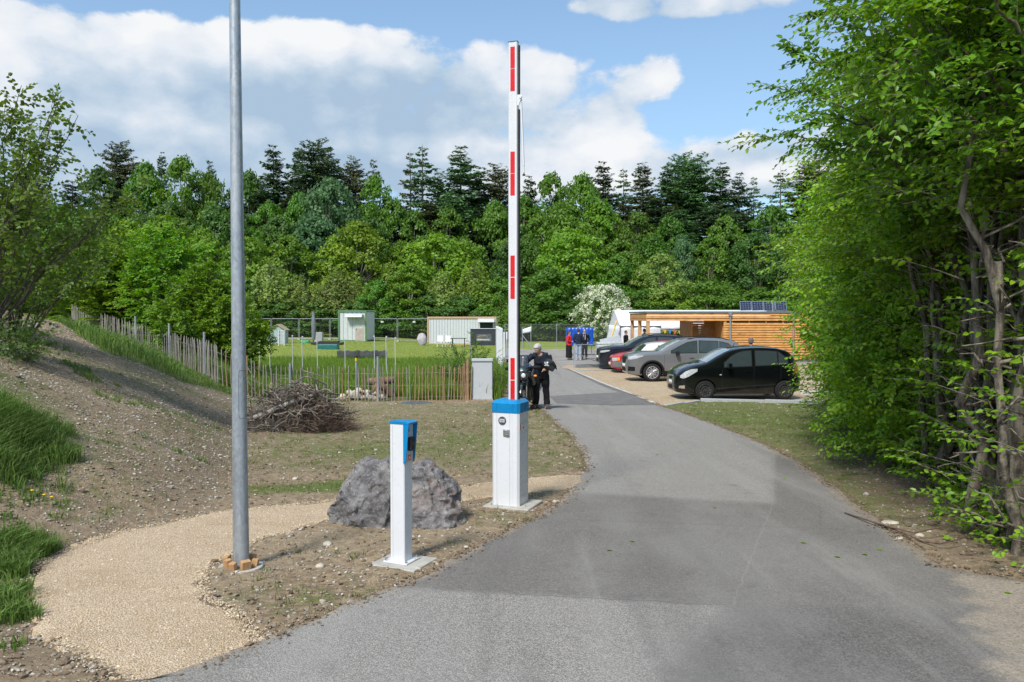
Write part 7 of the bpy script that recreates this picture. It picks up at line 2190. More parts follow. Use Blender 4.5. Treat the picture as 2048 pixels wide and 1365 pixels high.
def conifer(name, seed, h, rad, leaves, sparse=0.0, crown0=.12, label=None, flat=.0, bare=0.0, round_top=.0, droop=.12):
    r_ = np.random.default_rng(seed)
    root = thing(name, (0, 0, 0), label, 'tree')
    pos, dd, nr, sz = [], [], [], []
    z = h * crown0; mb = MB()
    br = []
    ph0 = r_.random() * 6
    while z < h * .985:
        t = (z - h * crown0) / (h * (1 - crown0))
        prof = (min(1, (1 - t) * 2.1) ** .9 * (.55 + .45 * min(1, t * 3 + .35)) * (.86 + .14 * math.sin(t * 19 + ph0))) if not round_top else math.sqrt(max(0, 1 - (max(0, t - .25) / .76) ** 2.2)) * (.6 + .4 * min(1, t * 3))
        nb = int(r_.integers(5, 8))
        a0 = r_.random() * 6.28
        for k in range(nb):
            if r_.random() < sparse: continue
            a = a0 + k * 6.283 / nb + r_.normal() * .2
            L_ = rad * prof * r_.uniform(.45, 1.3) + .12
            br.append((z + r_.normal() * .34, a, L_, t))
        z += h * .0155 * (1 + sparse * 1.2) + .03
    for (z, a, L_, t) in br:
        el = (.45 * (t - .3) + r_.normal() * .12) if not flat else .05 + r_.normal() * .06
        m_ = max(10, int(L_ * 34))
        q = (np.arange(m_) + r_.random(m_)) / m_
        q = q[q > bare * r_.random()]
        m_ = len(q)
        ca, sa = math.cos(a), math.sin(a)
        x_ = q * L_
        zz = z + x_ * el - droop * x_ ** 1.6 / max(L_, .3) ** .4 + .10 * x_ * (q > .8)
        wd = .30 * L_ * np.sin(np.pi * np.clip(q * .85 + .1, 0, 1)) + .14
        lat = r_.uniform(-1, 1, m_) * wd
        pos.append(np.stack([ca * x_ - sa * lat, sa * x_ + ca * lat, zz + r_.normal(size=m_) * .05], 1))
        sgn = np.sign(lat)
        dd.append(np.stack([ca * .9 - sa * sgn * .7, sa * .9 + ca * sgn * .7, np.full(m_, -.25)], 1) + .2 * r_.normal(size=(m_, 3)))
        nr.append(np.array([ca * .35, sa * .35, .8]) + .38 * r_.normal(size=(m_, 3)))
        sz.append(r_.uniform(.3, .72, m_) * (.62 + .3 * L_ / max(rad, .1)))
        mb.tube([(0, 0, z), (ca * L_ * .5, sa * L_ * .5, z + L_ * .5 * el - droop * (L_ * .5) ** 1.6 / max(L_, .3) ** .4), (ca * L_ * .92, sa * L_ * .92, z + L_ * el - droop * L_ ** 1.6 / max(L_, .3) ** .4)], [.035, .02, .008], 3, False)
    pos, dd, nr, sz = map(np.concatenate, (pos, dd, nr, sz))
    v, f = leaf_geo(pos, dd, nr, sz, sz * .5, round_=False)
    np_mesh('crown', v, f, leaves, root)
    mb.tube([(0, 0, -.3), (0, 0, h * .3), (0, 0, h * .7), (0, 0, h)], [h * .013, h * .010, h * .005, .01], 8)
    mb.build('trunk', BARK, root)
    return root


# ------------------------------------------------------------------ the wood behind the site
domed = lambda t: max(.12, math.sin(math.pi * min(1, .25 + .75 * t)) ** .55)
PROTO = {
    'A': deciduous('broadleaf_tree', 1, 12, 4.0, L_MID, 9000, .34, n_l=95),
    'B': deciduous('broadleaf_tree', 2, 12, 4.4, L_MID, 9500, .34, prof=domed, n_l=110),
    'C': deciduous('broadleaf_tree', 3, 12, 3.4, L_MID, 8000, .33, n_l=75, lump=(.15, .24)),
    'D': deciduous('broadleaf_tree', 4, 12, 3.8, L_MID, 8500, .30, n_l=120, lump=(.11, .2)),
    'S': shrub('shrub', 5, 7, 3.0, L_PALE, 130, 62, .27),
    'T': shrub('shrub', 6, 7, 2.6, L_PALE, 100, 70, .25, spread=.09),
    'U': deciduous('shrub', 7, 7, 3.0, L_MID, 8000, .26, prof=domed, h0=.03, n_l=90),
    'F': conifer('fir_tree', 8, 26, 4.0, L_FIR),
    'G': conifer('fir_tree', 9, 26, 4.3, L_FIR, round_top=1, crown0=.25, droop=.06),
    'H': conifer('spruce_tree', 10, 26, 3.2, L_FIRB, sparse=.3, bare=.25, droop=.22, crown0=.3),
    'L': conifer('larch_tree', 11, 26, 4.2, L_LARCH, sparse=.42, flat=1, bare=.1, droop=-.03, crown0=.35),
    'K': conifer('fir_tree', 12, 26, 3.6, L_FIR, sparse=.12, crown0=.45, droop=.05),
}
PH = {'A': (12, 4.0), 'B': (12, 4.4), 'C': (12, 3.4), 'D': (12, 3.8), 'S': (7, 3.0), 'T': (7, 2.6), 'U': (7, 3.0), 'F': (26, 4), 'G': (26, 4.3), 'H': (26, 3.2), 'L': (26, 4.2), 'K': (26, 3.6)}
used = set()
vr = random.Random(3)


def plant(kind, px, pytop, wpx, Y, mat, label, group=None):
    """a tree whose crown top stands at a photo pixel, wpx wide, at depth Y"""
    g = GX(px, Y); h = P(px, pytop, Y).z - g.z
    ph, pr = PH[kind]
    first = kind not in used
    used.add(kind)
    root = PROTO[kind] if first else copy_tree(PROTO[kind])
    s_h = h / ph; s_w = (wpx / 1600 * Y / 2) / pr * (1.22 if kind in 'FKH' else 1.08 if kind == 'G' else 1.0)
    root.location = g; root.scale = (s_w, s_w * vr.uniform(.85, 1.1), s_h)
    root.rotation_euler = (0, 0, vr.uniform(0, 6.28))
    for ch in root.children:
        if ch.name.startswith('crown') and mat is not None:
            ch.material_slots[0].link = 'OBJECT'; ch.material_slots[0].material = mat
    put(root, label, 'shrub' if root.name.startswith('shrub') else 'tree', group)
    return root


_lab = {}
LAND = [(120, 'above the left mound'), (250, 'above the left mound'), (330, 'left of the lamp post'), (430, 'just left of the lamp post'), (520, 'just right of the lamp post'), (600, 'above the playhouse'), (690, 'above the green framed container'),
        (780, 'right of the green framed container'), (850, 'left of the long container'), (930, 'above the long container'), (1000, 'just left of the raised boom'), (1070, 'just right of the raised boom'), (1150, 'above the blue tarpaulin'),
        (1230, 'above the white blossoming tree'), (1300, 'above the white marquee'), (1380, 'above the pavilion doorway'), (1450, 'above the pavilion'), (1540, 'above the solar panels'), (1610, 'at the hedge edge'), (1800, 'beyond the hedge')]


def where(px):
    return min(LAND, key=lambda q: abs(q[0] - px))[1]


NUM = ['', 'second ', 'third ', 'fourth ', 'fifth ', 'sixth ', 'seventh ', 'eighth ']


def lab(desc, px, py):
    base = '%s %s' % (desc, where(px))
    k = _lab.get(base, 0); _lab[base] = k + 1
    return base if k == 0 else '%s%s' % (NUM[min(k, 7)], base)


G_F = 'tall conifers of the wood'; G_D = 'broadleaf trees of the wood'; G_S = 'shrubs along the wood edge'
conif = [  # kind, px, top, width, Y, material, look
    ('G', 245, 288, 85, 118, L_FIRB, 'brownish round topped fir'), ('F', 328, 302, 60, 122, L_FIR, 'small dark fir tip'), ('K', 424, 322, 50, 124, L_FIR, 'low dark fir tip'),
    ('F', 550, 288, 120, 112, L_FIR, 'tall dark dense fir'), ('F', 600, 294, 80, 120, L_FIR, 'slim dark fir'), ('G', 634, 284, 105, 114, L_FIR, 'tall dark full fir'), ('K', 660, 298, 70, 120, L_FIR, 'narrow dark fir'),
    ('G', 708, 322, 75, 118, L_FIRB, 'round topped brownish fir'), ('H', 749, 314, 50, 120, L_FIRB, 'thin sparse spruce'), ('H', 822, 300, 60, 112, L_FIRB, 'bare sparse spruce'), ('H', 846, 288, 85, 110, L_FIRG, 'tall drooping spruce'),
    ('K', 922, 292, 110, 112, L_FIRG, 'tall open tiered fir'), ('F', 876, 345, 80, 116, L_FIR, 'dark fir'), ('F', 958, 333, 100, 114, L_FIR, 'dark fir'), ('G', 995, 333, 80, 116, L_FIRB, 'brownish fir'),
    ('F', 1060, 350, 80, 118, L_FIR, 'dark fir'), ('F', 1205, 321, 105, 114, L_FIR, 'broad dark fir'), ('H', 1246, 334, 60, 118, L_FIRG, 'slim spruce'), ('F', 1284, 324, 110, 112, L_FIRB, 'brownish tall fir'),
    ('F', 1332, 332, 100, 114, L_FIR, 'dark pointed fir'), ('G', 1362, 311, 90, 118, L_FIRG, 'green full fir'), ('G', 1388, 316, 110, 112, L_FIRG, 'large green full fir'), ('F', 1438, 324, 115, 113, L_FIR, 'tall dark fir'),
    ('K', 1476, 345, 70, 112, L_FIR, 'open dark fir'), ('H', 1505, 350, 50, 120, L_LARCH, 'thin grey green spruce'), ('L', 1558, 331, 110, 112, L_LARCH, 'flat branched larch'), ('F', 1600, 390, 90, 116, L_FIR, 'dark fir'),
    ('G', 1622, 322, 110, 112, L_FIRB, 'full brownish fir'), ('F', 1690, 302, 110, 106, L_FIR, 'dark fir'), ('F', 1760, 330, 120, 112, L_FIR, 'dark fir'),
    ('F', 520, 380, 100, 108, L_FIR, 'shaded fir'), ('F', 590, 370, 110, 108, L_FIR, 'shaded fir'), ('F', 800, 420, 110, 106, L_FIR, 'shaded fir'), ('F', 860, 400, 100, 106, L_FIRB, 'shaded brownish fir'), ('G', 905, 390, 110, 107, L_FIRG, 'shaded green fir'),
    ('F', 960, 420, 110, 105, L_FIR, 'shaded fir'), ('F', 1250, 400, 110, 107, L_FIRB, 'shaded brownish fir'), ('F', 1310, 390, 110, 107, L_FIR, 'shaded fir'), ('F', 1360, 420, 120, 105, L_FIRG, 'shaded green fir'),
    ('G', 1430, 410, 120, 106, L_FIR, 'shaded fir'), ('F', 1490, 430, 100, 106, L_FIR, 'shaded fir'), ('F', 1540, 430, 100, 107, L_LARCH, 'blue green conifer'), ('F', 230, 380, 130, 108, L_FIR, 'shaded fir'), ('K', 1650, 410, 100, 108, L_FIR, 'shaded fir'),
    ('F', 1020, 400, 100, 110, L_FIR, 'shaded fir'), ('F', 720, 400, 100, 110, L_FIR, 'shaded fir'), ('G', 470, 400, 110, 112, L_FIR, 'shaded fir'), ('F', 150, 360, 120, 114, L_FIR, 'dark fir'), ('F', 70, 350, 120, 114, L_FIR, 'dark fir')]
for k_, px_, py_, w_, Y_, m_, d_ in conif:
    plant(k_, px_, py_, w_, Y_, m_, lab(d_, px_, py_), G_F)
decid = [
    ('A', 290, 322, 130, 108, L_MID, 'tall green tree'), ('D', 372, 308, 140, 106, L_MID, 'tall leafy green tree'), ('B', 430, 345, 120, 108, L_MID, 'tall green tree'), ('D', 205, 330, 120, 110, L_DARK, 'dark leafy tree'),
    ('A', 500, 338, 100, 110, L_DARK, 'tall dark leafy tree'), ('B', 660, 352, 170, 102, L_BLUE, 'large soft green tree'), ('D', 755, 345, 110, 106, L_MID, 'leafy tree with pointed top'), ('C', 790, 395, 100, 104, L_MID, 'green tree'),
    ('D', 1105, 342, 130, 104, L_MID, 'tall leafy tree'), ('A', 1160, 345, 130, 106, L_MID, 'tall leafy tree'), ('B', 1120, 400, 180, 100, L_MID, 'broad leafy tree'), ('C', 1200, 400, 120, 102, L_BRIGHT, 'bright leafy tree'),
    ('D', 340, 400, 150, 100, L_DARK, 'dark leafy tree'), ('B', 440, 410, 150, 100, L_DARK, 'dark leafy tree'), ('C', 560, 430, 120, 100, L_DARK, 'shaded leafy tree'), ('A', 640, 430, 160, 98, L_BLUE, 'blue green leafy tree'), ('D', 740, 430, 140, 100, L_DARK, 'shaded leafy tree'),
    ('B', 330, 428, 170, 92, L_BRIGHT, 'bright spring green tree'), ('C', 255, 440, 150, 92, L_BRIGHT, 'bright spring green tree'), ('A', 405, 455, 110, 92, L_BRIGHT, 'bright spring green tree'), ('B', 495, 472, 150, 90, L_BRIGHT, 'bright spring green tree'), ('C', 580, 470, 120, 91, L_BRIGHT, 'bright spring green tree'),
    ('A', 715, 440, 150, 90, L_YELLOW, 'yellowish green pointed tree'), ('C', 672, 470, 110, 90, L_YELLOW, 'yellowish green tree'), ('B', 868, 466, 190, 89, L_BRIGHT, 'bright rounded tree'), ('C', 805, 480, 90, 90, L_BRIGHT, 'small bright tree'), ('A', 935, 480, 110, 90, L_BRIGHT, 'bright leafy tree'),
    ('D', 1020, 480, 120, 92, L_DARK, 'shaded leafy tree'), ('B', 1145, 455, 190, 90, L_BRIGHT, 'bright layered tree'), ('D', 1235, 478, 130, 91, L_MID, 'mid green tree'), ('A', 1300, 470, 120, 92, L_MID, 'mid green tree'), ('B', 1366, 468, 75, 91, L_BLUE, 'small blue green tree'),
    ('D', 1420, 470, 130, 91, L_MID, 'mid green tree'), ('B', 1508, 462, 150, 88, L_DARK, 'dark rounded tree'), ('C', 1580, 470, 130, 90, L_PALE, 'pale leafy tree'), ('A', 1660, 440, 160, 92, L_MID, 'mid green tree'), ('B', 1060, 470, 110, 93, L_MID, 'mid green tree'),
    ('D', 540, 400, 110, 103, L_MID, 'tall leafy tree'), ('A', 600, 385, 100, 104, L_MID, 'tall leafy tree'), ('C', 830, 420, 90, 103, L_MID, 'slim leafy tree'), ('D', 900, 410, 110, 103, L_MID, 'tall leafy tree'), ('A', 985, 400, 120, 104, L_MID, 'tall leafy tree'), ('C', 1050, 390, 100, 104, L_MID, 'slim leafy tree'), ('D', 1270, 420, 120, 101, L_MID, 'tall leafy tree'),
    ('A', 1340, 430, 110, 101, L_MID, 'tall leafy tree'), ('C', 1450, 430, 110, 101, L_MID, 'slim leafy tree'), ('D', 1540, 410, 130, 101, L_MID, 'tall leafy tree'), ('A', 1640, 380, 120, 101, L_MID, 'tall leafy tree'), ('B', 100, 400, 220, 98, L_MID, 'mid green tree'), ('A', 180, 420, 160, 94, L_MID, 'mid green tree'), ('D', 20, 390, 200, 98, L_MID, 'mid green tree'), ('A', 1760, 430, 200, 92, L_MID, 'mid green tree'), ('B', 1880, 430, 240, 95, L_MID, 'mid green tree'), ('D', 1990, 400, 240, 95, L_MID, 'mid green tree')]
for k_, px_, py_, w_, Y_, m_, d_ in decid:
    plant(k_, px_, py_, w_, Y_, m_, lab(d_, px_, py_), G_D)
shr = [
    ('S', 545, 515, 150, 84, L_PALE, 'pale feathery shrub'), ('T', 610, 550, 120, 83, L_PALE, 'pale feathery shrub'), ('S', 680, 538, 170, 84, L_PALE, 'pale grey green willow shrub'), ('U', 755, 560, 110, 83, L_MID, 'dense green shrub'),
    ('C', 820, 528, 100, 83, L_BRIGHT, 'bright leafy young tree'), ('T', 775, 545, 110, 85, L_PALE, 'pale feathery shrub'), ('S', 885, 545, 140, 84, L_PALE, 'soft green willow shrub'), ('S', 950, 520, 160, 85, L_YELLOW, 'yellowish willow shrub'),
    ('U', 1000, 555, 120, 83, L_MID, 'dense green shrub'), ('U', 1100, 535, 180, 84, L_MID, 'dense green shrub'), ('S', 1060, 560, 130, 82.5, L_MID, 'feathery green shrub'), ('U', 1170, 570, 120, 83, L_DARK, 'dark green shrub'), ('U', 1240, 570, 110, 84, L_MID, 'dense green shrub'),
    ('C', 1235, 510, 110, 86, L_MID, 'leafy green young tree'), ('D', 1320, 505, 130, 84, L_PALE, 'soft green leafy tree'), ('U', 1340, 570, 150, 83, L_YELLOW, 'yellowish dense shrub'), ('U', 1290, 575, 110, 82, L_MID, 'dense green shrub'), ('U', 1420, 560, 150, 83, L_MID, 'dense green shrub'), ('U', 1520, 575, 170, 82, L_MID, 'dense green shrub'),
    ('U', 1610, 560, 170, 82, L_MID, 'dense green shrub'), ('S', 1590, 480, 90, 86, L_PALE, 'pale feathery shrub'), ('U', 500, 560, 120, 83, L_DARK, 'dark green shrub'), ('U', 860, 590, 130, 82, L_DARK, 'dark green shrub'), ('U', 930, 590, 130, 82, L_DARK, 'dark green shrub'), ('U', 640, 600, 130, 82, L_DARK, 'dark green shrub'), ('U', 560, 600, 120, 82, L_DARK, 'dark green shrub'),
    ('U', 720, 600, 130, 82, L_DARK, 'dark green shrub'), ('U', 1120, 600, 130, 82, L_DARK, 'dark green shrub'), ('U', 1200, 600, 110, 81, L_DARK, 'dark green shrub'), ('U', 790, 605, 100, 82, L_MID, 'dense green shrub'), ('S', 1010, 590, 110, 81, L_MID, 'feathery green shrub'),
    ('U', 460, 540, 150, 84, L_BRIGHT, 'bright green shrub'), ('S', 420, 540, 140, 84, L_BRIGHT, 'bright feathery shrub'), ('U', 1700, 560, 200, 80, L_MID, 'dense green shrub'), ('U', 1830, 560, 220, 80, L_MID, 'dense green shrub'), ('U', 1960, 560, 220, 80, L_MID, 'dense green shrub')]
for k_, px_, py_, w_, Y_, m_, d_ in shr:
    plant(k_, px_, py_, w_, Y_, m_, lab(d_, px_, py_), G_S)
# ------------------------------------------------------------------ hornbeam hedge on the right
def polyl(r_, a, b, n, wob, sag=0.0):
    t = np.linspace(0, 1, n)[:, None]
    p = np.array(a) * (1 - t) + np.array(b) * t + r_.normal(size=(n, 3)) * wob * np.sin(np.pi * t) - np.array([0, 0, 1]) * sag * np.sin(np.pi * t)
    return p


def hornbeam(seed, n_twig, low=0.35, h=6.3, side=1.6, bare_h=2.4, k=9, dens_low=60, label=None, L=.075, extra=None, nstem=3, thick=1.0, outw=0.25):
    r_ = np.random.default_rng(seed)
    root = thing('hornbeam_tree', (0, 0, 0), label, 'tree')
    mb = MB()
    ends, dirs, wts = [], [], []
    stems = []
    for s_ in range(nstem):
        a = r_.random() * 6.28
        b0_ = np.array([math.cos(a) * .10 * s_, math.sin(a) * .16 * s_, -.1])
        top = b0_ + np.array([r_.normal() * .18, r_.normal() * .25, bare_h * r_.uniform(.75, 1.1)])
        p = polyl(r_, b0_, top, 8, .075)
        r0 = (.085 if s_ == 0 else r_.uniform(.035, .06)) * thick
        mb.tube(p, list(np.linspace(r0 * 1.15, r0 * .7, 8) * (1 + .12 * r_.normal(size=8))), 9, True)
        stems.append((p, r0))
        for _ in range(9):                      # crooked bare side shoots
            i = r_.integers(1, 8); q = p[i]; a = r_.random() * 6.283
            e = q + np.array([math.cos(a), math.sin(a), r_.uniform(-.2, 1.1)]) * r_.uniform(.2, .6)
            c_ = polyl(r_, q, e, 6, .05); mb.tube(c_, list(np.linspace(r0 * .3, .004, 6)), 5, False)
        for _ in range(5):                      # stubs of old cuts
            i = r_.integers(2, 8); q = p[i]; d_ = unit(np.array([r_.normal(), r_.normal(), .5 * r_.normal()])[None])[0]
            mb.tube([q, q + d_ * r_.uniform(.08, .22)], [r0 * .45, r0 * .3], 6)
    limbs = []
    nl = 8
    for i in range(nl):
        p, r0 = stems[i % nstem]
        a = i / nl * 6.283 + r_.normal() * .3
        q = p[r_.integers(4, 8)]
        rr = side * r_.uniform(.35, 1.0)
        e = np.array([q[0] + math.cos(a) * rr, q[1] + math.sin(a) * rr, h * r_.uniform(.72, 1.0)])
        m_ = polyl(r_, q, e, 9, .10, -.0)
        m_[:, :2] = q[:2] + (m_[:, :2] - q[:2]) * (np.linspace(0, 1, 9)[:, None] ** .35 * .5 + .5)
        mb.tube(m_, list(np.linspace(.034, .008, 9) * thick), 6, False)
        limbs.append(m_)
    tw_o, tw_d = [], []
    sec = []
    for m_ in limbs:
        for j in range(9):
            i = r_.integers(1, 8); q = m_[i] * r_.random() + m_[i + 1] * 0; q = m_[i] + (m_[min(8, i + 1)] - m_[i]) * r_.random()
            a = r_.random() * 6.283
            out = np.array([math.cos(a), math.sin(a), r_.uniform(-.1, .6)])
            ln = side * r_.uniform(.35, .85)
            e = q + unit(out[None])[0] * ln
            p = polyl(r_, q, e, 5, .05); sec.append(p)
    sec = np.array(sec)
    v2, f2 = twig_geo(sec, .011 * thick, .004)
    # sprays: on the outer halves of the secondary branches
    si = r_.integers(0, len(sec), n_twig); tt = r_.uniform(.3, 1.0, n_twig)
    org = sec[si, 0] * (1 - tt)[:, None] + sec[si, 4] * tt[:, None] + r_.normal(size=(n_twig, 3)) * .10
    dv = unit(sec[si, 4] - sec[si, 0]) + .75 * r_.normal(size=(n_twig, 3)) * np.array([1, 1, .5])
    rad = np.concatenate([org[:, :2], np.zeros((n_twig, 1))], 1)
    dv = unit(dv + .6 * unit(rad))
    keep = org[:, 2] > bare_h * low
    org, dv = org[keep], dv[keep]
    # low growth on the stems
    lo, ld = [], []
    for _ in range(dens_low):
        p, r0 = stems[r_.integers(0, nstem)]
        q = p[r_.integers(0, 8)] + r_.normal(size=3) * np.array([.12, .25, .2])
        q[2] = abs(q[2]) + .05
        a = r_.random() * 6.283; d_ = np.array([math.cos(a), math.sin(a), .35])
        q2 = q + d_ * r_.uniform(.05, .45)
        lo.append(q2); ld.append(d_)
        mb.tube([q, (q + q2) / 2 + r_.normal(size=3) * .03, q2], [.007, .005, .003], 4, False)
    if lo:
        org = np.concatenate([org, np.array(lo)]); dv = np.concatenate([dv, np.array(ld)])
    if extra is not None:
        eo, ed = extra(mb, r_); org = np.concatenate([org, eo]); dv = np.concatenate([dv, ed])
    v, f, tips = sprays(r_, org, dv, r_.uniform(.26, .5, len(org)), k, L, L * .58, outw=outw)
    np_mesh('crown', v, f, L_HORN, root)
    v3, f3 = twig_geo(tips, .0035, .0015)
    v4, f4 = merge([(v2, f2), (v3, f3)])
    np_mesh('twigs', v4, f4, BARK_H, root)
    mb.build('trunk', BARK_H, root)
    return root


def hull_low(n, side, h):
    """extra sprays that clothe the far part of the hedge down to the ground"""
    def fn(mb, r_):
        z = r_.uniform(.15, h * .75, n); a = r_.random(n) * 6.283; rr = side * r_.uniform(.55, 1.15, n) * (.75 + .35 * np.sin(z / h * 3.1))
        o = np.stack([np.cos(a) * rr, np.sin(a) * rr, z], 1)
        lump_ = .25 * np.sin(a * 5 + z * 2.3) + .18 * np.sin(z * 4.1 + a * 2)
        o[:, :2] *= (1 + lump_)[:, None]
        d_ = np.stack([np.cos(a), np.sin(a), r_.uniform(-.1, .5, n)], 1) + .45 * r_.normal(size=(n, 3))
        for i in range(0, n, 40):
            mb.tube([(0, 0, z[i] * .6), tuple(o[i] * np.array([.6, .6, .95])), tuple(o[i])], [.016, .01, .004], 4, False)
        return o, unit(d_)
    return fn


def over(guides, loc, n_side=26):
    def fn(mb, r_):
        o, d_ = [], []
        for g_ in guides:
            pts = [np.array(P(*q)) - np.array(loc) for q in g_]
            pts = np.array(pts)
            t = np.linspace(0, 1, 14); s_ = np.linspace(0, 1, len(pts))
            c = np.stack([np.interp(t, s_, pts[:, k]) for k in range(3)], 1) + r_.normal(size=(14, 3)) * .015
            mb.tube(c, list(np.linspace(.018, .003, 14)), 5, False)
            for i in range(n_side):
                q = r_.uniform(.12, 1.0); j = min(12, int(q * 13)); p = c[j] + (c[j + 1] - c[j]) * (q * 13 - j if q < 1 else 1)
                dirn = unit((c[j + 1] - c[j])[None])[0]
                o.append(p); w_ = (1.25 - q)
                d_.append(dirn * (.5 + q) + r_.normal(size=3) * np.array([.45, .6, .32]) * (.4 + w_))
            o.append(c[-1] - (c[-1] - c[-2]) * .5); d_.append(c[-1] - c[-2])
        return np.array(o), unit(np.array(d_))
    return fn


hb = [  # X, Y, kind
    (4.75, 5.3), (4.25, 6.6), (4.65, 7.5), (5.05, 8.5), (5.45, 9.7), (5.85, 11.0), (6.6, 12.8), (7.45, 14.6), (8.2, 16.4), (8.9, 18.2), (9.6, 20.0)]
hn = ['nearest tree of the hedge at the frame edge', 'second tree of the hedge with a thick pale trunk', 'third tree of the hedge with twisted stems', 'fourth tree of the hedge with the long branch over the road', 'fifth tree of the hedge', 'sixth tree of the hedge',
      'seventh tree of the hedge, leafy to the ground', 'eighth tree of the hedge', 'ninth tree of the hedge', 'tenth tree of the hedge, beside the black car', 'last and farthest tree of the hedge behind the black car']
HG = 'hornbeam trees of the overgrown hedge'
guides = [[(1830, 400, 9.0), (1730, 320, 8.6), (1610, 275, 8.3), (1503, 270, 8.1)], [(1800, 300, 8.8), (1700, 215, 8.4), (1620, 185, 8.3), (1558, 178, 8.2)], [(1790, 240, 8.9), (1700, 150, 8.6), (1640, 115, 8.5), (1592, 108, 8.4)],
          [(1790, 200, 8.9), (1730, 70, 8.8), (1690, 20, 8.7), (1640, 30, 8.6)], [(1820, 330, 8.4), (1740, 250, 8), (1680, 235, 7.8), (1615, 240, 7.8)], [(1850, 380, 8.2), (1790, 320, 8), (1710, 290, 7.8), (1660, 280, 7.8)],
          [(1900, 240, 8.0), (1830, 140, 7.6), (1760, 90, 7.4), (1690, 110, 7.3)], [(1960, 200, 7.4), (1880, 110, 7.0), (1800, 90, 6.8), (1730, 130, 6.7)], [(1900, 100, 8.2), (1820, 0, 8.0), (1750, -60, 8), (1700, -70, 8)],
          [(1990, 330, 6.8), (1930, 240, 6.4), (1850, 200, 6.2), (1790, 225, 6.1)], [(2040, 260, 6.4), (1980, 150, 6.0), (1900, 90, 5.9), (1840, 110, 5.8)], [(2060, 200, 6.0), (2040, 60, 5.8), (1980, -20, 5.6), (1900, -30, 5.6)],
          [(1880, 420, 9.0), (1800, 370, 9.0), (1740, 350, 8.8), (1690, 360, 8.7)], [(1860, 460, 10), (1780, 400, 10), (1720, 380, 9.8), (1670, 400, 9.8)]]
loc4 = (hb[3][0], hb[3][1], gz(*hb[3]))
T1 = hornbeam(41, 2200, low=.95, bare_h=3.1, h=6.8, side=1.5, dens_low=150, L=.080, nstem=6, thick=1.05)
T2 = hornbeam(42, 2100, low=.95, bare_h=2.9, h=6.8, side=1.5, dens_low=170, L=.082, nstem=7, thick=1.1)
T4 = hornbeam(44, 2300, low=.95, bare_h=2.8, h=6.8, side=1.5, dens_low=170, L=.084, nstem=6, extra=over(guides, loc4, 30))
TM = hornbeam(47, 2000, low=.45, h=6.6, side=1.6, bare_h=2.3, dens_low=200, L=.085, nstem=5, outw=.5, extra=hull_low(420, 1.1, 6.0))
TF = hornbeam(45, 1700, outw=.8, low=.3, bare_h=1.6, h=6.3, side=1.7, dens_low=30, L=.10, k=8, extra=hull_low(2600, 1.35, 6.0))
TG = hornbeam(46, 1700, outw=.8, low=.3, bare_h=1.6, h=6.6, side=1.7, dens_low=30, L=.10, k=8, extra=hull_low(2600, 1.35, 6.2))
order = [T2, T1, copy_tree(T2), T4, TM, TG, TF, copy_tree(TG), copy_tree(TF), copy_tree(TG), copy_tree(TF)]
rots = [1.2, .3, 3.6, 0, 2.5, 5.1, .4, 2.2, 3.9, 5.0, 1.6]
for i, (o, (X_, Y_)) in enumerate(zip(order, hb)):
    o.location = (X_, Y_, gz(X_, Y_)); o.rotation_euler = (0, 0, rots[i])
    s_ = [1, 1.0, .98, 1.0, .97, .93, .88, .95, .92, .92, .9][i]
    o.scale = (s_ * (1.18 if i > 5 else 1), s_ * (1.1 if i > 5 else 1), s_)
    put(o, hn[i], 'tree', HG)
# the hedge's second row, seen between the stems
for j, (X_, Y_, r_z) in enumerate([(6.2, 5.6, .8), (6.5, 7.0, 2.0), (6.9, 8.4, 3.3), (7.3, 9.8, 4.4), (7.9, 11.6, 5.5), (8.9, 13.8, 1.0), (8.0, 6.4, 2.7), (8.8, 9.0, .2)]):
    o = copy_tree(TF if j % 2 else TG); o.location = (X_, Y_, gz(X_, Y_)); o.rotation_euler = (0, 0, r_z); o.scale = (.95, .95, 1.02)
    put(o, 'shaded hornbeam in the back row of the hedge, %s from the camera' % ['first', 'second', 'third', 'fourth', 'fifth', 'sixth', 'seventh', 'eighth'][j], 'tree', 'back row of the hornbeam hedge')


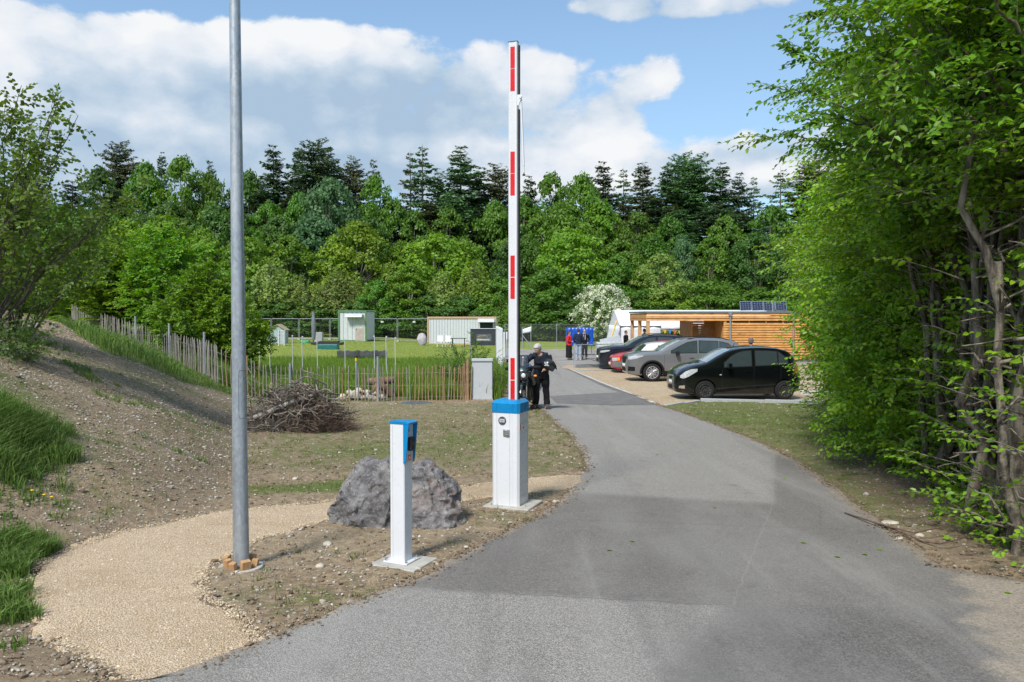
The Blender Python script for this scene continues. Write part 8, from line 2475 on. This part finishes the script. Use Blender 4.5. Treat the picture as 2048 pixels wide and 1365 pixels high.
# ------------------------------------------------------------------ hazel at the upper left, bushes behind the fence
def hazel(seed, h, spread_, n_stem, n_twig, L, mat, label, lean=(0, 0), low=.25, name='hazel_bush', k=7, side=.5):
    r_ = np.random.default_rng(seed)
    root = thing(name, (0, 0, 0), label, 'bush')
    mb = MB(); stems = []
    for i in range(n_stem):
        a = r_.random() * 6.283; q = r_.random() ** .7
        e = np.array([math.cos(a) * spread_ * q + lean[0] * r_.uniform(.4, 1.1), math.sin(a) * spread_ * q + lean[1], h * (1 - .45 * q ** 2) * r_.uniform(.7, 1.05)])
        b = np.array([math.cos(a) * .15 * q, math.sin(a) * .15 * q, -.1])
        p = polyl(r_, b, e, 9, .06, 0)
        bow = np.sin(np.linspace(0, 1, 9) * np.pi)[:, None] * np.array([0, 0, h * .07]); p = p + bow
        mb.tube(p, list(np.linspace(.022, .004, 9) * (h / 4)), 5, False); stems.append(p)
    S_ = np.array(stems)
    si = r_.integers(0, n_stem, n_twig); t = low + (1.0 - low) * r_.random(n_twig) ** .8; ti = t * 7.99; i0 = ti.astype(int); fr = (ti - i0)[:, None]
    o = S_[si, i0] * (1 - fr) + S_[si, i0 + 1] * fr
    tang = unit(S_[si, i0 + 1] - S_[si, i0])
    dv = unit(tang * .5 + rand_dirs(r_, n_twig) * .9 + np.array([0, 0, .15]))
    wl_ = side * (1.08 - t)
    o2 = o + dv * (wl_ * r_.random(n_twig))[:, None]
    v0, f0 = twig_geo(np.stack([o, (o + o2) / 2, o2], 1), .004, .002)
    v, f, tips = sprays(r_, o2, dv, .22 + .25 * r_.random(n_twig), k, L, L * .8)
    np_mesh('crown', v, f, mat, root)
    v1, f1 = twig_geo(tips, .003, .0015); vv, ff = merge([(v0, f0), (v1, f1)])
    np_mesh('twigs', vv, ff, BARK_D, root)
    mb.build('stems', BARK_D, root)
    return root


hz = hazel(61, 3.9, 1.9, 34, 950, .085, L_HAZEL, 'tall many stemmed hazel with thin leafy tips standing on top of the gravel mound', lean=(1.2, 0), low=.28, k=7, side=.5)
p = GX(-60, 12.5); hz.location = (p.x, p.y, p.z - .1)
hz2 = hazel(62, 3.2, 1.8, 26, 900, .08, L_HAZEL, 'second hazel bush behind the first one on the mound', lean=(.5, 0), low=.15)
p = GX(30, 15.5); hz2.location = (p.x, p.y, p.z - .1)
hz3 = hazel(63, .75, .5, 16, 170, .06, L_DARK, 'low dark bramble bush at the foot of the hazel', low=.1, side=.2, name='bramble_bush')
p = GX(40, 12.0); hz3.location = (p.x, p.y, p.z - .05)
bg1 = hazel(64, 5.0, 2.2, 34, 2600, .13, L_BRIGHT, 'big bright green bush behind the stake fence, left of the lamp post', low=.02, k=8, name='field_maple_bush', side=1.0)
BP = [(255, 462, 33.5, 1.35), (335, 450, 31.5, 1.25), (180, 480, 41, 1.6), (405, 520, 27.5, .85), (110, 470, 46, 1.7), (455, 560, 27.5, .7), (30, 440, 48, 2.0)]
BN = ['second big green bush, farther back behind the stakes', 'big bush at the left above the grassy bank', 'smaller green bush just left of the lamp post', 'green bush overhanging the top of the grassy bank', 'low green bush right behind the lamp post', 'green bush behind the hazel on the mound']
for i, (px_, py_, Y_, s_) in enumerate(BP):
    o = bg1 if i == 0 else copy_tree(bg1)
    p = GX(px_, Y_); zb = p.z
    hh = P(px_, py_, Y_).z - zb
    o.location = (p.x, Y_, zb); o.scale = (s_, s_, hh / 5.1); o.rotation_euler = (0, 0, i * 1.3)
    if i: o['label'] = BN[i - 1]
    put(o, None, 'bush', 'big bushes behind the stake fence')
# sapling beside the service cabinet
sp = hazel(65, 2.1, .95, 16, 300, .06, L_MID, 'leafy young sapling growing in the meadow behind the service cabinet', low=.12, k=7, name='sapling', side=.25)
p = GX(940, 25.4); sp.location = p
sp2 = copy_tree(sp); p = GX(985, 25.5); sp2.location = p; sp2.rotation_euler = (0, 0, 2); sp2.scale = (.8, .8, .75); sp2['label'] = 'smaller reddish sapling at the right of the service cabinet'
sp3 = copy_tree(sp); p = GX(890, 27.5); sp3.location = p; sp3.rotation_euler = (0, 0, 4); sp3.scale = (.9, .9, .6); sp3['label'] = 'low weedy sapling in the meadow left of the service cabinet'


# ------------------------------------------------------------------ grasses and stones
def grassmat(name, c1, c2, c3):
    m, b, nt = newmat(name)
    rnd = b.n('ShaderNodeNewGeometry').outputs['Random Per Island']
    pos = b.n('ShaderNodeNewGeometry').outputs['Position']
    c = b.mix(rnd, c1, c2)
    c = b.mix(b.mr(b.noise(pos, .6, 4, .6), .4, .65, 0, .7), c, c3)
    p = b.n('ShaderNodeBsdfPrincipled'); b.put(p.inputs['Base Color'], c); b.put(p.inputs['Roughness'], .5); b.put(p.inputs['Specular IOR Level'], .3)
    t = b.n('ShaderNodeBsdfTranslucent'); nt.links.new(c, t.inputs[0])
    ms = b.n('ShaderNodeMixShader'); ms.inputs[0].default_value = .3
    nt.links.new(p.outputs[0], ms.inputs[1]); nt.links.new(t.outputs[0], ms.inputs[2]); finish(b, nt, ms.outputs[0])
    return m


GR_M = grassmat('meadow_grass', (.12, .22, .018), (.20, .31, .04), (.15, .24, .04))
GR_L = grassmat('lawn_grass', (.20, .28, .035), (.28, .36, .06), (.24, .31, .05))
GR_T = grassmat('tall_grass', (.085, .175, .024), (.17, .26, .05), (.115, .19, .045))
GR_S = grassmat('thin_grass', (.09, .15, .02), (.16, .21, .05), (.16, .16, .06))


def blades(name, xy, h, w, mat, lean=.35, seed=1, label=None, H=None):
    r_ = np.random.default_rng(seed)
    n = len(xy); z = (H or Hd)(xy[:, 0], xy[:, 1]) - .01
    b = np.concatenate([xy, z[:, None]], 1)
    h = h * r_.uniform(.55, 1.15, n) if np.ndim(h) == 0 else h * r_.uniform(.6, 1.15, n)
    a = r_.random(n) * 6.283; s_ = np.stack([np.cos(a), np.sin(a), np.zeros(n)], 1)
    la = r_.random(n) * 6.283; l_ = np.stack([np.cos(la), np.sin(la), np.zeros(n)], 1) * (lean * r_.random(n))[:, None]
    up = np.array([0, 0, 1.0])
    w = w * r_.uniform(.6, 1.2, n)
    m_ = b + up * (h * .55)[:, None] + l_ * (h * .35)[:, None]
    t = b + up * (h * (1 - .3 * lean))[:, None] + l_ * (h * 1.1)[:, None]
    vs = np.stack([b - s_ * w[:, None] * .5, b + s_ * w[:, None] * .5, m_ + s_ * w[:, None] * .4, t, m_ - s_ * w[:, None] * .4], 1).reshape(-1, 3)
    i0 = np.arange(n)[:, None] * 5
    o = np_mesh(name, vs, [i0 + np.array([0, 1, 2, 4]), i0 + np.array([4, 2, 3])], mat)
    put(o, label, 'grass', None, 'stuff')
    return o


def scatter(n, x0, x1, y0, y1, prob, seed=1, near=True):
    r_ = np.random.default_rng(seed)
    x_ = r_.uniform(x0, x1, n); y_ = r_.uniform(y0, y1, n)
    k = r_.random(n) < prob(x_, y_)
    x_, y_ = x_[k], y_[k]
    k = ~paved(x_, y_)
    return np.stack([x_[k], y_[k]], 1)


def pz(x_, y_): return np.interp(x_, f_o[:, 0], f_o[:, 1])


mdw = lambda x_, y_: ((y_ > pz(x_, y_) + .1) & (x_ < -.75 + .018 * y_)) * np.clip(1.5 - (y_ - 22) / 26, .25, 1) * (.75 + .35 * vnoise(x_, y_, .5, 40))
xy = scatter(200000, -16, .4, 21.5, 46, mdw, 2)
xy = xy[(toe_dist(xy[:, 0], xy[:, 1]) < 3.0) & ~((xy[:, 1] < 24.5) & (xy[:, 0] > (640 - 1024) / 1600 * xy[:, 1]) & (xy[:, 0] < (812 - 1024) / 1600 * xy[:, 1]))]
hh = .62 * (1 - .55 * sstep(xy[:, 1], 26, 42)) * (1 + .35 * vnoise(xy[:, 0], xy[:, 1], .9, 41))
blades('meadow_grass', xy, hh, .020, GR_M, .35, 3, 'tall bright green meadow grass behind the stake fence')
xy = scatter(90000, -32, 1.2, 40, 80, lambda x_, y_: .6 + 0 * x_, 4)
blades('mown_grass', xy, .06, .035, GR_L, .5, 5, 'short mown lawn grass in front of the containers')
rdg = lambda x_, y_: on_bank(x_, y_) * np.clip(1.3 - y_ / 60, .3, 1)
xy = scatter(110000, -26, -5.0, 11.5, 44, rdg, 6)
xy = xy[xy[:, 1] < np.interp(xy[:, 0], f_o[:, 0], f_o[:, 1]) + 1.5]
blades('bank_grass', xy, np.interp(to_px(xy[:, 0], xy[:, 1], Hs(xy[:, 0], xy[:, 1]))[0], [60, 330, 370, 475], [.55, .42, .16, .10]) * (1 + .4 * vnoise(xy[:, 0], xy[:, 1], .8, 43)), .022, GR_T, .8, 7, 'long grass growing over the back of the gravel mound along the fence')
# near left corner: dense tussocks
tus = [(0, 850, .30, 2200, .34), (45, 865, .28, 1800, .34), (-30, 900, .34, 2000, .34), (85, 905, .20, 900, .24), (20, 930, .24, 900, .2), (10, 1100, .18, 1300, .20), (60, 1115, .16, 1000, .18), (85, 1095, .10, 400, .15), (20, 1150, .16, 900, .17), (0, 1200, .16, 900, .16), (30, 1235, .11, 500, .13), (-30, 1130, .2, 700, .2),
       (60, 1040, .25, 200, .08), (150, 740, .3, 260, .14), (50, 690, .35, 300, .16), (170, 760, .3, 260, .14), (230, 800, .4, 200, .10), (330, 830, .5, 160, .09), (120, 700, .3, 200, .12), (10, 990, .3, 260, .10), (70, 970, .3, 200, .08), (260, 880, .4, 90, .08), (360, 910, .4, 120, .09), (400, 850, .5, 120, .09), (-30, 1300, .12, 200, .1), (120, 860, .15, 200, .14)]
r_ = np.random.default_rng(9); pts = []; hs2 = []
for px_, py_, rr, n_, hh_ in tus:
    c = G(px_, py_)
    cc = r_.normal(size=(max(6, n_ // 28), 2)) * rr * .62; q = cc[r_.integers(0, len(cc), n_)] + r_.normal(size=(n_, 2)) * .045 + np.array([c.x, c.y]); pts.append(q); hs2.append(np.full(n_, hh_))
xy = np.concatenate(pts); hs2 = np.concatenate(hs2)
k = ~paved(xy[:, 0], xy[:, 1]); 
blades('tall_grass', xy[k], hs2[k], .010, GR_T, .9, 10, 'lush tall grass tufts at the near left edge of the gravel mound')
# thin new grass over the soil: tufts
r_ = np.random.default_rng(12); pts = []; hs2 = []
def gprob(x_, y_):
    return patches_at(x_, y_)
def patches_at(x_, y_):
    o = gmask(x_, y_, [(G(650, 975).x, G(650, 975).y, .6, .4, 1.0), (G(560, 985).x, G(560, 985).y, .8, .4, .7), (G(760, 900).x, G(760, 900).y, 3.4, 2.6, .55), (G(950, 880).x, G(950, 880).y, 1.8, 3.0, .6),
                       (G(620, 900).x, G(620, 900).y, 2.5, 1.2, .45), (G(1500, 840).x, G(1500, 840).y, 3.9, 3.0, .7), (G(1420, 838).x, G(1420, 838).y, .8, .8, .9), (G(1650, 870).x, G(1650, 870).y, 2.6, 4.0, .55), (G(600, 1200).x, G(600, 1200).y, .6, .4, .5),
                       (G(1085, 830).x, G(1085, 830).y, .35, 1.6, 1.0), (G(430, 768).x, G(430, 768).y, 2.0, .9, .8), (G(880, 1010).x, G(880, 1010).y, .6, .4, .3), (G(560, 1150).x, G(560, 1150).y, .8, .5, .25)], 1)
    return np.clip(o + .05, 0, 1)
ns_ = 15000
x_ = r_.uniform(-9, 8.5, ns_); y_ = r_.uniform(4.5, 23.5, ns_)
k = (r_.random(ns_) < patches_at(x_, y_)) & ~paved(x_, y_) & (y_ < pz(x_, y_) - .1)
for cx, cy in zip(x_[k], y_[k]):
    m_ = int(r_.integers(5, 16)); s_ = r_.uniform(.02, .07)
    pts.append(r_.normal(size=(m_, 2)) * s_ + np.array([cx, cy])); hs2.append(np.full(m_, r_.uniform(.03, .10)))
xy = np.concatenate(pts); hs2 = np.concatenate(hs2)
blades('sparse_grass', xy, hs2, .0065, GR_S, .9, 13, 'sparse young grass sprouting over the bare stony soil')
# pebbles
def pebbles(name, xy, size, mat, label, seed, H=None, sink=.25, flat=.6):
    r_ = np.random.default_rng(seed); n = len(xy)
    bm = bmesh.new(); bmesh.ops.create_icosphere(bm, subdivisions=1, radius=1)
    T = np.array([v.co[:] for v in bm.verts]); F = np.array([[v.index for v in f.verts] for f in bm.faces]); bm.free()
    Q = T[None] * (1 + .22 * r_.normal(size=(n, len(T), 1)))
    Q = Q * (np.array([1, 1, flat]) * r_.uniform(.6, 1.3, (n, 3)))[:, None, :] * size[:, None, None]
    a = r_.random(n) * 6.283; ca, sa = np.cos(a)[:, None], np.sin(a)[:, None]
    X2 = Q[..., 0] * ca - Q[..., 1] * sa; Y2 = Q[..., 0] * sa + Q[..., 1] * ca
    z = (H or Hd)(xy[:, 0], xy[:, 1])
    co = np.stack([X2 + xy[:, :1], Y2 + xy[:, 1:], Q[..., 2] + (z + size * flat * (1 - sink) * .6)[:, None]], -1).reshape(-1, 3)
    f = (np.arange(n)[:, None, None] * len(T) + F[None]).reshape(-1, 3)
    o = np_mesh(name, co, f, mat, smooth=False)
    return put(o, label, 'stones', None, 'stuff')


def mk_pebble(name, stops):
    m, b, nt = newmat(name)
    rnd = b.n('ShaderNodeNewGeometry').outputs['Random Per Island']
    tc = b.n('ShaderNodeTexCoord').outputs['Object']
    c = b.ramp(rnd, stops); n = b.noise(tc, 90, 3, .6)
    c = b.mix(b.mr(n, .35, .7, 0, .4), c, (.20, .17, .13))
    finish(b, nt, pbr(b, c, .85, 0, n, .3, .003, .3)); return m


M_PEB = mk_pebble('mixed_pebbles', [(0, (.17, .15, .125)), (.3, (.29, .245, .19)), (.6, (.38, .34, .28)), (.85, (.47, .44, .39)), (1, (.62, .60, .55))])
M_CLOD = mk_pebble('soil_clods', [(0, (.11, .08, .05)), (.5, (.18, .13, .085)), (1, (.25, .19, .13))])
M_CHIP = mk_pebble('yellow_chips', [(0, (.44, .33, .20)), (.5, (.62, .49, .33)), (1, (.76, .66, .50))])
r_ = np.random.default_rng(20)
def near_pts(n, seed, dens):
    r_ = np.random.default_rng(seed)
    y_ = 4 + 19 * r_.random(n) ** 1.7; x_ = r_.uniform(-1.0, 1.0, n) * (.68 * y_ + .8)
    td_ = toe_dist(x_, y_)
    k = (r_.random(n) < dens(x_, y_, td_)) & ~paved(x_, y_) & (td_ < 6)
    return np.stack([x_[k], y_[k]], 1)
nob = lambda a, b: (b < pz(a, b)) * (1 - on_bank(a, b))
xy = near_pts(60000, 21, lambda a, b, t: np.where(t > 0, .85, np.where(a > 1, .13, np.where(b > 8.5, .16, .32))) * nob(a, b))
pebbles('pebbles', xy, .004 + .009 * r_.random(len(xy)) ** 2.5 + .0006 * xy[:, 1], M_PEB, 'small pale pebbles scattered over the bare soil', 22)
xy = near_pts(13000, 23, lambda a, b, t: .7 * nob(a, b))
pebbles('soil_clods', xy, .008 + .018 * r_.random(len(xy)) ** 2, M_CLOD, 'crumbly brown clods of soil on the verges', 24)
xy = near_pts(800, 25, lambda a, b, t: np.where(t > -.2, .7, .2) * nob(a, b))
pebbles('larger_stones', xy, .018 + .026 * r_.random(len(xy)) ** 2, M_PEB, 'fist sized stones lying on the mound and verges', 26)
# chips on the path
y_ = 3.6 + 8 * r_.random(26000) ** 1.5; x_ = r_.uniform(-4, 1.2, 26000)
k = inpoly(x_, y_, PATH_POLY); xy = np.stack([x_[k], y_[k]], 1)
pebbles('gravel_chips', xy, .003 + .005 * r_.random(len(xy)) ** 2, M_CHIP, 'loose yellow limestone chips on the gravel path', 27, H=lambda a, b: Hs(a, b) + .006)
# chips spilled past the path edge
for A_ in (path_A, path_B):
    pass
e = np.concatenate([resample(path_A, 900), resample(path_B, 900)]); e = np.repeat(e, 5, 0) + r_.normal(size=(9000, 2)) * .035
e = e[(e[:, 1] > 3.5) & ~inpoly(e[:, 0], e[:, 1], ROAD_POLY)]
pebbles('spilled_chips', e, .003 + .005 * r_.random(len(e)) ** 2, M_CHIP, 'yellow chips and crumbs spilled along the path edges', 28, H=lambda a, b: np.maximum(Hd(a, b), Hs(a, b) + .004))
e = np.concatenate([resample(road_L[4:-2], 1200), resample(road_R[4:-2], 1200)]); e = np.repeat(e, 4, 0) + r_.normal(size=(9600, 2)) * .06
e = e[(e[:, 1] > 3.5) & ~inpoly(e[:, 0], e[:, 1], PATH_POLY)]
pebbles('verge_crumbs', e, .004 + .010 * r_.random(len(e)) ** 2, M_CLOD, 'soil crumbs and grit along the asphalt edges', 29, H=lambda a, b: np.maximum(Hd(a, b), Hs(a, b) + .010))

# low ivy and seedlings at the foot of the hedge
r_ = np.random.default_rng(91); n_ = 1500
y_ = 5.0 + 15 * r_.random(n_) ** 1.4; x_ = np.interp(y_, [q[1] for q in hb[1:]], [q[0] for q in hb[1:]]) + r_.normal(size=n_) * .28 - .02
x_[y_ < 6.4] = 4.15 + r_.normal(size=(y_ < 6.4).sum()) * .3
k = ~paved(x_, y_); x_, y_ = x_[k], y_[k]; clump = vnoise(x_, y_, 1.6, 92) > -.25; x_, y_ = x_[clump], y_[clump]
z_ = Hd(x_, y_) + r_.random(len(x_)) ** 2 * .38 + .02
a = r_.random(len(x_)) * 6.283
v, f, tips = sprays(r_, np.stack([x_, y_, z_], 1), np.stack([np.cos(a), np.sin(a), r_.uniform(.1, .9, len(x_))], 1), r_.uniform(.10, .26, len(x_)), 6, .055, .038)
put(np_mesh('undergrowth', v, f, L_HORN), 'low ivy and seedlings covering the soil along the foot of the hedge', 'undergrowth', None, 'stuff')
# ------------------------------------------------------------------ blossoming hawthorn and fallen leaves
g = GX(1207, 70); h_ = P(1200, 566, 70).z - g.z
r_ = np.random.default_rng(77)
hw = thing('hawthorn_tree', g, 'hawthorn covered in white blossom beside the white marquee', 'tree')
o_, d_ = [], []
n = 520
th = r_.random(n) * 6.283; t = r_.random(n) ** .8
rr = (2.25 * np.sin(np.pi * np.clip(t * .8 + .12, 0, 1)) ** .7) * r_.uniform(.45, 1.05, n)
c = np.stack([np.cos(th) * rr - .25 * (t - .3), np.sin(th) * rr, h_ * (.10 + .84 * t)], 1)
dd = unit(np.stack([np.cos(th), np.sin(th), r_.uniform(-.35, .5, n)], 1) + .3 * r_.normal(size=(n, 3)))
def clouds(m_, sp, L, mat, nm, seed, back=0.0):
    r2 = np.random.default_rng(seed); k = r2.random((n, m_)) ; P0 = c[:, None] + dd[:, None] * (k[..., None] * .75 - back) - np.array([0, 0, 1]) * (k[..., None] ** 2 * .22) + r2.normal(size=(n, m_, 3)) * sp
    q = P0.reshape(-1, 3); nr = unit(np.repeat(dd, m_, 0) + r2.normal(size=(len(q), 3)) * .6 + np.array([0, 0, .6])); ax = rand_dirs(r2, len(q)); ax -= nr * np.sum(ax * nr, 1)[:, None]
    v, f = leaf_geo(q, ax, nr, L * r2.uniform(.6, 1.3, len(q)), L * .75, round_=False); return np_mesh(nm, v, f, mat, hw)
clouds(26, .085, .15, L_BLOSSOM, 'blossom', 78)
clouds(22, .16, .17, L_MID, 'crown', 79, .35)
mb = limb_mesh(r_, None, c[r_.permutation(n)[:22]], .16, h_ * .15); mb.tube([(0, 0, -.2), (.05, 0, h_ * .3), (0, 0, h_ * .7)], [.16, .12, .05], 8); mb.build('trunk', BARK_D, hw)
# fallen leaves on the asphalt
fl = [(2008, 1191, 'near the right frame edge'), (1268, 1088, 'in the middle of the road'), (1430, 1018, 'beside the pale joint'), (1600, 1090, 'right of the pale seam'), (1680, 1120, 'farther right of the seam'), (1760, 1102, 'below the flat stone'), (1212, 1105, 'on the dark patch'), (1735, 1115, 'left of the flat stone'), (1570, 960, 'near the right road edge'), (1310, 912, 'on the pale asphalt')]
for i, (px_, py_, wh) in enumerate(fl):
    p = G(px_, py_); r2 = np.random.default_rng(i)
    v, f = leaf_geo(np.array([[0, 0, .004]]), np.array([[math.cos(i * 2.1), math.sin(i * 2.1), .0]]), np.array([[.1, .1, 1.0]]), .055, .032, fold=.12)
    o = np_mesh('fallen_leaf', v, f, L_HORN, None, loc=(p.x, p.y, p.z + .016)); put(o, 'small green fallen leaf on the asphalt ' + wh, 'leaf', 'fallen leaves on the road')
